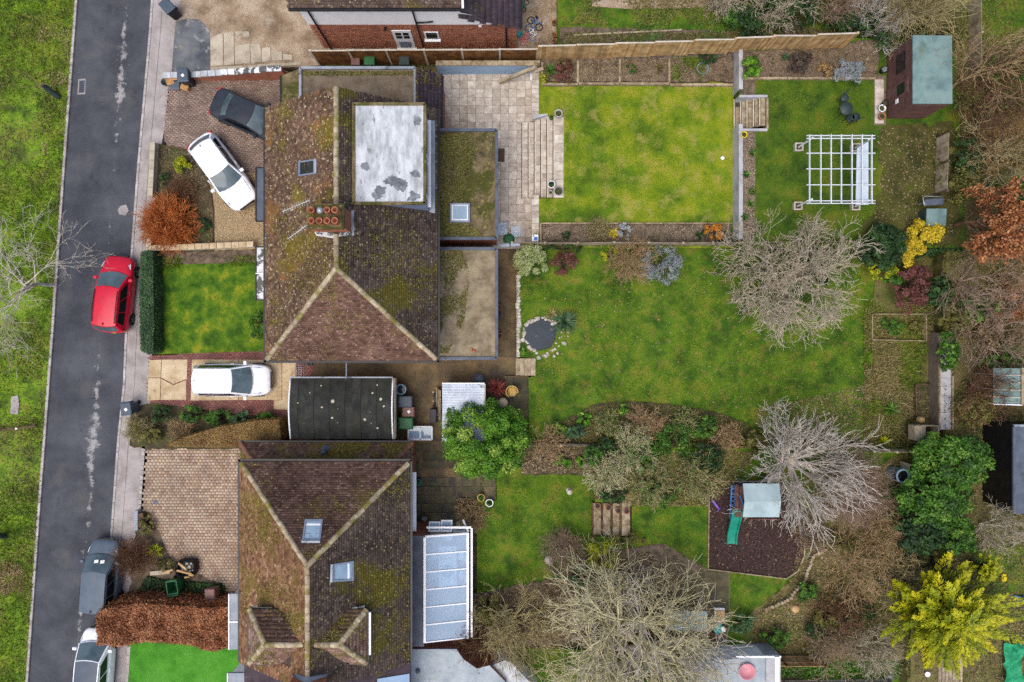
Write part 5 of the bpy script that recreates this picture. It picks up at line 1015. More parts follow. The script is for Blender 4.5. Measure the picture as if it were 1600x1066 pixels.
for sgn, xe, xi, nm in ((-1, wx, wx + 1.0, 'w'), (1, ex_, ex_ - 1.0, 'e')):
    dd = MB().prism([(xe - sgn * .25, yd - hw + .2), (xe - sgn * .25, yd + hw - .2), (lm, yd + hw - .2), (lm, yd - hw + .2)], 5.0, zd - .03).build('dormer', 'upvc', lh)
    A, B = (xe, yd + hw, zd), (xe, yd - hw, zd); Cc, Dd = (lm, yd - hw, zd), (lm, yd + hw, zd); r1, r2 = (xi, yd, zr2), (lm, yd, zr2)
    mdr = 'tile_pink' if sgn < 0 else 'tile_red'
    roof_face(dd, [A, Dd, r2, r1] if sgn < 0 else [Dd, A, r1, r2], 'tile_red', 20 + sgn, lambda x, y: E + (4.0 - np.abs(x - lm)) * PIT > zd + (zr2 - zd) * (1 - np.abs(y - yd) / hw) + .02, .24, .17)
    roof_face(dd, [Cc, B, r1, r2] if sgn < 0 else [B, Cc, r2, r1], 'tile_pink', 22 + sgn, lambda x, y: E + (4.0 - np.abs(x - lm)) * PIT > zd + (zr2 - zd) * (1 - np.abs(y - yd) / hw) + .02, .24, .17)
    roof_face(dd, [B, A, r1] if sgn < 0 else [A, B, r1], 'tile_pink', 24 + sgn, None, .24, .17)
    ridge_run(dd, r1, (lm - sgn * -.12, yd, zr2), seed=30 + sgn, L=.45, r=.13); ridge_run(dd, A, r1, seed=32 + sgn, L=.17, r=.13, name='hip_tile'); ridge_run(dd, B, r1, seed=34 + sgn, L=.17, r=.13, name='hip_tile')
    gutter(dd, (xe + sgn * .05, yd - hw, zd - .06), (xe + sgn * .05, yd + hw, zd - .06), .045); gutter(dd, (xe, yd + hw + .04, zd - .06), (lm + sgn * 1.9, yd + hw + .04, zd - .06), .04); gutter(dd, (xe, yd - hw - .04, zd - .06), (lm + sgn * 1.9, yd - hw - .04, zd - .06), .04)
    xf = xe - sgn * .22
    MB().box((xf, yd, zd - .35), (.1, 1.7, .5)).build('dormer_window', 'upvc', dd); MB().box((xf + sgn * .03, yd, zd - .35), (.08, 1.45, .36)).build('window_pane', 'glass_dark', dd)
    if sgn > 0: MB().box((xe + sgn * .13, yd + .1, zd - .1), (.1, 1.9, .12)).build('fascia', 'upvc', dd)
    MB().add([(xe - sgn * .1, yd + hw + .12, zd - .1), (xe - sgn * .9, yd + hw + .02, zd - .02), (xe - sgn * .1, yd + hw - .1, zd - .02)], [(0, 1, 2), (2, 1, 0)]).build('soffit', 'upvc', dd)
ch2 = MB().prism([(lm - .7, -15.7), (lm + .7, -15.7), (lm + .7, -14.62), (lm - .7, -14.62)], 6.2, 8.4).build('chimney_stack', 'brick', lh)
MB().add([(lm - .85, -14.6, 6.9), (lm, -14.45, lr + .1), (lm + .85, -14.6, 6.9), (lm + .75, -14.61, 7.2), (lm, -14.61, lr + .35), (lm - .75, -14.61, 7.2)], [(0, 1, 4, 5), (1, 2, 3, 4)]).build('flashing', 'lead_pale', ch2)
for i in range(3): MB().lathe((lm - .4 + i * .4, -15.2, 8.4), [(.15, 0), (.12, .3), (.14, .34), (.14, .4), (.1, .4), (.095, .1), (0, .1)], 12, a=.3 * i).build('chimney_pot', 'terracotta', ch2)
def on_plane(px, py, f):
    lo, hi = 3.0, 9.0
    for _ in range(40):
        z = (lo + hi) / 2; x, y, _z = W(px, py, z); zr = f(x, y)
        lo, hi = (z, hi) if zr > z else (lo, z)
    return W(px, py, z)
fn = lambda x, y: E + (ly0 - y) * PIT; fe = lambda x, y: E + (lx1 - x) * PIT
roof_window(lh, [on_plane(505, 812, fn), on_plane(477, 812, fn), on_plane(472, 846, fn), on_plane(501, 846, fn)][::1], gl='glass', blind=1)
roof_window(lh, [on_plane(552, 876, fe), on_plane(552, 907, fe), on_plane(518, 909, fe), on_plane(519, 881, fe)], gl='glass', blind=1)
# tiled lean-to along the north side
ln0, ln1 = -5.13, -6.02; z0, z1 = 2.55, 3.2; xa, xb = W(376, 0, z0)[0], W(645, 0, z0)[0]
MB().prism([(xa + .2, ln1), (xb - .2, ln1), (xb - .2, ln0 - .2), (xa + .2, ln0 - .2)], 0, z0 - .02).build('lean_to', 'brick', lh)
roof_face(lh, [(xb, ln0, z0), (xa, ln0, z0), (xa + .9, ln1, z1), (xb - .9, ln1, z1)], 'tile_red', 15)
roof_face(lh, [(xa, ln0, z0), (xa, ln1, z0), (xa + .9, ln1, z1)], 'tile_red', 16); roof_face(lh, [(xb, ln1, z0), (xb, ln0, z0), (xb - .9, ln1, z1)], 'tile_red', 17)
ridge_run(lh, (xa, ln0, z0 + .03), (xa + .9, ln1, z1 + .02), 'ridge_brown', seed=15, name='hip_tile', L=.36); ridge_run(lh, (xb, ln0, z0 + .03), (xb - .9, ln1, z1 + .02), 'ridge_brown', seed=16, name='hip_tile', L=.36)
gutter(lh, (xa - .05, ln0 + .06, z0 - .05), (xb + .05, ln0 + .06, z0 - .05), .045)
c = W(507, 706, 3.0); MB().lathe((c[0], c[1], 2.7), [(.3, 0), (.2, .12), (.09, .14), (.09, .5), (.13, .52), (.13, .58), (.0, .6)], 12).build('vent_pipe', 'lead', lh)
MB().beam((*W(645, 738, 2.5)[:2], 2.5), (*W(645, 830, 2.5)[:2], 2.5), .12, .1).build('rear_gutter', 'upvc', lh)
MB().beam((*W(649, 738, 2.4)[:2], 2.4), (*W(649, 830, 2.4)[:2], 2.4), .1, .1).build('rear_gutter', 'upvc', lh)
# attached neighbour south of the lower house
nh = thing('attached_house', 'adjoining house with smooth purple grey roof below the tiled roof', 'house', (lm, -17.5, .1))
MB().prism([(lx0 + .35, -22), (lx1 - .35, -22), (lx1 - .35, ly1 - .02), (lx0 + .35, ly1 - .02)], 0, E - .6).build('wall', 'white_render', nh)
quad([(lx0, -22, E - .5), (lx0, ly1 - .05, E - .5), (lm, ly1 - .05, E + 1.6), (lm, -22, E + 1.6)], 'roof_slope', 'slate', nh); quad([(lx1, ly1 - .05, E - .5), (lx1, -22, E - .5), (lm, -22, E + 1.6), (lm, ly1 - .05, E + 1.6)], 'roof_slope', 'slate', nh)
p = [on_plane(590, 1060, lambda x, y: E - .5 + (lx1 - x) * .52), on_plane(640, 1052, lambda x, y: E - .5 + (lx1 - x) * .52), on_plane(640, 1080, lambda x, y: E - .5 + (lx1 - x) * .52), on_plane(590, 1085, lambda x, y: E - .5 + (lx1 - x) * .52)]
quad([Vector(q) + Vector((0, 0, .06)) for q in p], 'rooflight', 'blue_render', nh)
# porch roof and bay at the west of the lower house
for (x0, x1, y0, y1) in ((358, 379, 928, 1015), (356, 379, 1052, 1110)):
    z = 2.8; a, b = W(x0, y1, z), W(x1, y0, z); e = MB().prism([(a[0] + .1, a[1] + .1), (lx0 + .36, a[1] + .1), (lx0 + .36, b[1] - .1), (a[0] + .1, b[1] - .1)], 0, 2.66).build('bay', 'white_render', lh)
    MB().prism([(a[0], a[1]), (lx0 + .36, a[1]), (lx0 + .36, b[1]), (a[0], b[1])], 2.66, 2.8).build('bay_roof', 'lead_pale', e); MB().beam((a[0], (a[1] + b[1]) / 2, 2.82), (lx0, (a[1] + b[1]) / 2, 2.82), .06, .05).build('roll_joint', 'upvc', e)
    MB().beam((a[0], a[1], 2.8), (a[0], b[1], 2.8), .06, .08).build('gutter', 'upvc', e)
# ---- conservatory
cz0, cz1 = 2.45, 3.0
cv = thing('conservatory', 'glass roofed white conservatory with table seen inside', 'conservatory', W(695, 915, .1))
a, b = W(664, 998, cz1), W(731, 832, cz0); X0c, X1c, Y0c, Y1c = a[0], W(730, 0, cz0)[0], W(0, 996, cz0)[1], W(0, 834, cz0)[1]
MB().prism([(X0c - .1, Y0c), (X1c - .05, Y0c), (X1c - .05, Y1c), (X0c - .1, Y1c)], 0, .16).build('floor', 'concrete', cv)
MB().box(((X0c + X1c) / 2, Y0c + .06, .45), (X1c - X0c - .1, .12, .6)).build('dwarf_wall', 'brick', cv); MB().box((X1c - .06, (Y0c + Y1c) / 2, .45), (.12, Y1c - Y0c - .25, .6)).build('dwarf_wall', 'brick', cv)
fr = MB()
for i in range(7):
    y = Y0c + (Y1c - Y0c) * i / 6; MB().beam((X0c, y, cz1 + .03), (X1c, y, cz0 + .03), .06, .06).build('glazing_bar', 'upvc', cv)
    MB().box((X1c - .05, y, 1.6), (.07, .07, 1.75)).build('mullion', 'upvc', cv)
for i in range(6):
    y0_ = Y0c + (Y1c - Y0c) * i / 6 + .03; y1_ = Y0c + (Y1c - Y0c) * (i + 1) / 6 - .03
    MB().add([(X0c, y0_, cz1 + .02), (X1c, y0_, cz0 + .02), (X1c, y1_, cz0 + .02), (X0c, y1_, cz1 + .02), (X0c, y0_, cz1 + .0), (X1c, y0_, cz0 + .0), (X1c, y1_, cz0 + .0), (X0c, y1_, cz1 + .0)], [(0, 1, 2, 3), (7, 6, 5, 4), (0, 4, 5, 1), (1, 5, 6, 2), (2, 6, 7, 3), (3, 7, 4, 0)]).build('roof_pane', 'cons_glass', cv)
    MB().box((X1c - .05, (y0_ + y1_) / 2, 1.6), (.015, y1_ - y0_, 1.6)).build('side_pane', 'cons_glass', cv)
MB().beam((X0c, Y0c, cz1 + .05), (X0c, Y1c, cz1 + .05), .12, .12).build('ridge_bar', 'upvc', cv); MB().beam((X1c + .03, Y0c - .05, cz0), (X1c + .03, Y1c + .05, cz0), .12, .1).build('eaves_beam', 'upvc', cv); MB().beam((X1c + .22, Y0c - .05, cz0 - .12), (X1c + .22, Y1c + .25, cz0 - .12), .1, .08).build('gutter', 'upvc', cv)
MB().beam((X0c, Y1c + .02, cz1 - .02), (X1c, Y1c + .02, cz0 - .02), .08, .12).build('end_beam', 'upvc', cv); MB().beam((X0c, Y1c + .28, 2.3), (X1c + .2, Y1c + .28, 2.3), .1, .1).build('end_beam', 'upvc', cv)
for i, t in enumerate((.04, .34, .66)):
    x = X0c + (X1c - X0c) * t; wdt = (X1c - X0c) * .28; w_ = thing  # top-hung vents standing open on the north side
    mb = MB(); p0 = Vector((x, Y1c + .06, 2.3)); tl = (.42, .5, .12)[i]
    for u0, u1, v0, v1 in ((0, 1, 0, .12), (0, 1, .88, 1), (0, .1, .12, .88), (.9, 1, .12, .88)):
        f_ = lambda u, v: p0 + Vector((u * wdt, v * tl, -v * .35)); q = [f_(u0, v0), f_(u1, v0), f_(u1, v1), f_(u0, v1)]; mb.add(q + [v - Vector((0, 0, .04)) for v in q], [(0, 1, 2, 3), (7, 6, 5, 4), (0, 4, 5, 1), (1, 5, 6, 2), (2, 6, 7, 3), (3, 7, 4, 0)])
    o = mb.build('open_vent', 'upvc', cv); q = [p0 + Vector((.1 * wdt, .12 * tl, -.06)), p0 + Vector((.9 * wdt, .12 * tl, -.06)), p0 + Vector((.9 * wdt, .88 * tl, -.33)), p0 + Vector((.1 * wdt, .88 * tl, -.33))]; MB().add(q, [(0, 1, 2, 3)]).build('pane', 'glass', o)
MB().beam((X1c + .05, Y1c + .1, 2.4), (X1c - .25, Y1c + .55, 1.9), .08, .05).build('open_door', 'upvc', cv)
lf = MB().prism([(lx1 - .3, Y0c - .25), (X0c - .08, Y0c - .25), (X0c - .08, Y1c), (lx1 - .3, Y1c)], 0, 2.85).build('link_block', 'brick', cv); MB().prism([(lx1 - .28, Y0c - .27), (X0c - .06, Y0c - .27), (X0c - .06, Y1c + .02), (lx1 - .28, Y1c + .02)], 2.85, 2.9).build('flat_roof', 'lead', lf)
MB().prism([(lx1 - .3, Y0c - .55), (X1c - .3, Y0c - .55), (X1c - .3, Y0c - .06), (lx1 - .3, Y0c - .06)], 0, 1.6).build('brick_plinth', 'brick', cv)
tb = thing('garden_table', 'round glass table laid out inside the conservatory', 'table', ((X0c + X1c) / 2 - .1, Y0c + (Y1c - Y0c) * .58, .16)); cx, cy = (X0c + X1c) / 2 - .1, Y0c + (Y1c - Y0c) * .58
MB().box((cx, cy, .88), (.95, 2.2, .04)).build('tabletop', 'plastic_white', tb)
for sx in (-1, 1):
    for sy in (-1, 1): MB().cyl((cx + sx * .4, cy + sy * 1.0, .16), (cx + sx * .4, cy + sy * 1.0, .87), .03).build('leg', 'steel', tb)
MB().lathe((cx, cy - .2, .905), [(.0, 0), (.3, .0), (.32, .05), (.28, .06), (0, .03)], 16).build('tray', 'butt_blue', tb)
for i, (dx, dy, r_) in enumerate(((0, 1.55, 0), (-.75, .5, 1.57), (.75, .5, -1.57), (-.75, -.5, 1.57), (.75, -.5, -1.57))):
    k = thing('dining_chair', ['pale chair at the head of the conservatory table', 'pale chair at conservatory table, house side, upper of two', 'pale chair at conservatory table, garden side, upper of two', 'pale chair at conservatory table, house side, lower of two', 'pale chair at conservatory table, garden side, lower of two'][i], 'chair', (cx + dx, cy + dy, .16), 'chairs round the conservatory table')
    x, y = cx + dx, cy + dy
    MB().lathe((x, y, .6), [(0, 0), (.24, 0), (.25, .05), (.22, .07), (0, .07)], 14).build('seat', 'plastic_white', k); o = Vector((math.sin(r_), math.cos(r_), 0)) * (1 if i == 0 else -1 if 0 else 1)
    ox, oy = (0, .2) if i == 0 else (math.copysign(.2, dx), 0); MB().beam((x + ox - oy, y + oy - ox, .95), (x + ox + oy, y + oy + ox, .95), .05, .5).build('backrest', 'plastic_white', k)
    for sx in (-1, 1):
        for sy in (-1, 1): MB().cyl((x + sx * .17, y + sy * .17, .16), (x + sx * .15, y + sy * .15, .6), .018, n=6).build('leg', 'steel', k)
# ---- flat roofed outbuildings at the bottom
ob = thing('flat_roof_extension', 'flat pale grey lichen-spotted roof below the conservatory', 'extension', W(700, 1045, .1)); z = 2.7; a, b = W(640, 1176, z), W(772, 1016, z)
P = PX([(640, 1016), (714, 1016), (724, 1030), (745, 1045), (765, 1040), (790, 1066), (800, 1150), (640, 1150)], z); MB().prism(P, 0, z - .06).build('wall', 'brick', ob); MB().prism([(x * 1.001, y) for x, y in P], z - .06, z).build('flat_roof', 'roof_pale', ob); MB().beam((*W(640, 1015.5, z)[:2], z), (*W(714, 1015.5, z)[:2], z), .1, .1).build('roof_trim', 'lead_pale', ob)
c = W(653, 1048, z); MB().lathe(c, [(.12, 0), (.12, .1), (.06, .12), (0, .12)], 10).build('vent', 'lead', ob)
o2 = thing('white_shed', 'shed with white black-speckled roof set at an angle', 'shed', W(810, 1055, .1)); P = PX([(769, 1040), (788, 1032), (800, 1036), (840, 1080), (812, 1100), (790, 1075)], 2.4); MB().prism(P, 0, 2.3).build('wall', 'white_render', o2); MB().prism([(x * 1.004 , y) for x, y in P], 2.3, 2.4).build('roof', 'roof_white', o2)
o3 = thing('white_extension', 'flat white-roofed building with dark leaf drifts by brown fence', 'extension', W(1150, 1060, .1)); z = 2.8; P = PX([(1090, 1034), (1196, 1026), (1196, 1150), (1090, 1150)], z); MB().prism(P, 0, z - .05).build('wall', 'white_render', o3); MB().prism([(x + .01, y) for x, y in P], z - .05, z).build('flat_roof', 'roof_pale', o3)
P = PX([(1197, 1026), (1220, 1026), (1220, 1150), (1197, 1150)], z + .1); MB().prism(P, 0, z + .1).build('parapet', 'render_grey', o3); MB().beam((*W(1214, 1026, z + .15)[:2], z + .15), (*W(1214, 1150, z + .15)[:2], z + .15), .22, .1).build('coping', 'upvc', o3)
MB().beam((*W(1150, 1026, z + .06)[:2], z + .05), (*W(1220, 1026, z + .06)[:2], z + .05), .09, .12).build('coping', 'upvc', o3)
sn = thing('paddling_pool', 'round pink plastic paddling pool on the white flat roof', 'paddling pool', W(1166, 1048, z)); MB().lathe(W(1166, 1048, z), [(0, .01), (.34, .01), (.38, .16), (.42, .16), (.42, .1), (.38, 0)], 20).build('basin', 'pool_pink', sn)
# ---- detached house at the top
th_ = thing('brick_house', 'brick and white rendered house with side door facing the fence', 'house', (-5, 18, .1)); wy = 15.84
MB().prism([(-10.17, wy), (.2, wy), (.2, 24), (-10.17, 24)], 0, 2.86).build('wall', 'mortar', th_)
MB().prism([(-10.2, wy - .015), (-2.5, wy - .015), (-2.5, 24), (-10.2, 24)], 2.86, 5).build('render', 'white_render', th_)
MB().add([(-2.5, wy - .01, 2.86), (.15, wy - .01, 2.86), (-2.5, wy - .01, 4.1)], [(0, 1, 2)]).build('render', 'white_render', th_)
dw = W(650, 72, .2)[0]; d0, d1_ = W(622, 72, .2)[0], W(650, 72, .2)[0]; w0, w1 = W(665, 60, 1.3)[0], W(687, 60, 1.3)[0]
brickwall(th_, -10.17, .2, wy, .12, 2.84, [(d0, d1_, 0, 2.2), (w0, w1, 1.25, 2.1)], seed=41)
dr = MB().box(((d0 + d1_) / 2, wy - .02, 1.2), (d1_ - d0, .08, 2.1)).build('door', 'upvc', th_)
for i in range(2):
    for j in range(2): MB().box((d0 + (d1_ - d0) * (.3 + .4 * i), wy - .065, 1.55 + .36 * j), (.3, .02, .28)).build('door_pane', 'glass_dark', dr)
MB().box(((d0 + d1_) / 2, wy - .075, .7), (.6, .02, .7)).build('door_panel', 'pvc_grey', dr); MB().box(((d0 + d1_) / 2, wy - .1, .16), (d1_ - d0 + .1, .25, .1)).build('door_step', 'upvc', dr)
wn = MB().box(((w0 + w1) / 2, wy - .02, 1.68), (w1 - w0, .08, .82)).build('window', 'upvc', th_); MB().box(((w0 + w1) / 2, wy - .065, 1.6), (w1 - w0 - .16, .02, .5)).build('pane', 'glass_dark', wn); MB().box(((w0 + w1) / 2, wy - .065, 1.96), (w1 - w0 - .16, .02, .14)).build('pane', 'glass_dark', wn); MB().box(((w0 + w1) / 2, wy - .09, 1.25), (w1 - w0 + .1, .16, .05)).build('window_sill', 'upvc', wn)
wn2 = MB().box((-5.55, wy - .035, 4.6), (.75, .06, .5)).build('window', 'upvc', th_); MB().box((-5.55, wy - .07, 4.65), (.6, .02, .4)).build('pane', 'glass_dark', wn2)
quad([(-10.45, 15.62, 5), (-2.3, 15.62, 5), (-2.3, 20, 8.0), (-10.45, 20, 8.0)], 'roof_slope', 'deck', th_); roof_tiles(th_, [(-10.45, 15.62, 5.02), (-2.3, 15.62, 5.02), (-2.3, 20, 8.02), (-10.45, 20, 8.02)], 'tile_dark', .165, .13, 43, 'tiles')
gutter(th_, (-10.5, 15.56, 4.93), (-2.25, 15.56, 4.93), .06); MB().beam((-2.3, 15.6, 5.02), (-2.3, 20, 8.04), .1, .14).build('verge', 'upvc', th_)
quad([(-2.6, 15.63, 4.0), (.42, 15.63, 3.0), (.42, 20, 3.0), (-2.6, 20, 4.0)], 'catslide_roof', 'deck', th_); roof_tiles(th_, [(.42, 15.63, 3.02), (.42, 20, 3.02), (-2.6, 20, 4.02), (-2.6, 15.63, 4.02)], 'slate', .3, .3, 44, 'slates'); gutter(th_, (.47, 15.6, 2.95), (.47, 20, 2.95), .05)
for xp, z1_ in ((-9.75, 4.9), (-4.75, 4.9), (-.3, 2.9)): MB().cyl((xp, wy - .09, .1), (xp, wy - .09, z1_), .045, n=8).build('downpipe', 'gutter', th_)
MB().tube([(-4.75, wy - .09, 3.2), (-4.3, wy - .1, 3.25), (-3.9, wy - .1, 3.35)], .045).build('waste_pipe', 'gutter', th_); MB().box((-4.6, wy - .12, .2), (0, 0, 0)) ; MB().box((-2.9, wy - .35, .2), (1.1, .3, .2)).build('trough', 'terracotta', th_); MB().box((-1.6, wy - .05, 2.75), (.16, .06, .12)).build('vent', 'upvc', th_); MB().box((-6.4, wy - .1, 2.6), (.12, .14, .12)).build('lamp', 'black', th_)
# ---------------------------------------------------------------- boundary fences
fence('panel_fence', 'brown board fence with pale concrete posts behind the brick house', [(500, 101.5, .1), (838, 99.5, .1)], 1.75, 'fence_dark', 'fence_pale', 1.92, cap='fence_pale', seed=1)
pts = [(840, 94.5, .95), (897, 92.5, 1.02), (955, 90.5, 1.1), (1014, 88.5, 1.22), (1072, 86, 1.35), (1133, 83.5, 1.5), (1190, 79.5, 1.66), (1255, 78, 1.78), (1314, 75, 1.88)]
fence('panel_fence', 'golden close board fence stepping up along the raised beds', pts, 1.65, 'fence_new', 'fence_new', 1.95, seed=2, cap='fence_pale')
fence('panel_fence', 'low grey weathered fence between mossy lawn and middle garden', [(800, 383.5, .95), (900, 384, .95), (955, 383, .97), (1060, 384, .97), (1150, 383, 1.0), (1350, 381, 1.2)], .95, 'fence_grey', 'fence_grey', 1.85, seed=3, board=.09)
fence('panel_fence', 'brown board fence panels beside the white flat roof', [(1155, 1023, 1.2), (1272, 1022, 1.2)], 1.3, 'fence_new', 'fence_dark', 1.8, seed=4)
fence('panel_fence', 'narrow bare wood rail fence between middle and bottom gardens', [(826, 694, .8), (875, 693, .8), (990, 697, .85)], .7, 'fence_grey', 'fence_grey', 1.9, seed=5)
fence('panel_fence', 'short plank fence run beside the wide ivy tree', [(1352, 702, 1.3), (1422, 703, 1.35)], .8, 'fence_grey', 'fence_grey', 1.2, seed=6)
fence('panel_fence', 'grey panel fence beside the water butt under evergreen', [(1407, 722, 1.5), (1405, 778, 1.5)], .8, 'fence_pale', 'fence_grey', 1.7, seed=7)
fence('panel_fence', 'slatted rear fence standing behind the pergola lawn', [(1463, 215, 1.85), (1460, 305, 1.85)], 1.0, 'fence_grey', 'timber_dark', 1.6, seed=8, board=.22)
fence('panel_fence', 'thin rail fence beyond the tangled trees at upper corner', [(1512, 10, 1.7), (1513, 120, 1.7)], 1.0, 'fence_grey', 'fence_grey', 1.9, seed=9)
fence('panel_fence', 'plain fence below the small green strip beside golden conifer', [(1222, 1062, .9), (1385, 1060, .9)], .8, 'fence_pale', 'fence_grey', 1.9, seed=10)
# patio side: blue wall, leaning beams
bw = thing('garden_wall', 'pale blue rendered wall with timber coping along the patio', 'wall', W(750, 115, .1)); a, b = W(685, 117, .1), W(838, 116, .1)
MB().prism([(a[0], a[1]), (b[0], b[1]), (b[0], b[1] + .2), (a[0], a[1] + .2)], 0, 1.32).build('wall', 'blue_render', bw)
for i in range(4): x0_, x1_ = a[0] + (b[0] - a[0]) * i / 4, a[0] + (b[0] - a[0]) * (i + 1) / 4; MB().box(((x0_ + x1_) / 2, a[1] + .12, 1.35), (x1_ - x0_ - .01, .26, .05), 0, .3 + .15 * i).build('coping', 'sleeper', bw)
bm = thing('timber_beam', 'long grey timber beam leaning from patio onto the blue wall', 'beam', W(785, 127, .1)); MB().beam((*W(780, 128, .3)[:2], .25), (*W(838, 106, 1.5)[:2], 1.55), .16, .22).build('beam', 'fence_grey', bm)
ps = thing('timber_post', 'grey timber post standing at the end of the blue wall', 'post', W(842, 108, .9)); MB().beam((*W(836, 111, 1.4)[:2], 1.35), (*W(849, 107, 1.4)[:2], 1.4), .16, .14).build('rail', 'fence_grey', ps); MB().box((W(841, 104, 1)[0], W(841, 104, 1)[1], 1.0), (.14, .14, 1.2)).build('post', 'fence_grey', ps)
# front walls
ww = thing('stepped_wall', 'white capped stepped brick wall between the two front drives', 'wall', W(350, 118, .1))
segs = [(255, 292, 118.5, 117, .5), (292, 314, 117.5, 116.5, .6), (314, 348, 116, 114, .75), (345, 378, 113.5, 112, .9), (376, 408, 111.5, 109.8, 1.05), (405, 440, 108.6, 107, 1.2)]
for i, (x0_, x1_, y0_, y1_, h_) in enumerate(segs):
    z = h_ + .1; a, b = W(x0_, y0_, z), W(x1_, y1_, z); MB().beam((a[0], a[1], z / 2), (b[0], b[1], z / 2), .22, z).build('brick_course', 'brick', ww)
    n = 3
    for k in range(n):
        p, q = Vector(a).lerp(Vector(b), k / n + .01), Vector(a).lerp(Vector(b), (k + 1) / n - .01); MB().beam((p.x, p.y, z + .03), (q.x, q.y, z + .03), .3, .06, .5).build('coping_stone', 'lead_patchy' if i > 2 else 'roof_white', ww)
wall_run('front_wall', 'low pale wall at the pavement edge of the corner bed', [(246, 226, .1), (242, 310, .1)], .45, .2, 'concrete', 'concrete', cl=.45)
wall_run('front_wall', 'low lichened stone wall between gravel drive and front lawn', [(241, 390, .1), (300, 388, .1), (402, 384, .1)], .5, .24, 'stone', 'concrete_ochre', cl=.4)
wall_run('front_wall', 'short low wall end beside the orange shrub', [(240, 372, .1), (240, 392, .1)], .45, .2, 'concrete', 'concrete', cl=.45)
# prefabricated garage
ga = thing('prefab_garage', 'prefab garage with black felted sheet roof and white trim', 'garage', W(533, 640, .1)); ze, zr_ = 2.2, 2.5
xa, xb = W(455, 0, ze)[0], W(613, 0, ze)[0]; yn, ys = W(0, 591, ze)[1], W(0, 686, ze)[1]; ym = (yn + ys) / 2
MB().prism([(xa + .1, ys + .1), (xb - .1, ys + .1), (xb - .1, yn - .1), (xa + .1, yn - .1)], 0, ze).build('wall', 'concrete', ga)
N_ = 13
for i in range(N_):
    x0_, x1_ = xa + (xb - xa) * i / N_, xa + (xb - xa) * (i + 1) / N_; mb = MB(); zo = .0 if i % 2 else .03; K = 10; vs = []
    for k in range(K + 1):
        t = k / K; y = yn + (ys - yn) * t; z = ze + (zr_ - ze) * (1 - abs(2 * t - 1) ** 1.7) + zo; vs += [(x0_, y, z), (x1_ + .02, y, z + .004), (x0_, y, z - .05), (x1_ + .02, y, z - .05)]
    for k in range(K): a = k * 4; mb.add(vs[a:a + 8], [(0, 4, 5, 1), (2, 3, 7, 6), (0, 2, 6, 4), (1, 5, 7, 3)], RSG.uniform(0, 1), False)
    mb.build('roof_sheet', 'garage_felt', ga)
MB().beam((xa - .03, yn + .04, ze), (xb + .03, yn + .04, ze), .07, .09).build('gutter', 'lead_pale', ga)
for xe in (xa - .02, xb + .04): MB().tube([(xe, yn + (ys - yn) * t, ze + .03 + (zr_ - ze) * (1 - abs(2 * t - 1) ** 1.7)) for t in [k / 10 for k in range(11)]], .045, 6).build('barge_board', 'upvc', ga)
MB().beam((xb + .12, yn, 2.0), (xb + .12, ys, 2.0), .06, .4).build('end_wall', 'concrete', ga)
for px_, py_, r_ in ((502, 603, .06), (520, 627, .09), (503, 637, .08), (582, 615, .07), (595, 624, .07), (570, 656, .08), (580, 661, .07), (528, 660, .07), (590, 669, .06), (465, 630, .05), (600, 635, .07), (589, 602, .05), (484, 614, .05), (519, 653, .05), (528, 639, .05), (578, 644, .04)):
    t = (py_ - 591) / 95; z = ze + (zr_ - ze) * (1 - abs(2 * t - 1) ** 1.7) + .02; c = W(px_, py_, z); k = 9; mb = MB(); rr = [r_ * rng.uniform(.6, 1.2) for _ in range(k)]
    mb.add([(c[0] + rr[i] * math.cos(6.283 * i / k), c[1] + rr[i] * math.sin(6.283 * i / k), z) for i in range(k)] + [(c[0], c[1], z + .02)], [(i, (i + 1) % k, k) for i in range(k)]); mb.build('lichen_patch', 'lichen', ga)
MB().cyl((*W(541, 566, 2.4)[:2], 2.35), (*W(541, 592, 2.3)[:2], 2.3), .035, n=8).build('waste_pipe', 'pvc_grey', ga)
# corrugated store
cr = thing('corrugated_store', 'small store with white corrugated roof under the evergreen tree', 'shed', W(724, 640, .1)); z = 2.0; a, b = W(691, 690, z), W(757, 600, z)
MB().prism([(a[0] + .08, a[1]), (b[0] - .08, a[1]), (b[0] - .08, b[1] - .08), (a[0] + .08, b[1] - .08)], 0, z - .05).build('wall', 'timber_dark', cr); mb = MB(); nn = 44
for i in range(nn):
    y0_, y1_ = b[1] + (a[1] - b[1]) * i / nn, b[1] + (a[1] - b[1]) * (i + 1) / nn; z0_, z1_ = z + .03 * (i % 2), z + .03 * ((i + 1) % 2); mb.add([(a[0], y0_, z0_), (b[0], y0_, z0_), (b[0], y1_, z1_), (a[0], y1_, z1_)], [(0, 3, 2, 1)], .5, True)
mb.build('corrugated_roof', 'corrugated', cr); MB().beam((b[0] + .03, a[1], z), (b[0] + .03, b[1], z), .06, .1).build('fascia', 'fence_grey', cr); MB().beam((a[0], b[1] + .03, z + .02), (b[0], b[1] + .03, z + .02), .06, .08).build('fascia', 'upvc', cr)
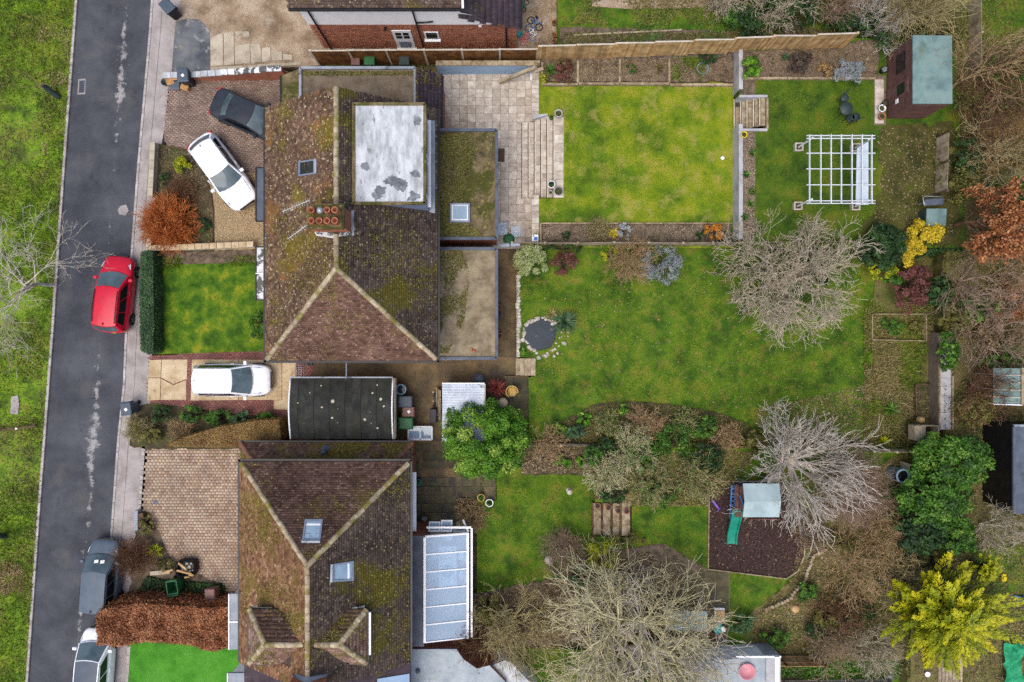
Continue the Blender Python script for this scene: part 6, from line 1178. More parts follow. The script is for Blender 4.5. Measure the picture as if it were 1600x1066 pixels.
# ---------------------------------------------------------------- cars
def loft(rings, cap=True):
    n = len(rings[0]); vs = [v for r in rings for v in r]; fs = [(j * n + i, j * n + i + 1, (j + 1) * n + i + 1, (j + 1) * n + i) for j in range(len(rings) - 1) for i in range(n - 1)]
    if cap: fs += [tuple(range(n - 1, -1, -1)), tuple(range((len(rings) - 1) * n, len(rings) * n))]
    return vs, fs
def paint(name, c, flake=.0, rough=.28):
    m = mat(name, [c, tuple(min(255, int(v * 1.08) + 2) for v in c)], 3, 3, rough=rough, spec=.3, k=.95); b = m.node_tree.nodes['Principled BSDF']; b.inputs['Coat Weight'].default_value = .0 if c[0] < 100 else .2; b.inputs['Specular IOR Level'].default_value = .12 if c[0] < 100 else .3; b.inputs['Coat Roughness'].default_value = .08
paint('paint_red', (186, 20, 48)); paint('paint_white', (226, 230, 236)); paint('paint_black', (46, 51, 60)); paint('paint_slate', (82, 94, 106)); paint('roof_black', (74, 84, 96), rough=.2)
wheel_mesh = {}
def car(name, label, px, py, ang, L, Wd, Ht, pm, z0=.0, xr=-.46, xr2=-.36, xf2=.08, xf=.27, belt=.92, roofm=None, glass='glass_car', bow=.2, rail=False, nose=.78, rack=False, tailw=.8):
    p = W(px, py, z0); t = thing(name, label, 'car', p, None, ang if abs(ang) > 1e-6 else 1e-6); h = Wd / 2; B = belt
    st = [(0, tailw * .68, .5, .72), (.008, tailw * .86, .4, B - .14), (.03, .86, .32, B - .03), (.07, .935, .26, B + .02), (.14, .98, .2, B + .03), (.3, 1, .18, B), (.5, 1, .18, B - .01), (.66, 1, .18, B + .01), (.76, .985, .18, B + .0), (.86, .96, .2, B - .1), (.93, .89, .24, B - .17), (.97, nose, .3, B - .24), (.99, nose * .82, .34, B - .31), (1, nose * .6, .38, B - .38)]
    rings = []
    for s, w, zb, zt in st:
        x = (s - .5) * L; w *= h; H_ = zt - zb
        half = [(w * .88, zb), (w * .985, zb + H_ * .2), (w, zb + H_ * .5), (w * .985, zb + H_ * .78), (w * .93, zb + H_ * .93), (w * .8, zt), (w * .45, zt + .025)]
        rings.append([(x, -y, z) for y, z in half] + [(x, 0, zt + .035)] + [(x, y, z) for y, z in half[::-1]] + [(x, -half[0][0], zb)])
    vs, fs = loft(rings); fs = [f[::-1] for f in fs]; mb = MB(); mb.add(vs, fs, .5, True); body = mb.build('body', pm, t)
    md = body.modifiers.new('sub', 'SUBSURF'); md.levels = 1; md.render_levels = 1
    X = lambda f: f * L
    wb, wt = h * .93, h * .72
    def surf(kind, u, v, off=0.0):
        # u across (-1..1), v from base (0) to top (1)
        if kind == 'front': xa, xb = X(xf) + bow * (1 - u * u) * .9, X(xf2) + bow * .45 * (1 - u * u)
        else: xa, xb = X(xr) - bow * .7 * (1 - u * u), X(xr2) - bow * .55 * (1 - u * u)
        y = u * (wb * .96 + (wt - wb * .96) * v); z = B + (Ht - .06 - B) * (v ** .92) + .02 * (1 - u * u); x = xa + (xb - xa) * v
        nx = (1 if kind == 'front' else -1) * .6
        return Vector((x + nx * off, y, z + off * .8))
    def grid(f, U, V_): return [[f(u, v) for u in U] for v in V_]
    def sheet(G):
        vs = [Vector(p) for r in G for p in r]; n = len(G[0]); fs = [(j * n + i, j * n + i + 1, (j + 1) * n + i + 1, (j + 1) * n + i) for j in range(len(G) - 1) for i in range(n - 1)]
        q = fs[len(fs) // 2]; nn = (vs[q[1]] - vs[q[0]]).cross(vs[q[3]] - vs[q[0]])
        return vs, fs if nn.dot(vs[q[0]] - Vector((0, 0, .5))) > 0 else [f[::-1] for f in fs]
    Us = [-1, -.8, -.5, -.2, 0.2, .5, .8, 1]
    sh = MB()
    for k in ('front', 'rear'): sh.add(*sheet(grid(lambda u, v: surf(k, u, v), Us, [0, .33, .66, 1])), .5, True)
    def roofp(u, s, off=0): a, b = surf('rear', u, 1), surf('front', u, 1); q = a.lerp(b, s); q.z += .06 * math.sin(math.pi * min(1, max(0, s))) ** .6 * (1 - .35 * u * u) + off; return q
    def side(sg, s, v, off=0.0):
        a = surf('rear', sg, v); b = surf('front', sg, v); q = a.lerp(b, s); q.y += sg * (off + .03 * math.sin(math.pi * s)); q.z += (.04 * math.sin(math.pi * s) if v > .98 else 0) ; return q
    for sg in (-1, 1): sh.add(*sheet(grid(lambda s, v: side(sg, s, v), [0, .2, .5, .8, 1], [0, .5, 1])), .5, True)
    sh.build('pillars', pm, t)
    MB().add(*sheet(grid(lambda u, s: roofp(u * (.93 if roofm else 1), s, .004 if roofm else 0), Us, [0, .1, .3, .5, .7, .9, 1])), .5, True).build('roof', roofm or pm, t)
    if roofm: MB().add(*sheet(grid(lambda u, s: roofp(u, s), Us, [0, .1, .3, .5, .7, .9, 1])), .5, True).build('roof_frame', pm, t)
    Ug = [-.92, -.6, -.2, .2, .6, .92]
    ws = MB().add(*sheet(grid(lambda u, v: surf('front', u, v, .012), Ug, [.04, .35, .65, .95])), .5, True).build('windscreen', glass, t)
    MB().add(*sheet(grid(lambda u, v: surf('rear', u, v, .012), [-.86, -.5, 0, .5, .86], [.18, .5, .9])), .5, True).build('rear_window', glass, t)
    for sg in (-1, 1):
        for s0, s1 in ((.1, .34), (.36, .62), (.64, .9)):
            MB().add(*sheet(grid(lambda s, v: side(sg, s, v, .012), [s0, (s0 + s1) / 2, s1], [.1, .5, .86])), .5, True).build('side_window', 'glass_dark', t)
        y = sg * h; fwd = X(xf) - .12
        m_ = MB().box((fwd - .12, y * 1.06, B + .08), (.16, .2, .13)).build('wing_mirror', pm, t, bevel=.03)
        a = X(.5) - .34; MB().add([(a + .02, sg * h * .56, B - .19), (a + .1, sg * h * .68, B - .22), (a - .1, sg * h * .84, B - .14), (a - .36, sg * h * .9, B - .07), (a - .2, sg * h * .76, B - .1)], [(0, 1, 2, 3, 4)] if sg < 0 else [(4, 3, 2, 1, 0)]).build('headlight', 'lamp_clear', t)
        a = -X(.5); MB().box((a + .15, sg * h * .78, B - .12), (.12, .24, .16), -sg * .5).build('tail_light', 'lamp_red', t, bevel=.03)
        for f in (-.31, .31):
            key = round(Wd, 2)
            wl = MB().lathe((0, 0, 0), [(.0, -.1), (.31, -.1), (.325, -.07), (.325, .07), (.31, .1), (.22, .1), (.2, .085), (0, .085)], 20)
            V_ = [(X(f) + v[0], sg * (h - .1) + sg * v[2], .325 + v[1]) for v in wl.V]; wl.V = V_; w_ = wl.build('wheel', 'rubber', t)
            rm = MB()
            for q in range(5): c_, s_ = math.cos(q * 1.2566), math.sin(q * 1.2566); rm.beam((X(f), sg * (h - .005), .325), (X(f) + .19 * c_, sg * (h - .005), .325 + .19 * s_), .05, .02)
            rm.build('rim', 'rim', w_)
        MB().box((X(.02), sg * (h * .985), B - .08), (.2, .03, .03)).build('door_handle', pm, t)
    MB().beam((X(xf) + bow * .6, -.45 * h, B + .03), (X(xf) - .1, .1 * h, B + .12), .02, .02).build('wiper', 'black', t); MB().beam((X(xf) + bow * .6, .3 * h, B + .03), (X(xf) - .16, .75 * h, B + .12), .02, .02).build('wiper', 'black', t)
    MB().box((X(.5) - .02, 0, .45), (.05, .5, .12)).build('number_plate', 'plastic_white', t); MB().box((X(.5) - .0, 0, B - .36), (.06, h * 1.0, .12)).build('grille', 'black', t); MB().box((-X(.5) + .0, 0, .62), (.05, .5, .12)).build('number_plate', 'plastic_yellow', t)
    for sg in (-1, 1):   # bonnet shut lines
        MB().tube([(X(xf) + .1, sg * h * .8, B + .028), (X(.4), sg * h * .74, B - .075)], .008, 4).build('shut_line', 'black', t)
    if rail:
        for sg in (-1, 1): MB().tube([roofp(sg * .93, s, .05) for s in (.05, .3, .6, .95)], .018, 6).build('roof_rail', 'black', t)
    q = roofp(0, .06, .03); MB().add([q + Vector(d) for d in ((-.08, 0, 0), (.08, -.025, 0), (.08, .025, 0), (-.06, 0, .07))], [(0, 1, 3), (1, 2, 3), (2, 0, 3)]).build('aerial', 'black', t)
    return t
car('parked_car', 'red hatchback parked half on the pavement beside the box hedge', 191, 461, R(90 - 6), 4.1, 1.76, 1.5, 'paint_red', xr=-.47, xr2=-.4, xf2=.06, xf=.25, rail=True)
car('parked_car', 'black coupe on the block drive partly hidden by the house eaves', 400, 189, R(-24), 4.4, 1.74, 1.36, 'paint_black', .12, xr=-.33, xr2=-.2, xf2=.04, xf=.22, belt=.9)
car('parked_car', 'white hatchback parked at an angle on the gravel drive', 356, 273, R(-54), 4.35, 1.78, 1.46, 'paint_white', .12, xr=-.43, xr2=-.33, xf2=.03, xf=.21)
car('parked_car', 'white hatchback on the ochre concrete drive between the houses', 371, 593, 0, 4.05, 1.76, 1.5, 'paint_white', .13, xr=-.47, xr2=-.42, xf2=.04, xf=.26)
car('parked_car', 'dark slate estate car at the kerb with papers on its dashboard', 172, 893, R(90 - 4), 3.85, 1.76, 1.55, 'paint_slate', xr=-.47, xr2=-.42, xf2=.1, xf=.28)
car('parked_car', 'white car with black roof parked beside the copper beech hedge', 160, 1036, R(90 - 4), 4.3, 1.78, 1.5, 'paint_white', xr=-.47, xr2=-.42, xf2=.16, xf=.33, roofm='roof_black')
pp = thing('paper_sheets', 'white papers left on the dashboard of the slate car', 'paper', W(155, 877, 1.0)); a = W(153, 878, 1.32)
for dx, dy in ((-.12, 0), (.2, -.02)): MB().box((a[0] + dx, a[1] + dy, 1.26), (.22, .16, .008), .1, tilt=('X', -.5)).build('sheet', 'plastic_white', pp)
# ---------------------------------------------------------------- bins, pots, small things
def wheelie(label, px, py, bm, lm_, z0=.1, rz=0, s=1.0, open_=False, sticker=None, name='wheelie_bin'):
    p = W(px, py, z0); t = thing(name, label, 'bin', p, None, rz or 1e-6); r = lambda w, d, z: [(-w / 2, -d / 2, z), (w / 2, -d / 2, z), (w / 2, d / 2, z), (-w / 2, d / 2, z)]
    a, b, c = r(.44 * s, .5 * s, .06), r(.55 * s, .66 * s, .95 * s), r(.59 * s, .7 * s, .97 * s); inn = r(.5 * s, .6 * s, .96 * s); ib = r(.42 * s, .46 * s, .3)
    vs = a + b + c + [(x, y, z + .05) for x, y, z in c] + [(x, y, z + .05) for x, y, z in inn] + ib
    f = [(3, 2, 1, 0)] + [(j * 4 + i, j * 4 + (i + 1) % 4, (j + 1) * 4 + (i + 1) % 4, (j + 1) * 4 + i) for j in range(5) for i in range(4)] + [(20, 21, 22, 23)]
    MB().add(vs, f).build('body', bm, t, bevel=.02)
    if not open_:
        l = r(.6 * s, .74 * s, 1.03 * s); l2 = r(.5 * s, .6 * s, 1.1 * s); ld = MB().add(l + [(x, y, z + .03) for x, y, z in l] + l2, [(3, 2, 1, 0)] + [(j * 4 + i, j * 4 + (i + 1) % 4, (j + 1) * 4 + (i + 1) % 4, (j + 1) * 4 + i) for j in range(2) for i in range(4)] + [(8, 9, 10, 11)]).build('lid', lm_, t, bevel=.015)
        if sticker: MB().box((.02, -.04, 1.1 * s + .004), (.14, .14, .006), .6).build('sticker', 'plastic_white', ld)
    else: MB().box((0, -.42 * s, .75), (.56 * s, .06, .6)).build('lid', lm_, t, bevel=.015)
    MB().cyl((-.24 * s, .37 * s, .98 * s), (.24 * s, .37 * s, .98 * s), .02, n=6).build('handle', bm, t)
    for sx in (-1, 1): MB().cyl((sx * .2 * s, .27 * s, .1), (sx * .28 * s, .27 * s, .1), .1, n=12).build('wheel', 'rubber', t)
    return t
wheelie('dark blue wheelie bin on the pavement edge by the gravel forecourt', 276, 24, 'bin_black', 'bin_blue', rz=.7)
wheelie('blue wheelie bin with sticker at the end of the white capped wall', 300, 129, 'bin_black', 'bin_blue', rz=.06, sticker=1)
wheelie('blue lidded wheelie bin alone on the pavement by the mixed hedge', 213, 636, 'bin_blue', 'bin_blue', rz=.1, sticker=1, s=.95)
wheelie('blue wheelie bin behind the garage, next to the water butt', 638, 625, 'bin_blue', 'bin_blue', rz=1.57)
wheelie('brown wheelie bin behind the garage, between blue and green bins', 642, 641, 'bin_brown', 'bin_brown', rz=1.57, s=.9, sticker=1)
wheelie('green wheelie bin behind the garage beside the cold frame', 639, 658, 'bin_green', 'bin_green', rz=1.57, s=1.05)
wheelie('open green wheelie bin at the foot of the buff drive', 283, 908, 'bin_green', 'bin_green', rz=.15, open_=True)
wheelie('brown wheelie bin against the copper beech hedge', 340, 920, 'bin_brown', 'bin_brown', rz=.05, s=.9)
wheelie('small green bin by the long brown fence, dark rear passage', 583, 103, 'bin_green', 'bin_green', rz=0, s=.95)
wheelie('plum bin by the brown fence, left of the green one', 561, 103, 'bin_brown', 'bin_brown', rz=0, s=.8)
wheelie('teal bin standing by the brown fence near the slated lean-to', 636, 103, 'plastic_dark', 'plastic_dark', rz=0, s=.95)
def pot(label, px, py, z, r, h, m='terracotta', soil='soil_dark', name='plant_pot', cat='pot', empty=False, plant=None, group=None):
    p = W(px, py, z); t = thing(name, label, cat, p, group); MB().lathe(p, [(r * .7, 0), (r * .95, h * .9), (r * 1.05, h * .9), (r * 1.05, h), (r * .86, h), (r * .8, h * .7)], 18).build('pot', m, t)
    MB().lathe((p[0], p[1], p[2] + h * .75), [(0, .01), (r * .82, 0)], 14).build('soil', 'black' if empty else soil, t)
    if plant:
        rs = np.random.RandomState(int(px)); n = 160; q = rs.normal(0, 1, (n, 3)); q /= np.linalg.norm(q, axis=1)[:, None]; q[:, 2] = np.abs(q[:, 2]); Pt = np.array(p) + np.array([0, 0, h * .85]) + q * r * .9 * rs.uniform(.3, 1, (n, 1)); V, Fq = leaves(Pt, q, .05, rs); npobj('leaves', V, Fq, rs.uniform(0, 1, n), plant, t)
    return t
pot('tall grey pot at the top corner of the patio steps', 872, 181, .98, .2, .42, 'render_grey')
pot('small black pot beside the tall grey pot', 861, 186, .98, .11, .2, 'black', plant='leaf_green')
pot('white bowl pot with leaves at lower end of the patio steps', 861, 290, .98, .19, .3, 'plastic_white', plant='leaf_dark')
pot('dark blue pot on white slab at corner of the patio steps', 872, 301, .98, .2, .35, 'bin_blue')
pot('small grey pot tucked behind the patio step pots', 860, 302, .9, .11, .2, 'render_grey')
pot('yellow flowerpot in the pebble bed by the terrace steps', 1161, 212, 1.87, .16, .2, 'plastic_yellow')
pot('dark pot standing at the foot of the terrace steps', 1150, 166, .95, .14, .3, 'bin_blue')
pot('black pot with pale stems beside the summerhouse path', 1377, 112, 1.9, .17, .3, 'black', plant='leaf_silver')
pot('black pot nearest the summerhouse wall', 1379, 164, 1.9, .16, .3, 'black')
pot('white rimmed pot of soil on the summerhouse path', 1374, 172, 1.9, .18, .3, 'plastic_white')
pot('terracotta pot on the last slab of the summerhouse path', 1375, 184, 1.9, .17, .25, 'terracotta')
for i, (x_, y_, l_) in enumerate(((779, 481, 'terracotta pot beside the flat roof, topmost in the alley'), (778, 491, 'dark pot below the topmost alley pot'), (780, 525, 'terracotta pot lowest in the alley'), (779, 514, 'small terracotta saucer pot in the alley'))): pot(l_, x_, y_, .1, .16 if i != 3 else .12, .3, 'bin_black' if i == 1 else 'terracotta', empty=True)
for i, (x_, y_, l_) in enumerate(((933, 789, 'terracotta pot at the head of first sleeper step'), (950, 791, 'orange terracotta pot at the head of second sleeper step'), (965, 796, 'terracotta pot at the head of third sleeper step'), (978, 797, 'terracotta pot at the head of last sleeper step'), (932, 838, 'terracotta pot at the foot of the sleeper steps'), (947, 842, 'half hidden terracotta pot under the pale tree twigs'))): pot(l_, x_, y_, .85 + .12 * i if i < 4 else .75, .15, .26, 'terracotta', empty=i < 4)
pot('green planted pot with buff rim on the mossy slab steps', 752, 776, .66, .19, .3, 'wicker', plant='leaf_green'); pot('white rimmed planted pot at the corner of the mossy steps', 765, 784, .72, .2, .32, 'plastic_white', plant='leaf_green')
pot('terracotta pot in row along the play yard wall, topmost', 866, 38, .3, .14, .25, 'terracotta'); pot('terracotta pot in row along the play yard wall, middle', 866, 57, .3, .14, .25, 'terracotta'); pot('terracotta pot in row along the play yard wall, lowest', 866, 67, .3, .13, .25, 'terracotta')
pot('grey pot on the mossy patio beside the conservatory', 664, 809, .15, .14, .25, 'render_grey', plant='leaf_silver'); pot('teal pot on the mossy patio below the house gutter', 655, 752, .15, .16, .3, 'plastic_teal', plant='leaf_green'); pot('small green pot among mossy slabs near the house', 652, 727, .15, .12, .2, 'bin_green')
pw = wall_run('yard_wall', 'low timber wall carrying pots beside the play yard', [(866, -40, .1), (866, 76, .1)], .2, .25, 'sleeper')
# water butts
def butt(label, px, py, z, r, h, m, open_=True, name='water_butt'):
    p = W(px, py, z); t = thing(name, label, 'water butt', p); MB().lathe(p, [(r * .85, 0), (r, h * .4), (r * .95, h), (r * 1.05, h), (r * 1.05, h + .05), (r * .8, h + .05), (r * .78, h - .1)], 20).build('barrel', m, t); MB().lathe((p[0], p[1], p[2] + h - .1), [(0, .01), (r * .8, 0)], 16).build('water', 'water' if open_ else 'black', t); return t
butt('pale blue water butt at the corner of the garage', 630, 607, .1, .28, .8, 'butt_blue'); butt('pale blue compost bin with dark mouth beside the spreading tree', 1394, 738, 1.4, .36, 1.0, 'butt_blue', False, 'compost_bin')
rl = thing('drum_stand', 'grey round lidded drum beside the corrugated store', 'drum', W(747, 592, .1)); p = W(747, 592, .6); MB().lathe((p[0], p[1], .1), [(.2, 0), (.2, .45), (.3, .47), (.3, .53), (.05, .58), (0, .58)], 20).build('lid', 'lead', rl)
# cold frame, barbecue, rubbish
cf = thing('cold_frame', 'white framed glazed cold frame behind the bins', 'cold frame', W(657, 677, .1)); z = .7; a, b = W(638, 687, z), W(675, 667, z); MB().prism([(a[0], a[1]), (b[0], a[1]), (b[0], b[1]), (a[0], b[1])], .1, z - .04).build('box', 'upvc', cf)
for i in range(2): x0_ = a[0] + (b[0] - a[0]) * i / 2; MB().prism([(x0_ + .06, a[1] + .08), (x0_ + (b[0] - a[0]) / 2 - .04, a[1] + .08), (x0_ + (b[0] - a[0]) / 2 - .04, b[1] - .06), (x0_ + .06, b[1] - .06)], z - .04, z - .02).build('pane', 'glass', cf)
for p_, q_ in (((a[0], a[1]), (b[0], a[1])), ((a[0], b[1]), (b[0], b[1])), ((a[0], a[1]), (a[0], b[1])), ((b[0], a[1]), (b[0], b[1])), (((a[0] + b[0]) / 2, a[1]), ((a[0] + b[0]) / 2, b[1]))): MB().beam((*p_, z), (*q_, z), .07, .05).build('frame_bar', 'upvc', cf)
bq = thing('barbecue', 'dark covered barbecue box beside the stacked planks', 'barbecue', W(677, 648, .1)); p = W(677, 650, .8); MB().box((p[0], p[1], .55), (.36, .75, .6)).build('cover', 'bin_black', bq, bevel=.04)
for sx in (-1, 1):
    for sy in (-1, 1): MB().cyl((p[0] + sx * .14, p[1] + sy * .3, .1), (p[0] + sx * .14, p[1] + sy * .3, .3), .025, n=6).build('leg', 'black', bq)
bt = thing('bottle_row', 'row of bottles and jars beside the stacked planks', 'bottles', W(678, 620, .1))
for i in range(8): p = W(678 + (i % 2) * 1.5, 612 + i * 3.6, .1); MB().lathe(p, [(.05, 0), (.05, .18), (.02, .24), (.02, .3), (0, .3)], 8).build('bottle', ['plastic_white', 'lead', 'bin_green', 'pvc_grey'][i % 4], bt)
pk = thing('plank_stack', 'stack of weathered planks leaning beside the corrugated store', 'planks', W(685, 625, .1))
for i in range(5): MB().beam((*W(682 + i * 1.7, 605 + i, .4)[:2], .3 + .1 * i), (*W(682 + i * 1.6, 655, .4)[:2], .25 + .1 * i), .05, .14, .2 * i).build('plank', 'timber_dark' if i % 2 else 'fence_grey', pk)
sg_ = thing('rotary_rack', 'metal grid rack on the passage ground by the house wall', 'rack', W(468, 578, .1))
for i in range(4): MB().tube([W(463 + i * 4, 567, .16), W(463 + i * 4, 589, .16)], .012, 5).build('bar', 'steel', sg_)
for i in range(7): MB().tube([W(463, 567 + i * 3.6, .17), W(475, 567 + i * 3.6, .17)], .012, 5).build('bar', 'steel', sg_)
bl_ = thing('garden_tub', 'small blue tub on the passage floor by the house', 'tub', W(485, 567, .1)); MB().lathe(W(485, 567.5, .1), [(.1, 0), (.15, .2), (.12, .2), (.09, .03), (0, .03)], 14).build('tub', 'bin_blue', bl_)
# rubbish by the white wall
tb_ = thing('plastic_tub', 'dark green round tub at the pavement end of white wall', 'tub', W(261, 131, .1)); MB().lathe(W(261, 131, .1), [(.14, 0), (.2, .28), (.17, .28), (.13, .04), (0, .04)], 16).build('tub', 'plastic_dark', tb_)
def carton(label, px, py, z, d, rz, m='cardboard', name='cardboard_box'):
    p = W(px, py, z); t = thing(name, label, 'box', p, None, rz or 1e-6); MB().box((0, 0, d[2] / 2), d).build('box', m, t); MB().box((0, d[1] * .62, d[2] * .9), (d[0] * .96, d[1] * .3, .015), 0, tilt=('X', -.5)).build('flap', m, t); MB().box((0, -d[1] * .62, d[2] * .92), (d[0] * .96, d[1] * .3, .015), 0, tilt=('X', .4)).build('flap', m, t)
carton('brown cardboard box heaped against the white capped wall', 269, 127, .1, (.4, .4, .35), .3); carton('flattened brown cardboard box beside the blue bin', 292, 139, .1, (.42, .22, .3), -.35); carton('crumpled cardboard box behind the dark recycling crate', 277, 124, .1, (.4, .3, .5), .1); carton('dark blue recycling crate among the cardboard', 277, 135, .1, (.5, .36, .3), 0, 'bin_blue', 'recycling_crate')
# builder's bag
bg_ = thing('rubble_bag', 'black builder bag of rubble and timber on the buff drive', 'rubble bag', W(291, 888, .12)); p = W(291, 888, .5); mb = MB(); k = 20; vs = []
for f, zz in ((1.0, 0), (1.1, .25), (1.05, .5), (.92, .45), (.85, .25)): vs += [(p[0] + .48 * f * (abs(math.cos(6.283 * i / k)) ** .5) * math.copysign(1, math.cos(6.283 * i / k)) * rng.uniform(.92, 1.08), p[1] + .42 * f * (abs(math.sin(6.283 * i / k)) ** .5) * math.copysign(1, math.sin(6.283 * i / k)) * rng.uniform(.92, 1.08), .12 + zz + rng.uniform(-.04, .06)) for i in range(k)]
mb.add(vs, [(j * k + i, j * k + (i + 1) % k, (j + 1) * k + (i + 1) % k, (j + 1) * k + i) for j in range(4) for i in range(k)] + [tuple(range(4 * k, 5 * k))], .5, False); mb.build('bag', 'black', bg_)
for i in range(14): stone(bg_, (p[0] + rng.uniform(-.3, .3), p[1] + rng.uniform(-.25, .25), .4), rng.uniform(.05, .11), rng.random(), 'rubble')
for q0, q1 in (((276, 892), (300, 897)), ((254, 897), (270, 890)), ((288, 903), (303, 898)), ((278, 880), (292, 890))): MB().beam((*W(*q0, .6)[:2], .55), (*W(*q1, .6)[:2], .62), .1, .07).build('timber_offcut', 'fence_new', bg_)
pl = thing('concrete_post', 'broken pale concrete gravel board by the rubble bag', 'plank', W(248, 896, .1)); MB().beam((*W(235, 896, .2)[:2], .2), (*W(266, 893, .2)[:2], .22), .22, .08).build('plank', 'concrete', pl)
we = thing('wall_pier', 'broken blue-grey wall pier at the pavement corner of buff drive', 'wall', W(213, 815, .1)); p = W(213, 815, .5)
for i in range(8): MB().box((W(213, 0, .5)[0], W(0, 800 + i * 3.8, .5)[1], .32), (.18, .12, .44), 0, .1 * i).build('block', 'lead_pale', we)
MB().box((*W(222, 812, .3)[:2], .3), (.45, .7, .36), .3).build('pier_core', 'timber_dark', we)
# verge things
gd = thing('tree_guard', 'dark green mesh tree guard leaning beside the verge sapling', 'tree guard', W(88, 148, .07)); MB().cyl((*W(77, 139, .4)[:2], .9), (*W(92, 152, .1)[:2], .12), .14, .16, 14).build('mesh_tube', 'plastic_dark', gd)
g2 = thing('tree_guard', 'dark green tree guard tube at the edge of the lower verge', 'tree guard', W(4, 838, .07)); MB().cyl((*W(-6, 836, .9)[:2], .9), (*W(8, 838, .1)[:2], .1), .15, .16, 14).build('mesh_tube', 'plastic_dark', g2)
bnch = thing('low_rail', 'low wooden knee rail at the edge of the verge', 'rail', W(25, 668, .07)); MB().beam((*W(-20, 674, .5)[:2], .5), (*W(56, 666, .5)[:2], .5), .1, .1).build('rail', 'timber_dark', bnch)
for x_ in (0, 26, 52): MB().box((*W(x_, 672 - x_ * .1, .25)[:2], .25), (.1, .1, .45)).build('post', 'timber_dark', bnch)
MB().box((*W(25, 670, .56)[:2], .555), (.12, .08, .006)).build('plate', 'plastic_white', bnch)
ss = thing('stone_slab', 'flat grey stone slab half sunk in the verge grass', 'slab', W(23, 633, .07)); MB().prism(PX([(18, 620), (28, 618), (30, 632), (28, 648), (16, 646)], .12), 0, .13).build('slab', 'footpath', ss)
# ---------------------------------------------------------------- pergola, furniture, sheds
zt = 3.9; pg = thing('pergola', 'white open lattice pergola on four planted posts, canvas along one side', 'pergola', W(1289, 278, 1.85)); gx0, gx1 = W(1263, 0, zt)[0], W(1365, 0, zt)[0]; gy0, gy1 = W(0, 317, zt)[1], W(0, 213, zt)[1]
for i, x_ in enumerate((1264, 1281.5, 1297.5, 1313.5, 1330, 1346, 1361)): X_ = W(x_, 0, zt)[0]; MB().beam((X_, gy0 - .06, zt + .06), (X_, gy1 + .06, zt + .06), .036, .1).build('rafter', 'pergola_white', pg)
for y_ in (212, 216.5, 239.5, 264, 289, 314, 318): Y_ = W(0, y_, zt)[1]; MB().beam((gx0 - .08, Y_, zt - .02), (gx1 + .08, Y_, zt - .02), .034, .09).build('beam', 'pergola_white', pg)
for i, (bx, by) in enumerate(((1245, 232), (1333, 233), (1243.5, 323.5), (1333, 324))):
    b_ = Vector(W(bx, by, 1.85)); tx = gx0 + .12 if i in (0, 2) else gx1 - .2; ty = gy1 - .15 if i < 2 else gy0 + .15
    MB().beam(b_, (tx * .35 + b_.x * .65, ty * .35 + b_.y * .65, zt - .05), .08, .08).build('post', 'pergola_white', pg)
    MB().beam((tx * .35 + b_.x * .65, ty * .35 + b_.y * .65, zt - .6), (tx, ty, zt - .05), .05, .05).build('brace', 'pergola_white', pg)
    pl_ = MB().lathe(b_, [(.0, .0)], 4); mb = MB(); o_ = [(-1, -1), (1, -1), (1, 1), (-1, 1)]; vs = [(b_.x + x * .18, b_.y + y * .18, b_.z) for x, y in o_] + [(b_.x + x * .21, b_.y + y * .21, b_.z + .32) for x, y in o_] + [(b_.x + x * .15, b_.y + y * .15, b_.z + .32) for x, y in o_] + [(b_.x + x * .14, b_.y + y * .14, b_.z + .2) for x, y in o_]
    mb.add(vs, [(j * 4 + i_, j * 4 + (i_ + 1) % 4, (j + 1) * 4 + (i_ + 1) % 4, (j + 1) * 4 + i_) for j in range(3) for i_ in range(4)] + [(12, 13, 14, 15)]); pn = mb.build('planter', 'fence_pale', pg); MB().box((b_.x, b_.y, b_.z + .22), (.27, .27, .03)).build('soil', 'soil_dark', pn)
P = PX([(1357, 221), (1357, 320), (1337, 320), (1339, 232)], zt - .12); MB().prism(P, zt - .16, zt - .12).build('canopy', 'canvas', pg)
tbl = thing('bistro_table', 'round dark metal bistro table on the terrace lawn', 'table', W(1322, 170, 1.85)); p = W(1322, 170, 2.5); MB().lathe((p[0], p[1], 2.53), [(0, .03), (.33, .03), (.34, 0), (0, 0)], 20).build('tabletop', 'plastic_dark', tbl)
for i in range(3): MB().tube([(p[0], p[1], 2.5), (p[0] + .1 * math.cos(i * 2.1), p[1] + .1 * math.sin(i * 2.1), 2.1), (p[0] + .26 * math.cos(i * 2.1), p[1] + .26 * math.sin(i * 2.1), 1.86)], .016, 6).build('leg', 'plastic_dark', tbl)
def bistro(label, px, py, rz):
    p = W(px, py, 1.85); t = thing('bistro_chair', label, 'chair', p, None, rz); MB().lathe((0, 0, .44), [(0, .03), (.2, .03), (.21, 0), (0, 0)], 16).build('seat', 'plastic_dark', t)
    for sx in (-1, 1): MB().tube([(sx * .16, .18, 0), (sx * .17, -.16, .44), (sx * .17, -.2, .85)], .014, 6).build('leg', 'plastic_dark', t); MB().tube([(sx * .16, -.22, 0), (sx * .17, .15, .44)], .014, 6).build('leg', 'plastic_dark', t)
    MB().tube([(-.17, -.2, .83), (-.1, -.24, .92), (.1, -.24, .92), (.17, -.2, .83)], .02, 6).build('back_rail', 'plastic_dark', t); MB().box((0, -.21, .7), (.3, .02, .16)).build('backrest', 'plastic_dark', t)
bistro('dark metal bistro chair above the round terrace table', 1313.5, 158, R(210)); bistro('dark metal bistro chair below the round terrace table', 1331, 187, R(20)); bistro('dark folded bistro chair nearest the planted post', 1322.5, 189, R(-30))
sh = thing('summerhouse', 'dark red timber summerhouse with pale teal felt roof', 'summerhouse', W(1440, 120, 1.85)); zr_ = 4.2; a, b = W(1428, 160, zr_), W(1487, 57, zr_)
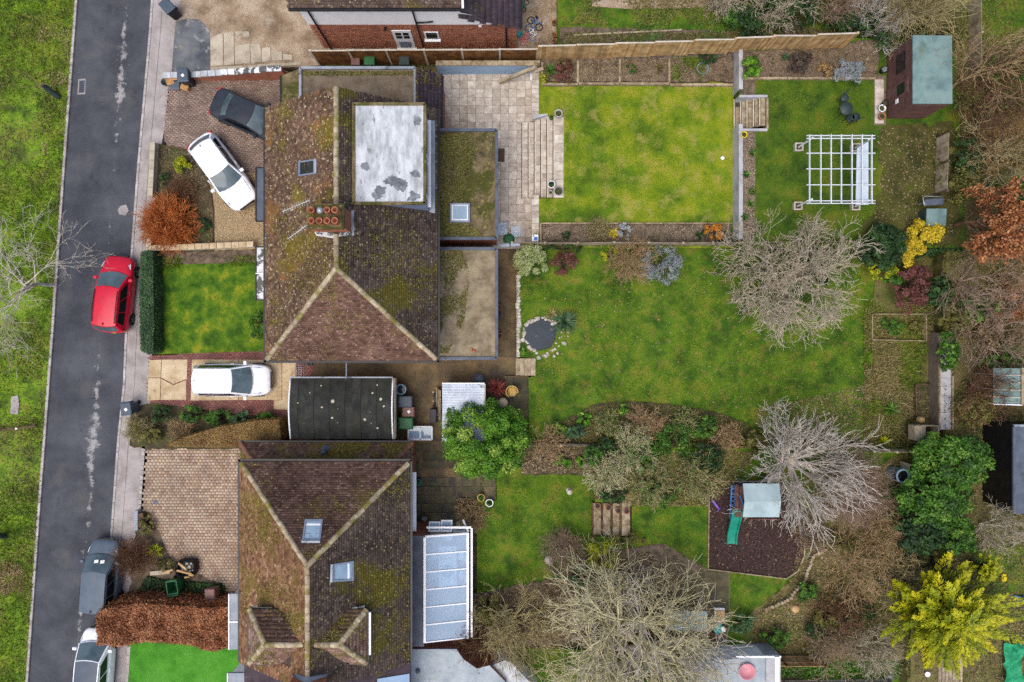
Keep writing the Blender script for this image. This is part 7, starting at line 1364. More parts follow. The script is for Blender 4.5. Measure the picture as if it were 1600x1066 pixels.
MB().prism([(a[0], a[1]), (b[0], a[1]), (b[0], b[1]), (a[0], b[1])], 1.8, zr_ - .08).build('wall', 'stain_red', sh); MB().prism([(a[0] - .05, a[1] - .06), (b[0] + .05, a[1] - .06), (b[0] + .05, b[1] + .06), (a[0] - .05, b[1] + .06)], zr_ - .08, [zr_, zr_ - .02, zr_ - .05, zr_]).build('roof', 'teal_felt', sh)
for i in range(14):
    z_ = 1.95 + i * .155; MB().box((a[0] - .015, (a[1] + b[1]) / 2, z_), (.03, b[1] - a[1], .14), 0, (i * 37 % 10) / 10).build('board', 'stain_red', sh); MB().box(((a[0] + b[0]) / 2, a[1] - .015, z_), (b[0] - a[0], .03, .14), 0, (i * 53 % 10) / 10).build('board', 'stain_red', sh)
dr = MB().box((a[0] - .05, a[1] + 1.0, 2.85), (.05, .8, 1.9)).build('door', 'stain_red', sh); MB().box((a[0] - .08, a[1] + 1.0, 3.2), (.02, .5, .7)).build('pane', 'glass_dark', dr); MB().box((a[0] - .09, a[1] + .5, 2.9), (.04, .22, .2)).build('notice', 'plastic_white', sh); MB().box((a[0] - .08, a[1] + 2.3, 3.2), (.04, .9, .7)).build('window', 'glass_dark', sh)
sb = thing('storage_box', 'teal lidded storage box behind the yellow shrub', 'box', W(1460, 340, 1.85)); p = W(1461, 340, 2.5); MB().box((p[0], p[1], 2.2), (.95, .8, .7)).build('box', 'plastic_dark', sb); MB().box((p[0], p[1], 2.58), (1.0, .85, .06), 0, tilt=('X', .08)).build('lid', 'teal_felt', sb)
lg = thing('folded_lounger', 'blue folded garden lounger on top of the storage area', 'lounger', W(1460, 316, 1.85)); p = W(1461, 315, 2.6); MB().box((p[0], p[1], 2.5), (.95, .35, .12), .08, tilt=('X', .35)).build('cushion', 'lead', lg, bevel=.04); MB().tube([(p[0] - .5, p[1] - .2, 2.55), (p[0] - .55, p[1] + .2, 2.5), (p[0] - .4, p[1] + .3, 2.45), (p[0] + .45, p[1] + .28, 2.45)], .025, 6).build('frame', 'steel', lg)
for sx in (-1, 1): MB().cyl((p[0] + sx * .4, p[1], 1.85), (p[0] + sx * .4, p[1], 2.5), .02, n=6).build('leg', 'steel', lg)
hs = thing('garden_hose', 'coiled pale green hose lying in the fence bed', 'hose', W(1098, 107, 1.1)); c = W(1098, 107, 1.15)
for q in range(3): MB().tube([(c[0] + (.27 + .02 * q) * math.cos(i * .3142), c[1] + (.27 + .015 * q) * math.sin(i * .3142), 1.13 + .025 * q) for i in range(20)], .02, 6, closed=True).build('coil', 'teal_felt', hs)
bll = thing('football', 'white football lying on the mossy lawn by the terrace wall', 'ball', W(1129, 247, .95)); c = W(1129, 247, 1.06); MB().lathe((c[0], c[1], 1.06), [(.11 * math.sin(math.pi * i / 10), -.11 * math.cos(math.pi * i / 10)) for i in range(11)], 16).build('ball', 'plastic_white', bll)
# middle garden: pond and wicker seats
pd = thing('garden_pond', 'small dark pond ringed with stones on the middle lawn', 'pond', W(845, 522, .8)); PP = [(822, 506), (832, 500), (848, 499), (862, 505), (869, 515), (866, 530), (860, 542), (845, 546), (828, 546), (822, 535), (820, 520)]
MB().prism(PX([(x + (x - 845) * .06, y + (y - 522) * .06) for x, y in PP], .81), .5, .812).build('liner', 'black', pd); MB().prism(PX(PP, .82), .6, .818).build('water', 'water', pd)
for i in range(64):
    t = 6.283 * (i + rng.random()) / 64; e_ = rng.uniform(0, 1) * (1.4 if math.cos(t - .6) > .2 else .35); px_, py_ = 846 + (26 + 13 * e_) * math.cos(t), 523 + (24 + 11 * e_) * math.sin(t)
    if rng.random() < .85: stone(pd, W(px_, py_, .8), rng.choice((.05, .07, .09, .13)), rng.random() * .7)
def tubchair(label, px, py, z, r, rz, m='wicker'):
    p = W(px, py, z); t = thing('wicker_chair', label, 'chair', p, None, rz); MB().lathe((0, 0, 0), [(r * .8, 0), (r * .85, .36), (r * .6, .4), (0, .4)], 18).build('seat', m, t); mb = MB(); vs = []; k = 18
    for i in range(k + 1): a_ = -.6 + (math.pi + 1.2) * i / k; vs += [(r * math.cos(a_), r * math.sin(a_), .3), (r * 1.02 * math.cos(a_), r * 1.02 * math.sin(a_), .72), (r * .88 * math.cos(a_), r * .88 * math.sin(a_), .72), (r * .86 * math.cos(a_), r * .86 * math.sin(a_), .3)]
    mb.add(vs, [(4 * i + j, 4 * i + (j + 1) % 4, 4 * i + 4 + (j + 1) % 4, 4 * i + 4 + j) for i in range(k) for j in range(4)], .5, True); mb.build('backrest', m, t)
tubchair('round yellow wicker tub chair on the small slab terrace', 800, 611, .44, .33, .4); tubchair('wicker tub chair half hidden under the evergreen tree edge', 801, 651, .44, .32, 2.0)
wt_ = thing('side_table', 'small round pale side table beside the wicker chair', 'table', W(786, 628, .44)); p = W(786, 628, .44); MB().lathe(p, [(.06, 0), (.05, .4), (.25, .42), (.26, .46), (0, .46)], 18).build('table', 'concrete_ochre', wt_)
# sleeper steps in the bottom garden
ts = thing('sleeper_steps', 'four dark timber sleeper steps with terracotta pots', 'steps', W(955, 815, .7)); xs = [925, 940, 955, 969, 985]
for i in range(4):
    z = .7 + .6 * (i + 1) / 4; a, b = W(xs[i], 837, z), W(xs[i + 1], 786, z); MB().prism([(a[0], a[1]), (W(986, 0, 1.3)[0], a[1]), (W(986, 0, 1.3)[0], b[1]), (a[0], b[1])], .3 + i * .01, z - .05).build('riser', 'timber_dark', ts); MB().box(((a[0] + b[0]) / 2 + .02, (a[1] + b[1]) / 2, z - .01), (b[0] - a[0] - .12, b[1] - a[1], .08), 0, .3 + .15 * i).build('sleeper', 'sleeper', ts); MB().box((a[0] + .02, (a[1] + b[1]) / 2, z), (.06, b[1] - a[1] + .1, .12)).build('edge_board', 'timber_dark', ts)
# play tower
pt_ = thing('play_tower', 'wooden play tower with pale teal roof, ladder and green slide', 'play tower', W(1185, 790, 1.35)); zr_ = 3.7; a, b = W(1163, 810, zr_), W(1220, 757, zr_)
MB().prism([(a[0], a[1]), (b[0], a[1]), (b[0], b[1]), (a[0], b[1])], zr_ - .06, [zr_ - .25, zr_ - .25, zr_ - .25, zr_ - .25]).build('roof', 'teal_pale', pt_) if False else None
ym = (a[1] + b[1]) / 2
quad([(a[0], a[1], zr_ - .2), (b[0], a[1], zr_ - .2), (b[0], ym, zr_ + .05), (a[0], ym, zr_ + .05)], 'roof_slope', 'teal_pale', pt_); quad([(a[0], ym, zr_ + .05), (b[0], ym, zr_ + .05), (b[0], b[1], zr_ - .2), (a[0], b[1], zr_ - .2)], 'roof_slope', 'teal_pale', pt_)
c0, c1 = W(1148, 808, 2.5), W(1218, 760, 2.5)
for x_ in (c0[0] + .5, c1[0] - .2):
    for y_ in (c0[1] + .1, c1[1] - .1): MB().box((x_, y_, 2.4), (.09, .09, 2.2)).build('post', 'stain_red', pt_)
for i in range(9): x0_ = c0[0] + (c1[0] - c0[0] - .2) * i / 9; MB().box((x0_ + .1, (c0[1] + c1[1]) / 2, 2.5), (.19, c1[1] - c0[1], .05), 0, .1 * i).build('deck_board', 'stain_red', pt_)
for y_ in (c0[1] + .05, c1[1] - .05): MB().box(((c0[0] + c1[0]) / 2 + .3, y_, 2.85), (c1[0] - c0[0] - .9, .04, .5)).build('side_panel', 'stain_red', pt_)
lx = W(1144, 0, 2.2)[0]
for dx in (-.06, .12): MB().beam((lx + dx, W(0, 812, 2.2)[1], 2.0), (lx + dx, W(0, 757, 2.2)[1], 2.3), .05, .08).build('ladder_rail', 'plastic_blue', pt_)
for i in range(8): MB().box((lx + .03, W(0, 809 - i * 6.5, 2.2)[1], 2.03 + .035 * i), (.2, .05, .04)).build('rung', 'plastic_blue', pt_)
MB().beam((W(1157, 0, 2.7)[0], W(0, 775, 2.7)[1], 2.6), (W(1161, 0, 2.7)[0], W(0, 795, 2.7)[1], 2.9), .05, .06).build('grip', 'plastic_blue', pt_); mb = MB(); vs = []; K = 12; sx0, sx1 = W(1151, 798, 2.5), W(1143, 850, 1.45)
for i in range(K + 1):
    t = i / K; x = sx0[0] + (sx1[0] - sx0[0]) * t; y = sx0[1] + (sx1[1] - sx0[1]) * t; z = 1.45 + 1.1 * (1 - t) ** 1.25 + .06 * math.sin(t * 6.283); wd_ = .26
    vs += [(x - wd_, y, z + .12), (x - wd_ + .05, y, z + .12), (x - wd_ + .07, y, z), (x + wd_ - .07, y, z), (x + wd_ - .05, y, z + .12), (x + wd_, y, z + .12), (x + wd_, y, z - .03), (x - wd_, y, z - .03)]
mb.add(vs, [(8 * i + j, 8 * i + (j + 1) % 8, 8 * i + 8 + (j + 1) % 8, 8 * i + 8 + j) for i in range(K) for j in range(8)], .5, False); mb.build('slide', 'slide_green', pt_)
sc_ = thing('toy_scooter', 'purple toy scooter lying on the bark chips', 'scooter', W(1120, 790, 1.37)); MB().beam(W(1113, 782, 1.43), W(1124, 796, 1.43), .1, .03).build('deck', 'plastic_purple', sc_); MB().tube([W(1124, 796, 1.43), W(1120, 800, 1.6), W(1127, 793, 1.6)], .02, 6).build('handlebar', 'plastic_purple', sc_)
for q in ((1113, 782), (1124, 796)): c = W(*q, 1.4); MB().lathe((c[0], c[1], 1.385), [(0, 0), (.07, 0), (.07, .03), (0, .03)], 12).build('wheel', 'rubber', sc_)
def bike(label, px, py, z, ang, s, m, m2='rubber'):
    t = thing('childs_bicycle', label, 'bicycle', W(px, py, z), None, ang); T_ = lambda x, y, zz: (x * s, y * s, zz * s)   # lying on its side
    for x in (-.3, .3): MB().tube([T_(x + .2 * math.cos(i * .5236), .2 * math.sin(i * .5236) , .06) for i in range(12)], .025 * s, 6, closed=True).build('wheel', m2, t)
    fr = MB(); fr.tube([T_(-.3, 0, .07), T_(0, -.02, .07), T_(.22, .22, .08), T_(-.12, .2, .08), T_(-.3, 0, .07)], .025 * s, 6); fr.tube([T_(0, -.02, .07), T_(-.14, .3, .09)], .025 * s, 6); fr.tube([T_(.3, 0, .07), T_(.2, .36, .1)], .025 * s, 6); fr.build('frame', m, t)
    MB().tube([T_(.2, .36, -.04), T_(.2, .37, .1), T_(.2, .36, .3)], .02 * s, 6).build('handlebar', m2, t); MB().box(T_(-.15, .33, .1), (.2 * s, .06 * s, .14 * s)).build('saddle', m2, t)
bike('blue childs bicycle nearest the pots in the play yard', 836, 38, .11, R(-40), .95, 'plastic_blue'); bike('white and blue childs bicycle lying in the play yard', 829, 52, .11, R(-70), .9, 'plastic_white', 'plastic_blue'); bike('pink childs tricycle at the house corner', 821, 62, .11, R(60), .7, 'plastic_pink', 'plastic_pink'); bike('green childs balance bike by the play yard top', 820, 10, .11, R(70), .7, 'slide_green')
bk = thing('toy_bucket', 'teal toy bucket beside the pink tricycle', 'bucket', W(811, 56, .1)); MB().lathe(W(812, 56, .1), [(.12, 0), (.16, .24), (.13, .24), (.1, .03), (0, .03)], 14).build('bucket', 'plastic_teal', bk)
# patio litter by the low fence
pl1 = thing('plastic_sheeting', 'crumpled pale blue plastic sheeting at the patio corner', 'sheeting', W(785, 358, .12)); c = W(784, 357, .3); mb = MB(); G = [[(c[0] + (i - 3) * .1 + rng.uniform(-.03, .03), c[1] + (j - 2.5) * .13 + rng.uniform(-.03, .03), .16 + rng.uniform(0, .16)) for i in range(7)] for j in range(6)]
mb.add([p for r in G for p in r], [(j * 7 + i, j * 7 + i + 1, (j + 1) * 7 + i + 1, (j + 1) * 7 + i) for j in range(5) for i in range(6)]); mb.build('sheet', 'canvas', pl1)
pl2 = thing('lid_panel', 'flat white plastic lid lying on the patio', 'lid', W(806, 362, .12)); c = W(806, 362, .15); MB().box((c[0], c[1], .15), (.52, .6, .05), .1).build('lid', 'canvas', pl2, bevel=.03); MB().lathe((c[0], c[1], .175), [(0, .03), (.03, .03), (.04, 0)], 10).build('knob', 'plastic_white', pl2)
pl3 = thing('green_sheet', 'green plastic bag by the low grey fence at the patio end', 'bag', W(795, 374, .12)); c = W(795, 374, .25); MB().lathe((c[0], c[1], .12), [(.3, 0), (.32, .1), (.18, .2), (0, .22)], 11, smooth=False).build('bag', 'bin_green', pl3)
ck = thing('chemical_tub', 'white and blue plastic container on the wall by the bed', 'container', W(836, 372, .98)); c = W(836, 373, 1.1); MB().box((c[0], c[1], 1.16), (.34, .36, .34)).build('tub', 'plastic_white', ck, bevel=.03); MB().box((c[0] + .03, c[1] - .04, 1.335), (.2, .2, .01)).build('label', 'plastic_blue', ck); MB().lathe((c[0] - .1, c[1] + .1, 1.33), [(.04, 0), (.04, .05), (0, .05)], 10).build('cap', 'plastic_blue', ck)
wb_ = thing('wall_box', 'white box mounted at the patio end of the blue wall', 'box', W(832, 122, .12)); c = W(831.5, 122, .5); MB().box((c[0], c[1], .4), (.2, .36, .55)).build('box', 'plastic_white', wb_, bevel=.02); MB().box((c[0], c[1], .69), (.22, .38, .03)).build('lid', 'upvc', wb_)
rg = thing('sausage_gutter', 'grey plastic sheet roll on top of the low fence end', 'sheeting', W(792, 382, 1.5)); MB().cyl((*W(780, 384, 1.9)[:2], 1.9), (*W(812, 382, 1.9)[:2], 1.9), .12, .1, 12).build('roll', 'lead_pale', rg); MB().tube([W(797, 379, 2.02), W(797, 387, 2.02)], .02, 5).build('tie', 'black', rg)
# bottom garden furniture
st_ = thing('snail_ornament', 'pale stone snail ornament at the border of the lower lawn', 'ornament', W(858, 875, .75)); c = W(858, 875, .8); MB().lathe((c[0], c[1], .75), [(.2, 0), (.26, .12), (.2, .24), (.06, .3), (0, .3)], 16).build('shell', 'stone', st_)
MB().tube([(c[0] + (.2 - .012 * i) * math.cos(i * .6), c[1] + (.2 - .012 * i) * math.sin(i * .6), .95 + .009 * i) for i in range(15)], .035, 6).build('spiral', 'stone', st_)
bd = thing('bird_bath', 'small grey stone pedestal on the lower lawn', 'pedestal', W(889, 766, .7)); c = W(889, 766, .7); MB().lathe(c, [(.16, 0), (.16, .06), (.08, .1), (.07, .45), (.13, .5), (.13, .55), (0, .55)], 14).build('pedestal', 'stone', bd)
lv = thing('slatted_table', 'long grey slatted garden table under the bare tree', 'table', W(1075, 970, 1.33)); z = 2.1; a, b = W(1040, 985, z), W(1105, 955, z)
for i in range(5): MB().box((a[0] + (b[0] - a[0]) * (i + .5) / 5, (a[1] + b[1]) / 2, z), ((b[0] - a[0]) / 5 - .03, b[1] - a[1], .04), 0, .2 * i).build('slab_top', 'teal_pale', lv)
for sx in (a[0] + .1, b[0] - .1):
    for sy in (a[1] + .1, b[1] - .1): MB().box((sx, sy, 1.7), (.07, .07, .75)).build('leg', 'fence_grey', lv)
g3 = thing('log_crate', 'white crate of split logs beside the slatted table', 'crate', W(1125, 962, 1.33)); c = W(1125, 962, 1.6); MB().box((c[0], c[1], 1.45), (.5, .7, .22)).build('crate', 'plastic_white', g3)
for i in range(6): MB().cyl((c[0] - .18 + .07 * i, c[1] - .28, 1.62), (c[0] - .2 + .08 * i, c[1] + .28, 1.62 + .01 * i), .035, n=8).build('log', 'fence_new', g3)
g4 = thing('ride_on_toy', 'teal plastic ride-on toy beside the log crate', 'toy', W(1122, 982, 1.33)); c = W(1122, 982, 1.6); MB().lathe((c[0], c[1], 1.36), [(.2, 0), (.3, .12), (.26, .28), (.1, .36), (0, .36)], 14).build('body', 'plastic_teal', g4); MB().box((c[0] + .22, c[1] - .02, 1.68), (.2, .26, .06), .4).build('seat', 'plastic_white', g4)
for sx in (-.2, .2): MB().cyl((c[0] + sx, c[1] - .28, 1.42), (c[0] + sx, c[1] - .2, 1.42), .09, n=12).build('wheel', 'rubber', g4)
lr_ = thing('log_edging', 'curving row of short upright logs around the bark play area corner', 'edging', W(1265, 890, 1.33))
for i in range(30):
    t = i / 29; px_, py_ = 1262 + 22 * math.sin(t * 2.6) - 75 * max(0, t - .45) * 1.8, 868 + t * 85 ; px_ = float(np.interp(t, [0, .2, .5, .75, 1], [1287, 1268, 1255, 1230, 1195])); py_ = float(np.interp(t, [0, .2, .5, .75, 1], [858, 868, 905, 935, 950])); c = W(px_, py_, 1.33)
    MB().cyl((c[0], c[1], 1.2), (c[0] + rng.uniform(-.02, .02), c[1], 1.55 + rng.uniform(-.05, .05)), .09, .085, 9, a=rng.random()).build('log', 'sleeper' if i % 3 else 'fence_grey', lr_)
for px_, py_, r_, l_ in ((1241, 950, .2, 'sawn tree stump at the edge of the wild corner'), (1437, 656, .16, 'chunk of sawn log by the slab path')): t = thing('tree_stump', l_, 'stump', W(px_, py_, 1.33)); c = W(px_, py_, 1.33); MB().lathe(c, [(r_ * 1.15, 0), (r_, .1), (r_ * .97, .22), (0, .23)], 12).build('stump', 'fence_new', t)
cp = thing('compost_bay', 'open dark timber compost bay below the slab path', 'compost bay', W(1448, 675, 1.5)); a, b = W(1428, 688, 2.2), W(1464, 665, 2.2)
for x_ in (a[0], b[0]):
    for i in range(4): MB().box((x_, (a[1] + b[1]) / 2, 1.8 + i * .16), (.05, b[1] - a[1], .14), 0, .2 * i).build('board', 'fence_grey', cp)
for i in range(4): MB().box(((a[0] + b[0]) / 2, b[1], 1.8 + i * .16), (b[0] - a[0] - .06, .05, .14), 0, .2 * i).build('board', 'sleeper', cp)
MB().box(((a[0] + b[0]) / 2, (a[1] + b[1]) / 2, 1.6), (b[0] - a[0] - .1, b[1] - a[1] - .06, .3)).build('compost', 'mulch', cp); MB().box((a[0] + .28, (a[1] + b[1]) / 2, 2.3), (.5, b[1] - a[1], .04)).build('cover_board', 'fence_grey', cp)
vb = thing('vegetable_frame', 'thin timber frame round the weedy vegetable bed', 'raised bed', W(1400, 510, .86))
for p_, q_ in (((1362, 491), (1362, 531)), ((1362, 491), (1446, 491)), ((1362, 531), (1446, 533)), ((1446, 491), (1446, 533))): MB().beam(W(*p_, .98), W(*q_, .98), .04, .2).build('board', 'sleeper', vb)
v2 = thing('vegetable_frame', 'timber edged dark bed beside the slab path', 'raised bed', W(1448, 620, .86))
for p_, q_ in (((1430, 600), (1430, 655)), ((1464, 600), (1464, 655)), ((1430, 600), (1464, 600))): MB().beam(W(*p_, 1.0), W(*q_, 1.0), .05, .22).build('board', 'timber_dark', v2)
MB().prism(PX([(1430, 600), (1464, 600), (1464, 658), (1430, 658)], .92), .6, .93).build('soil', 'soil_dark', v2)
# greenhouse and dark shed at the far edge
gh = thing('greenhouse', 'old glazed greenhouse with white frame at the far boundary', 'greenhouse', W(1585, 605, 1.7)); z = 3.6; a, b = W(1563, 633, z), W(1640, 575, z); xm = W(1596, 0, z)[0]; frs = MB()
MB().prism([(a[0], a[1]), (b[0], a[1]), (b[0], b[1]), (a[0], b[1])], 1.6, 1.75).build('base', 'concrete_mossy', gh)
for i in range(5):
    y0_ = a[1] + (b[1] - a[1]) * i / 5; y1_ = a[1] + (b[1] - a[1]) * (i + 1) / 5; MB().add([(a[0], y0_ + .02, z - .5), (xm, y0_ + .02, z), (xm, y1_ - .02, z), (a[0], y1_ - .02, z - .5)], [(0, 1, 2, 3)]).build('roof_pane', 'teal_felt', gh); MB().beam((a[0], y0_, z - .48), (xm, y0_, z + .02), .04, .05).build('glazing_bar', 'fence_pale', gh); MB().box((a[0], y0_ + .02, 2.5), (.05, .05, 1.3)).build('post', 'fence_pale', gh)
MB().beam((a[0], a[1], z - .46), (xm, a[1], z + .04), .05, .08).build('barge_board', 'upvc', gh); MB().beam((xm, a[1], z + .04), (xm, b[1], z + .04), .1, .08).build('ridge_bar', 'sleeper', gh); MB().beam((xm + .1, a[1], z), (b[0], a[1], z - .4), .05, .1).build('barge_board', 'sleeper', gh); quad([(xm, a[1], z), (b[0], a[1], z - .45), (b[0], b[1], z - .45), (xm, b[1], z)], 'roof_slope', 'glass', gh)
ds = thing('dark_shed', 'dark slate roofed shed at the far boundary', 'shed', W(1585, 740, 1.7)); z = 4.0; P = PX([(1586, 667), (1680, 667), (1680, 800), (1586, 800)], z); MB().prism(P, 1.6, z - .1).build('wall', 'black', ds); MB().prism([(x - .05 * 0, y) for x, y in PX([(1584, 665), (1684, 665), (1684, 803), (1584, 803)], z)], z - .1, z).build('roof', 'lead', ds); P = PX([(1562, 668), (1585, 668), (1585, 800), (1562, 800)], 2.0); MB().prism(P, 1.65, 1.75).build('apron_slab', 'dark_net', ds); MB().beam((*W(1584, 665, z)[:2], z), (*W(1640, 665, z)[:2], z), .1, .12).build('gutter', 'lead_pale', ds); MB().beam((*W(1584, 667, z)[:2], z), (*W(1584, 802, z)[:2], z), .1, .1).build('gutter', 'lead', ds)
gn = thing('green_netting', 'crumpled bright green netting below the golden conifer', 'netting', W(1580, 1035, 1.7)); mb = MB(); G = [[(*W(1568 + i * 5.5 + j * 1.6 - 14 * (j / 9), 1066 - j * 6.8, 1.9)[:2], 1.78 + rng.uniform(0, .35)) for i in range(6)] for j in range(10)]
mb.add([p for r in G for p in r], [(j * 6 + i, j * 6 + i + 1, (j + 1) * 6 + i + 1, (j + 1) * 6 + i) for j in range(9) for i in range(5)]); mb.build('net', 'green_net', gn)
ty = thing('lime_toy', 'lime green toy car on the rear lawn', 'toy', W(1567, 902, 1.72)); c = W(1567, 902, 1.8); MB().box((c[0], c[1], 1.84), (.2, .4, .16), -.1).build('body', 'plastic_yellow', ty, bevel=.04); MB().box((c[0], c[1] - .02, 1.95), (.16, .2, .08), -.1).build('cab', 'plastic_yellow', ty, bevel=.02)
t2 = thing('blue_toy', 'blue plastic toy slide at the far lawn edge', 'toy', W(1597, 935, 1.72)); c = W(1597, 936, 1.9); MB().box((c[0], c[1], 1.9), (.4, .2, .3), .3).build('body', 'plastic_blue', t2, bevel=.04); MB().beam((c[0] - .3, c[1] + .1, 1.78), (c[0] - .05, c[1], 2.0), .14, .04).build('chute', 'plastic_blue', t2)
tr = thing('slatted_ramp', 'grey slatted decking strip below the golden conifer', 'decking', W(1485, 1045, 1.7))
for i in range(7): MB().beam((*W(1469 + i * 5.5, 1030, 1.75)[:2], 1.75), (*W(1467 + i * 5.5, 1110, 1.75)[:2], 1.75), .15, .05, .14 * i).build('board', 'fence_grey', tr)
for px_, py_, m_, l_, r_ in ((1388, 1058, 'bin_blue', 'dark blue bowl on the green strip', .2), (1447, 1052, 'plastic_white', 'white bowl beside the slatted decking', .14)): t = thing('garden_bowl', l_, 'bowl', W(px_, py_, 1.0 if px_ < 1400 else 1.72)); MB().lathe(W(px_, py_, 1.0 if px_ < 1400 else 1.72), [(r_ * .6, 0), (r_, .14), (r_ * .9, .14), (r_ * .5, .03), (0, .03)], 14).build('bowl', m_, t)
pal = thing('wooden_pallet', 'dark wooden pallet among the brambles behind the fence', 'pallet', W(1237, 40, .95))
for i in range(5): MB().beam((*W(1227 + i * 5.4, 27, 1.1)[:2], 1.1), (*W(1227 + i * 5.4, 56, 1.1)[:2], 1.1), .11, .03, .2 * i).build('slat', 'timber_dark', pal)
for y_ in (30, 52): MB().beam((*W(1225, y_, 1.05)[:2], 1.05), (*W(1251, y_, 1.05)[:2], 1.05), .08, .06).build('bearer', 'timber_dark', pal)
# ---------------------------------------------------------------- planting
K3 = (9, 7, 5); K4 = (9, 7, 5, 4)
# verge
bare('verge_tree', 'leafless grey tree on the verge with branches reaching over the road', 84, 446, .07, 5.6, 4.2, 'twig_white', 3, 1, kids=(11, 8, 5, 2), trunk=2.6, r0=.1, frm=.55, up=(0, .0, .02, .02, .0))
bare('verge_sapling', 'thin bare sapling on the verge beside its green guard', 86, 146, .07, 2.4, .95, 'twig_straw', 5, 1, kids=(12, 3), trunk=1.2, r0=.03, frm=.6)
bare('dead_bramble', 'tangle of dead pale bramble at the edge of the lower verge', 14, 905, .07, .5, 1.0, 'twig_straw', 7, 16, 1.0, kids=(5, 4, 3), rmin=.006, cat='bramble')
litter('ground_cover', [(-40, 20), (40, 20), (95, 60), (80, 270), (40, 330), (-40, 300)], .07, 9000, .05, 'leaf_olive', 101, .16, 'weedy patches among the upper verge grass', 'weeds', clump=.12, cs=.5)
litter('ground_cover', [(-40, 480), (70, 480), (55, 900), (30, 1080), (-40, 1080)], .07, 12000, .05, 'leaf_olive', 102, .16, 'weedy patches among the lower verge grass', 'weeds', clump=.1, cs=.5)
litter('ground_cover', [(60, 40), (110, 40), (96, 300), (70, 300)], .07, 5000, .05, 'grass_dry', 103, .12, 'dead brown weeds near the verge kerb', 'weeds', clump=.12, cs=.7)
# front gardens
bush('golden_shrub', 'round yellow green shrub in the corner bed by the drive', 283, 257, .13, .42, .42, .6, 'leaf_gold', 11, 1800, .04, 24, .35)
bare('dogwood', 'large orange red dogwood overhanging the pavement', 270, 352, .13, 1.3, 1.5, 'twig_red', 13, 120, 1.0, kids=(6, 5), rmin=.011, cat='shrub', r0=.02, up=(.02, .04, .03), wig=(.05, .08, .1))
bare('brown_shrub', 'bare brown purple shrub between gravel drive and dogwood', 289, 300, .13, .9, .95, 'twig_brown', 15, 34, .8, kids=(6, 4), rmin=.006, cat='shrub', r0=.014)
bush('green_shrub', 'small dark green shrub against the low pavement wall', 256, 279, .13, .25, .35, .5, 'leaf_dark', 17, 700, .05, 12); bush('green_shrub', 'small evergreen tuft beside the gravel drive edge', 316, 352, .13, .35, .45, .5, 'leaf_dark', 18, 800, .05, 14)
box_hedge('box_hedge', 'clipped dark green box hedge along the pavement by the lawn', [(219, 396), (228, 391), (238, 394), (240, 470), (240, 549), (230, 553), (219, 548), (217, 470)], .1, 1.05, 'leaf_box', 'leaf_dark', 3, 1500, .035)
bush('green_shrub', 'bright green shrub at the house end of the front lawn', 402, 507, .13, .45, .75, .8, 'leaf_green', 19, 1500, .06, 20)
bare('fuchsia', 'beige twiggy shrub spilling over the pavement by the bin', 223, 668, .13, 1.0, .85, 'twig_olive', 21, 30, .9, kids=(6, 4), rmin=.006, cat='shrub', r0=.014, leaf=('leaf_olive', 700, .04))
for i, (x_, y_, r_, l_, m_) in enumerate(((252, 648, .7, 'dark green shrub next to the beige twiggy one', 'leaf_dark'), (300, 648, .8, 'green leafy shrub along the red brick drive edge', 'leaf_green'), (340, 655, .75, 'green leafy shrub at middle of the drive border', 'leaf_green'), (378, 656, .7, 'grey green lavender like shrub in the drive border', 'leaf_box'), (415, 655, .55, 'small green shrub nearest the garage in the drive border', 'leaf_green'), (236, 680, .6, 'olive shrub at the pavement corner of the buff drive', 'leaf_olive'))): bush('border_shrub', l_, x_, y_, .13, r_, r_ * .62, .9, m_, 30 + i, 1500, .055, 22)
bare('brown_grass', 'dome of brown stems between the green border shrubs', 286, 672, .13, .8, .8, 'twig_straw', 23, 46, .9, kids=(5, 3), rmin=.006, cat='shrub', r0=.012)
box_hedge('tan_hedge', 'clipped tan brown hedge tapering along the buff drive', [(258, 697), (290, 683), (340, 668), (400, 657), (436, 656), (440, 686), (425, 698), (340, 699)], .1, 1.3, 'leaf_tan', 'leaf_tan', 5, 1500, .035, rough=.04)
bare('bare_shrub', 'bare brown shrub overhanging the slate car', 217, 865, .13, 1.4, 1.2, 'twig_brown', 25, 40, .85, kids=(8, 5), rmin=.005, cat='shrub', r0=.016)
blades('phormium', 'spiky yellow green plant at the curve of buff drive', 248, 858, .13, .55, .6, 'leaf_gold', 110, 27, .03); bush('green_shrub', 'low green shrub below the spiky yellow plant', 258, 882, .13, .5, .35, .4, 'leaf_olive', 41, 800, .05, 14); bush('green_shrub', 'ragged dark shrub at the broken wall pier', 228, 822, .13, .4, .55, .6, 'leaf_olive', 42, 800, .05, 14)
litter('ground_cover', [(255, 905), (350, 912), (358, 934), (210, 934), (230, 900)], .13, 5000, .05, 'leaf_dark', 104, .18, 'ivy and weeds below the green bin', 'ground cover')
box_hedge('beech_hedge', 'large copper brown beech hedge beside the artificial lawn', [(150, 966), (156, 955), (175, 947), (215, 943), (260, 946), (330, 950), (358, 948), (361, 1010), (330, 1018), (300, 1008), (230, 1002), (180, 1010), (152, 1006)], .12, 1.7, 'leaf_beech', 'leaf_beech', 7, 1700, .05, rough=.09)
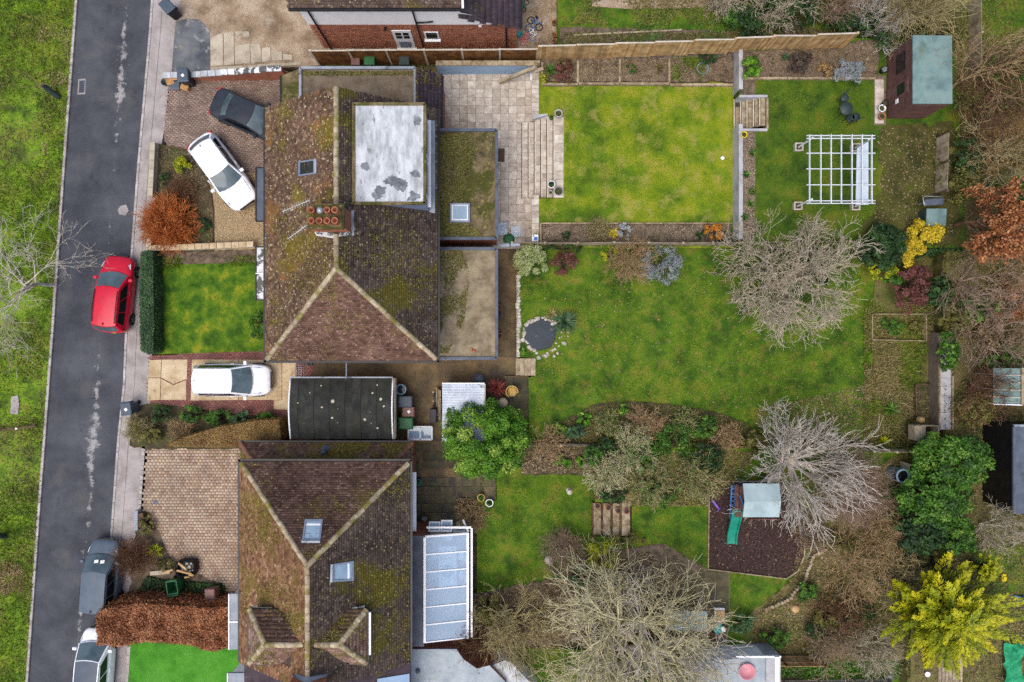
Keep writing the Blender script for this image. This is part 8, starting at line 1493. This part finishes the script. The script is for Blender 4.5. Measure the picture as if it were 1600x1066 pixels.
# upper garden
blades('iris_clump', 'green strappy clump in the first raised bed', 859, 113, 1.1, .45, .6, 'leaf_green', 90, 29, .025); bush('maroon_shrub', 'dark maroon shrub in the first raised bed', 885, 112, 1.1, .55, .55, .6, 'leaf_maroon', 43, 1400, .045, 18); bush('olive_shrub', 'olive tuft at the fence in the first raised bed', 880, 99, 1.1, .5, .25, .5, 'leaf_olive', 44, 700, .05, 12); bush('green_tuft', 'yellow green tuft at the patio corner of the raised bed', 850, 122, 1.1, .25, .25, .3, 'leaf_gold', 45, 400, .04, 9)
bush('green_tuft', 'small green tuft in the third raised bed', 987, 106, 1.1, .25, .25, .3, 'leaf_green', 46, 450, .04, 9); bush('green_tuft', 'small weedy tuft beside the third bed divider', 1032, 108, 1.1, .2, .3, .25, 'leaf_olive', 47, 350, .04, 8); bush('green_tuft', 'dark green shrub against the fence behind the hose', 1107, 88, 1.1, .6, .35, .5, 'leaf_dark', 48, 1200, .05, 16)
tufts('grass', [(1050, 90), (1102, 90), (1098, 126), (1050, 126)], 1.1, 2600, .1, .02, 'grass_blade', 50, .8, -.1, 'grassy patch in the fourth raised bed')
bare('olive_bush', 'thin olive bush leaning over the lower bed boards', 935, 362, 1.03, .7, .75, 'twig_olive', 31, 24, .9, kids=(6, 4), rmin=.005, cat='shrub', r0=.012, leaf=('leaf_olive', 700, .035)); blades('phormium', 'striped yellow spiky plant by the low grey fence', 958, 366, 1.03, .38, .4, 'leaf_goldshrub', 80, 33, .025); bush('silver_shrub', 'small blue grey shrub in the lower bed', 976, 361, 1.03, .38, .5, .45, 'leaf_silver', 49, 900, .045, 14); bush('orange_shrub', 'orange yellow shrub at the terrace end of lower bed', 1118, 363, 1.03, .62, .4, .5, 'leaf_autumn', 50, 1600, .04, 20); bush('green_tuft', 'dark green tuft beside the orange yellow shrub', 1096, 367, 1.03, .25, .25, .3, 'leaf_dark', 51, 450, .045, 9); bush('dark_tuft', 'black green clump at the patio end of lower bed', 884, 366, 1.03, .25, .22, .2, 'leaf_dark', 52, 400, .05, 8)
for i, (x_, y_, l_) in enumerate(((1165, 274, 'green tuft highest in the terrace pebble bed'), (1173, 300, 'strappy green plant in the middle of terrace pebble bed'), (1171, 320, 'grey green tuft below the strappy terrace plant'), (1162, 340, 'green tuft lowest in the terrace pebble bed'), (1174, 240, 'sparse green tuft below the yellow flowerpot'))): blades('terrace_plant', l_, x_, y_, 1.87, .3, .3, 'leaf_green', 60, 60 + i, .025)
bush('green_shrub', 'bright leafy shrub at the head of terrace wall', 1173, 104, 1.9, .52, .55, .7, 'leaf_bright', 53, 1500, .05, 20); blades('teal_plant', 'teal strappy plant in the terrace bed', 1224, 92, 1.9, .28, .4, 'leaf_box', 60, 71, .03); bush('dark_shrub', 'dark brown shrub in the terrace bed', 1252, 97, 1.9, .6, .6, .6, 'leaf_brown', 54, 1200, .05, 20); bush('blue_spruce', 'silver blue dwarf conifer overhanging the terrace sleepers', 1329, 110, 1.9, .78, .62, .8, 'leaf_silver', 55, 3000, .05, 34, .3, asp=.3); bush('brown_shrub', 'low tan shrub between the dark shrub and blue conifer', 1290, 108, 1.9, .4, .4, .4, 'leaf_tan', 56, 600, .04, 12)
# top neighbour garden
for i, (x_, y_, r_, h_, m_, l_) in enumerate(((1195, 18, 1.8, 2.4, 'twig_grey', 'grey bare shrub above the stepped fence'), (1300, 12, 1.6, 2.2, 'twig_mauve', 'brown arching bramble tangle behind the stepped fence'), (1360, 45, 1.8, 2.6, 'twig_white', 'white barked bare shrub behind the blue conifer'), (1130, 5, 1.2, 1.6, 'twig_grey', 'thin bare shrub at the head of the weedy bed'))): bare('bare_shrub', l_, x_, y_, .93, h_, r_, m_, 80 + i, 9, .8, kids=(7, 6, 4), rmin=.008, r0=.04, cat='shrub')
bare('willow', 'pale olive willow fanning out above the summerhouse', 1405, 30, 1.2, 3.6, 2.2, 'twig_olive', 91, 46, .75, kids=(8, 5), rmin=.008, r0=.03, up=(.0, .02, .02), wig=(.04, .07, .1))
for i, (x_, y_, rx, ry, h_, m_, l_) in enumerate(((1170, 30, 1.0, .8, 1.2, 'leaf_dark', 'dark evergreen shrub in the weedy bed'), (1235, 10, 1.6, 1.0, 1.5, 'leaf_dark', 'dark evergreen shrub behind the pallet'), (1340, 30, 1.5, .9, 1.5, 'leaf_dark', 'dark ivy mass behind the blue conifer'), (1420, 55, 1.6, .7, 1.4, 'leaf_dark', 'dark evergreen mass behind the summerhouse'), (1150, 22, .7, .6, .9, 'leaf_green', 'bright green shrub in the weedy bed'), (1480, 45, 1.4, 1.2, 1.8, 'leaf_olive', 'olive green shrub at the summerhouse corner'))): bush('evergreen_shrub', l_, x_, y_, .95 if x_ < 1390 else 1.6, rx, ry, h_, m_, 110 + i, 2600, .06, 34)
# middle garden
bush('variegated_shrub', 'round cream variegated shrub at the alley end of lawn', 830, 408, .8, .86, .86, 1.5, 'leaf_variegated', 57, 5200, .045, 50, .28); bush('red_shrub', 'dusky red brown shrub next to the cream one', 882, 411, .8, .72, .62, 1.0, 'leaf_maroon', 58, 1600, .045, 30); bush('ivy_strip', 'dark ivy hanging over the low grey fence', 885, 386, .9, 1.1, .25, .9, 'leaf_dark', 59, 1200, .05, 20); bush('yellow_tuft', 'yellow green tuft under the low grey fence', 953, 397, .8, .5, .4, .6, 'leaf_gold', 60, 700, .045, 12)
bare('feathery_shrub', 'straw coloured leafless shrub under the low grey fence', 983, 408, .8, 1.3, 1.35, 'twig_straw', 93, 16, .9, kids=(7, 6, 3), rmin=.006, cat='shrub', r0=.025); bush('lavender_shrub', 'large pale silver shrub beside the feathery one', 1036, 414, .8, 1.15, .95, 1.1, 'leaf_silver', 61, 3600, .05, 46, .25, asp=.3)
blades('reed_clump', 'green reed clump arching beside the pond', 882, 503, .8, .95, .8, 'leaf_box', 170, 73, .03, droop=.7); blades('reed_clump', 'thin straw reed clump above the pond', 862, 492, .8, .45, .5, 'grass_dry', 70, 74, .02); bush('water_plant', 'small yellow green plant at the lower pond corner', 818, 548, .8, .25, .2, .25, 'leaf_bright', 62, 350, .04, 8)
blades('red_grass', 'deep red strappy clump beside the corrugated store', 776, 605, .4, .75, .8, 'blade_red', 200, 75, .02, droop=.8)
bush('evergreen_tree', 'big glossy light green evergreen beside the corrugated store', 756, 694, .1, 2.2, 1.9, 4.2, 'leaf_bright', 63, 26000, .062, 130, .2, cat='tree', asp=.5); bush('climber', 'grey green climber on the corrugated roof edge', 704, 640, .1, .5, .5, 2.3, 'leaf_box', 64, 900, .06, 14, cat='climber')
bare('apple_tree', 'wide grey bare tree spreading over the low fence', 1214, 446, .8, 4.4, 3.6, 'twig_grey', 95, 5, .75, kids=(8, 7, 5, 2), trunk=1.6, r0=.2, frm=.3, up=(.0, .0, .02, .03, .02), wig=(.1, .14, .2, .25, .28), rmin=.011)
bush('ivy_column', 'dark ivy climbing the trunk of wide bare tree', 1288, 424, .8, .45, .8, 2.6, 'leaf_dark', 65, 1200, .07, 18, cat='ivy')
bush('laurel', 'round dark green laurel behind the wide bare tree', 1386, 383, 1.0, 1.15, 1.1, 2.6, 'leaf_dark', 66, 6000, .075, 60, .28); bush('yellow_ivy', 'yellow green ivy below the dark laurel', 1383, 421, 1.0, .75, .5, 1.6, 'leaf_gold', 67, 1000, .06, 20); bush('green_ivy', 'loose green ivy trail below the yellow ivy', 1400, 436, .9, .7, .5, 1.2, 'leaf_green', 68, 900, .06, 20)
bush('yellow_shrub', 'bright yellow shrub in front of the storage box', 1452, 362, 1.2, .85, .75, 2.0, 'leaf_goldshrub', 69, 3000, .06, 34, .3); bush('yellow_shrub', 'lower bright yellow shrub beside the laurel', 1428, 393, 1.2, .75, .65, 1.7, 'leaf_goldshrub', 70, 2500, .06, 30, .3); bush('red_maple', 'dark red shrub below the yellow ones', 1434, 448, .9, .85, 1.3, 2.0, 'leaf_maroon', 71, 3600, .06, 40, .26)
bare('copper_beech', 'tree with copper leaves at the rear boundary', 1490, 352, 1.7, 4.4, 2.2, 'twig_brown', 97, 1, kids=(10, 7, 5), trunk=2.0, r0=.12, leaf=('leaf_copper', 7500, .075))
for i, (x_, y_, r_, h_, m_, l_, k_) in enumerate(((1478, 140, 2.6, 4.6, 'twig_straw', 'thin pale bare tree reaching over the summerhouse roof', 1), (1520, 190, 2.6, 3.6, 'twig_brown', 'brown twiggy tree behind the summerhouse', 5), (1545, 260, 2.6, 3.2, 'twig_olive', 'olive twiggy tree beyond the slatted rear fence', 5), (1500, 440, 2.4, 3.6, 'twig_mauve', 'mauve bare tree below the copper leaved tree', 4), (1560, 440, 2.2, 3.2, 'twig_straw', 'straw coloured bare tree at the far edge', 4), (1525, 520, 2.4, 2.8, 'twig_mauve', 'mauve bare tree beside the slab path', 4), (1515, 600, 2.0, 2.6, 'twig_brown', 'dark tangled tree in front of the greenhouse', 6), (1560, 130, 2.4, 3.4, 'twig_brown', 'brown tangled tree at the upper far edge', 5), (1560, 330, 2.0, 3.0, 'twig_brown', 'thin brown tree behind the copper leaved one', 3), (1590, 800, 1.9, 3.2, 'twig_white', 'pale bare tree at the edge below the dark shed', 1), (1530, 820, 1.6, 2.8, 'twig_grey', 'grey bare tree below the big ivy tree', 3))): bare('bare_tree', l_, x_, y_, 1.7, h_, r_, m_, 140 + i, k_, .7, kids=(7, 6, 4) if k_ > 1 else (9, 7, 4), rmin=.008, r0=.06, trunk=None if k_ > 1 else 1.6)
for i, (x_, y_, rx, ry, h_, m_, l_, n_) in enumerate(((1495, 722, 2.0, 1.5, 3.0, 'leaf_green', 'big ivy covered tree below the slab path', 6500), (1470, 785, 1.9, 1.3, 2.8, 'leaf_green', 'ivy covered tree beside the water butt fence', 5500), (1452, 838, 1.4, 1.0, 2.2, 'leaf_dark', 'dark evergreen below the ivy trees', 3500), (1500, 840, 1.0, 1.1, 2.2, 'leaf_green', 'mid green evergreen below the ivy trees', 2800), (1487, 550, .5, 1.0, 1.6, 'leaf_green', 'ivy clump over the head of the slab path', 1500), (1470, 455, .7, .8, 1.2, 'leaf_dark', 'dark evergreen behind the red shrub', 1500))): bush('ivy_tree', l_, x_, y_, 1.6, rx, ry, h_, m_, 160 + i, n_, .085, 70, .25, cat='tree')
for i, (x_, y_, rx, ry, h_, m_, l_) in enumerate(((1560, 160, 2.2, 1.6, 1.6, 'leaf_olive', 'rough olive undergrowth at the upper far edge'), (1570, 230, 2.0, 1.4, 1.4, 'leaf_tan', 'brown undergrowth beyond the slatted fence'), (1500, 270, 1.0, 1.6, 1.2, 'leaf_olive', 'olive undergrowth behind the slatted fence'), (1560, 520, 1.6, 1.2, 1.3, 'leaf_litter', 'dead brown undergrowth beside the slab path'), (1590, 470, 1.2, 1.0, 1.5, 'leaf_copper', 'copper brown shrub at the far edge'), (1540, 480, 1.2, .8, 1.2, 'leaf_green', 'green bramble patch below the mauve tree'), (1575, 110, 1.3, .9, 1.8, 'leaf_green', 'green holly at the upper far edge'), (1520, 240, .9, .8, 1.8, 'leaf_dark', 'dark evergreen behind the slatted fence'), (1585, 300, 1.0, .9, 1.8, 'leaf_green', 'green shrub at the far edge above copper tree'), (1575, 560, 1.2, .6, 1.4, 'leaf_green', 'green creeper above the greenhouse'), (1530, 640, 1.1, .8, 1.5, 'leaf_olive', 'olive bramble in front of the greenhouse'), (1500, 500, .8, .9, 1.2, 'leaf_olive', 'olive bramble beside head of slab path'))): bush('undergrowth_shrub', l_, x_, y_, 1.7, rx, ry, h_, m_, 180 + i, 2200, .06, 40, .25)
# mixed border between the gardens
for i, (x_, y_, r_, l_) in enumerate(((873, 669, .36, 'lime green rounded plant by the rail fence'), (911, 655, .42, 'lime green rounded plant at the curved lawn edge'), (974, 640, .3, 'lime green sprig at the top of curved border'), (879, 722, .38, 'lime green plant below the rail fence'), (907, 722, .25, 'small green plant near the straw grasses'))): bush('lime_plant', l_, x_, y_, .84, r_, r_, .45, 'leaf_bright', 200 + i, 700, .06, 14)
for i, (x_, y_, r_, h_, m_, l_, s_) in enumerate(((858, 690, 1.1, 1.2, 'twig_straw', 'straw brown shrub straddling the rail fence', 12), (948, 662, .8, .8, 'twig_olive', 'grey purple twiggy shrub in the curved border', 16), (1005, 662, 1.1, 1.2, 'twig_straw', 'fan of straw coloured stems at top of border', 26), (985, 700, 1.3, 1.6, 'twig_pale', 'olive twiggy shrub in the middle of the border', 20), (945, 735, 1.2, 1.2, 'twig_pale', 'pale arching grass stems above the sleeper steps', 28), (1015, 750, 1.3, 1.4, 'twig_olive', 'olive twiggy shrub above the sleeper steps', 20), (1085, 742, 1.3, 1.5, 'twig_olive', 'olive twiggy shrub next to the play area', 18), (1130, 680, 1.0, 1.2, 'twig_straw', 'straw brown twiggy shrub at the end of curved border', 22), (1070, 660, .8, .9, 'twig_olive', 'olive twiggy shrub at the curved lawn edge', 16))): bare('border_bush', l_, x_, y_, .9 if y_ < 700 else 1.2, h_, r_, m_, 210 + i, s_, .8, kids=(5, 4, 3), rmin=.008, r0=.025, cat='shrub', leaf=('leaf_green', 1100, .045) if m_ in ('twig_olive', 'twig_pale') else None)
for i, (x_, y_, rx, ry, m_, l_) in enumerate(((900, 676, .5, .35, 'leaf_box', 'blue green plant behind the rail fence'), (1060, 690, 1.3, 1.0, 'leaf_green', 'mid green leafy shrub in the border'), (1110, 720, 1.1, .8, 'leaf_dark', 'dark green shrub beside the play area'), (1100, 668, .8, .6, 'leaf_green', 'green shrub at the curved lawn edge'), (1000, 716, 1.1, .8, 'leaf_green', 'green bush under the olive twigs'), (945, 700, .7, .5, 'leaf_dark', 'dark green bush at the rail fence end'), (960, 775, .8, .4, 'leaf_dark', 'dark green bush at the head of sleeper steps'), (1030, 772, 1.2, .7, 'leaf_green', 'green bush beside the last sleeper step'), (930, 712, .5, .5, 'leaf_green', 'green plant inside the straw grasses'), (1180, 690, .8, .6, 'leaf_olive', 'olive shrub under the spreading pale tree'))): bush('border_shrub', l_, x_, y_, .95 if y_ < 705 else 1.25, rx, ry, 1.0, m_, 230 + i, 1700, .055, 26)
bare('spreading_tree', 'wide pale branched tree beside the bark play area', 1232, 720, 1.3, 4.0, 3.4, 'twig_white', 99, 15, 1.1, kids=(7, 5, 3), r0=.1, rmin=.012, up=(.0, .01, .02, .02, .02), wig=(.04, .06, .1, .14, .2), frm=.25, ang=((.25, .6), (.3, .7), (.3, .8), (.4, .9)))
bare('mauve_shrub', 'hazy mauve twiggy shrub behind the spreading pale tree', 1318, 755, 1.33, 2.0, 2.3, 'twig_mauve', 100, 26, .95, kids=(9, 6, 3), rmin=.005, r0=.03, cat='shrub')
# vegetable patch weeds
tufts('grass', [(1350, 480), (1465, 480), (1465, 690), (1350, 690)], .86, 15000, .16, .022, 'grass_dry', 105, .9, -.12, 'straw coloured dead grass over the vegetable patch'); tufts('grass', [(1350, 470), (1465, 470), (1465, 700), (1350, 700)], .86, 12000, .14, .024, 'grass_blade', 106, .6, -.02, 'green weeds over the vegetable patch')
blades('strappy_plant', 'pale green strappy plant in the weedy patch', 1390, 640, .9, .6, .4, 'leaf_green', 80, 77, .03); blades('strappy_plant', 'yellow green strappy plant near the short plank fence', 1378, 690, .9, .5, .4, 'leaf_gold', 70, 78, .03); bush('green_tuft', 'green clump inside the vegetable frame', 1395, 508, .88, .6, .5, .4, 'leaf_green', 250, 900, .05, 16); bush('green_tuft', 'second green clump inside the vegetable frame', 1432, 512, .88, .4, .4, .35, 'leaf_olive', 251, 700, .05, 14)
# bottom garden
bare('patio_shrub', 'bare straw coloured shrub at the conservatory corner', 738, 803, .45, 1.0, .95, 'twig_straw', 251, 18, .9, kids=(7, 5, 3), rmin=.006, cat='shrub', r0=.02)
bare('silver_birch', 'large pale bare tree fanning across the bottom gardens', 968, 985, 1.3, 6.0, 5.0, 'twig_pale', 253, 12, 1.0, kids=(8, 7, 4), r0=.15, rmin=.011, up=(.0, .02, .02, .03, .02), wig=(.07, .1, .15, .2, .22), frm=.2)
bare('white_branched_tree', 'white limbed bare tree overlapping the slatted table', 1005, 1008, 1.3, 6.0, 4.4, 'twig_white', 254, 9, 1.0, kids=(6, 5, 3), r0=.18, rmin=.014, up=(.0, .02, .02, .03), wig=(.08, .12, .16, .2), frm=.25)
bare('olive_tree', 'olive green twiggy tree over the white angled shed roof', 800, 966, .75, 3.6, 2.6, 'twig_olive', 255, 10, .85, kids=(8, 6, 3), r0=.07, rmin=.008, frm=.2); bare('brown_shrub', 'brown twiggy shrub over the pale flat roof edge', 742, 985, .75, 2.6, 1.5, 'twig_brown', 256, 12, .8, kids=(7, 5, 3), rmin=.007, r0=.04, cat='shrub'); bare('brown_shrub', 'brown dome of twigs above the stone snail', 880, 855, .75, 1.2, 1.4, 'twig_mauve', 257, 34, .9, kids=(7, 5), rmin=.005, r0=.02, cat='shrub')
bush('olive_conifer', 'mossy green bush between conservatory and olive tree', 762, 955, .75, .7, 1.0, 2.2, 'leaf_olive', 258, 1600, .05, 26); bush('moss_shrub', 'yellow green bush under the pale bare tree', 940, 872, 1.0, .9, .8, 1.6, 'leaf_gold', 259, 1400, .045, 26); bush('moss_shrub', 'olive clipped bush beside the sleeper steps', 985, 846, 1.3, 1.0, .4, .8, 'leaf_olive', 260, 1600, .04, 22); bush('green_tuft', 'small green clump beside the stone snail', 866, 897, .75, .4, .35, .4, 'leaf_green', 261, 600, .05, 12); bush('blue_conifer', 'grey green shrub under pale tree by the lawn', 905, 905, .9, .7, .6, 1.4, 'leaf_box', 262, 1200, .06, 20); bush('blue_conifer', 'blue green shrub beside the ride-on toy', 1160, 975, 1.33, .7, .6, 1.0, 'leaf_box', 263, 1300, .05, 22)
blades('strappy_plant', 'pale strappy plant beside the conservatory gutter', 735, 875, .32, .25, .25, 'leaf_bright', 40, 79, .02)
for i, (x_, y_, r_, h_, m_, l_, s_) in enumerate(((1330, 875, 2.2, 2.2, 'twig_straw', 'wispy brown tree in the wild corner', 14), (1310, 950, 1.6, 1.4, 'twig_brown', 'dark brown tangle in the wild corner', 16), (1285, 1000, 1.5, 1.8, 'twig_mauve', 'mauve bare shrub behind the brown fence panels', 10), (1350, 1010, 1.6, 2.0, 'twig_grey', 'grey bare shrub beside the golden conifer', 10), (1390, 900, 1.6, 2.0, 'twig_olive', 'olive twiggy shrub above the golden conifer', 14), (1370, 820, 1.5, 1.8, 'twig_straw', 'straw twiggy shrub below the water butt', 14), (1260, 830, 1.0, 1.2, 'twig_mauve', 'mauve twigs along the play area edge', 16))): bare('wild_shrub', l_, x_, y_, 1.35, h_, r_, m_, 270 + i, s_, .85, kids=(6, 4, 3), rmin=.008, r0=.03, cat='shrub', leaf=('leaf_olive', 500, .045))
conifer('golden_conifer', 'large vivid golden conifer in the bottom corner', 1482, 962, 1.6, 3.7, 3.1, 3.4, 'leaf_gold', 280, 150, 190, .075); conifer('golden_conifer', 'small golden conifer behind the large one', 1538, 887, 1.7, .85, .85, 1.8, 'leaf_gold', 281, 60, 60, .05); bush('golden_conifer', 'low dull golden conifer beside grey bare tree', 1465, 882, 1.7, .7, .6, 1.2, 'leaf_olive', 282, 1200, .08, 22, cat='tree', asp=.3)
for i, (x_, y_, rx, ry, m_, l_) in enumerate(((1262, 925, .5, .5, 'leaf_green', 'grey green plant inside the log edging curve'), (1345, 960, .9, .6, 'leaf_dark', 'dark green shrub left of golden conifer'), (1295, 970, .8, .5, 'leaf_olive', 'olive shrub behind the tree stump'), (1275, 985, .5, .4, 'leaf_dark', 'dark ivy clump above brown fence panels'), (1310, 850, 1.0, .5, 'leaf_olive', 'olive shrub at the head of log edging'), (1420, 945, .7, .8, 'leaf_dark', 'dark shrub under the golden conifer edge'), (1215, 1000, .8, .5, 'leaf_green', 'low green shrub above the brown fence panels'), (1400, 790, .8, .8, 'leaf_green', 'green shrub below the pale blue compost bin'))): bush('wild_bush', l_, x_, y_, 1.35, rx, ry, .9, m_, 290 + i, 1500, .055, 24)
# uncountable ground cover in the wild parts
for i, (poly, z, m_, n_, l_) in enumerate((([(1250, 800), (1420, 720), (1420, 1030), (1170, 1030), (1180, 960), (1240, 900)], 1.34, 'leaf_litter', 14000, 'fallen leaves over the wild corner'), ([(1250, 800), (1420, 720), (1420, 1030), (1170, 1030), (1180, 960), (1240, 900)], 1.34, 'leaf_olive', 9000, 'weeds over the wild corner'), ([(1490, -20), (1620, -20), (1620, 1080), (1430, 1080), (1430, 710), (1480, 700)], 1.71, 'leaf_olive', 26000, 'weeds along the rear boundary'), ([(1490, 60), (1620, 60), (1620, 1080), (1430, 1080), (1430, 710), (1480, 700)], 1.71, 'leaf_litter', 20000, 'fallen leaves along the rear boundary'), ([(930, 705), (1190, 705), (1110, 790), (990, 790), (930, 780)], 1.3, 'leaf_olive', 9000, 'weeds under the mixed border'), ([(930, 705), (1190, 705), (1110, 790), (990, 790), (930, 780)], 1.3, 'leaf_litter', 9000, 'fallen leaves under the mixed border'), ([(1000, 860), (1100, 900), (1130, 1020), (930, 1020), (930, 870)], 1.34, 'leaf_litter', 9000, 'fallen leaves under the pale tree'), ([(740, 935), (860, 910), (930, 870), (930, 1000), (740, 1000)], .75, 'leaf_litter', 8000, 'fallen leaves under the olive tree'), ([(1370, 200), (1480, 200), (1490, 380), (1360, 350), (1375, 300)], 1.86, 'leaf_litter', 1600, 'fallen leaves on the shaded terrace edge'), ([(1180, 640), (1360, 600), (1360, 700), (1190, 700)], .81, 'leaf_litter', 4000, 'fallen leaves below the spreading tree'), ([(1220, 1028), (1420, 1032), (1420, 1060), (1220, 1058)], .93, 'leaf_green', 5000, 'green weeds on the strip below brown fence'), ([(880, -40), (1480, -40), (1480, 40), (880, 40)], .91, 'leaf_olive', 12000, 'weeds over the upper neighbour garden'), ([(815, 700), (930, 697), (930, 740), (815, 740)], .79, 'leaf_litter', 1800, 'dark litter over the bare bed below the rail fence'), ([(812, 440), (1360, 400), (1360, 690), (1150, 640), (940, 625), (840, 640)], .815, 'leaf_litter', 1500, 'scattered leaves on the middle lawn'))): litter('ground_cover' if 'weeds' in l_ else 'leaf_litter', poly, z, n_, .055 if 'weeds' in l_ else .045, m_, 300 + i, .16 if 'weeds' in l_ else .06, l_, 'ground cover', clump=-.05 if 'weeds' in l_ else 0.0, cs=.6)
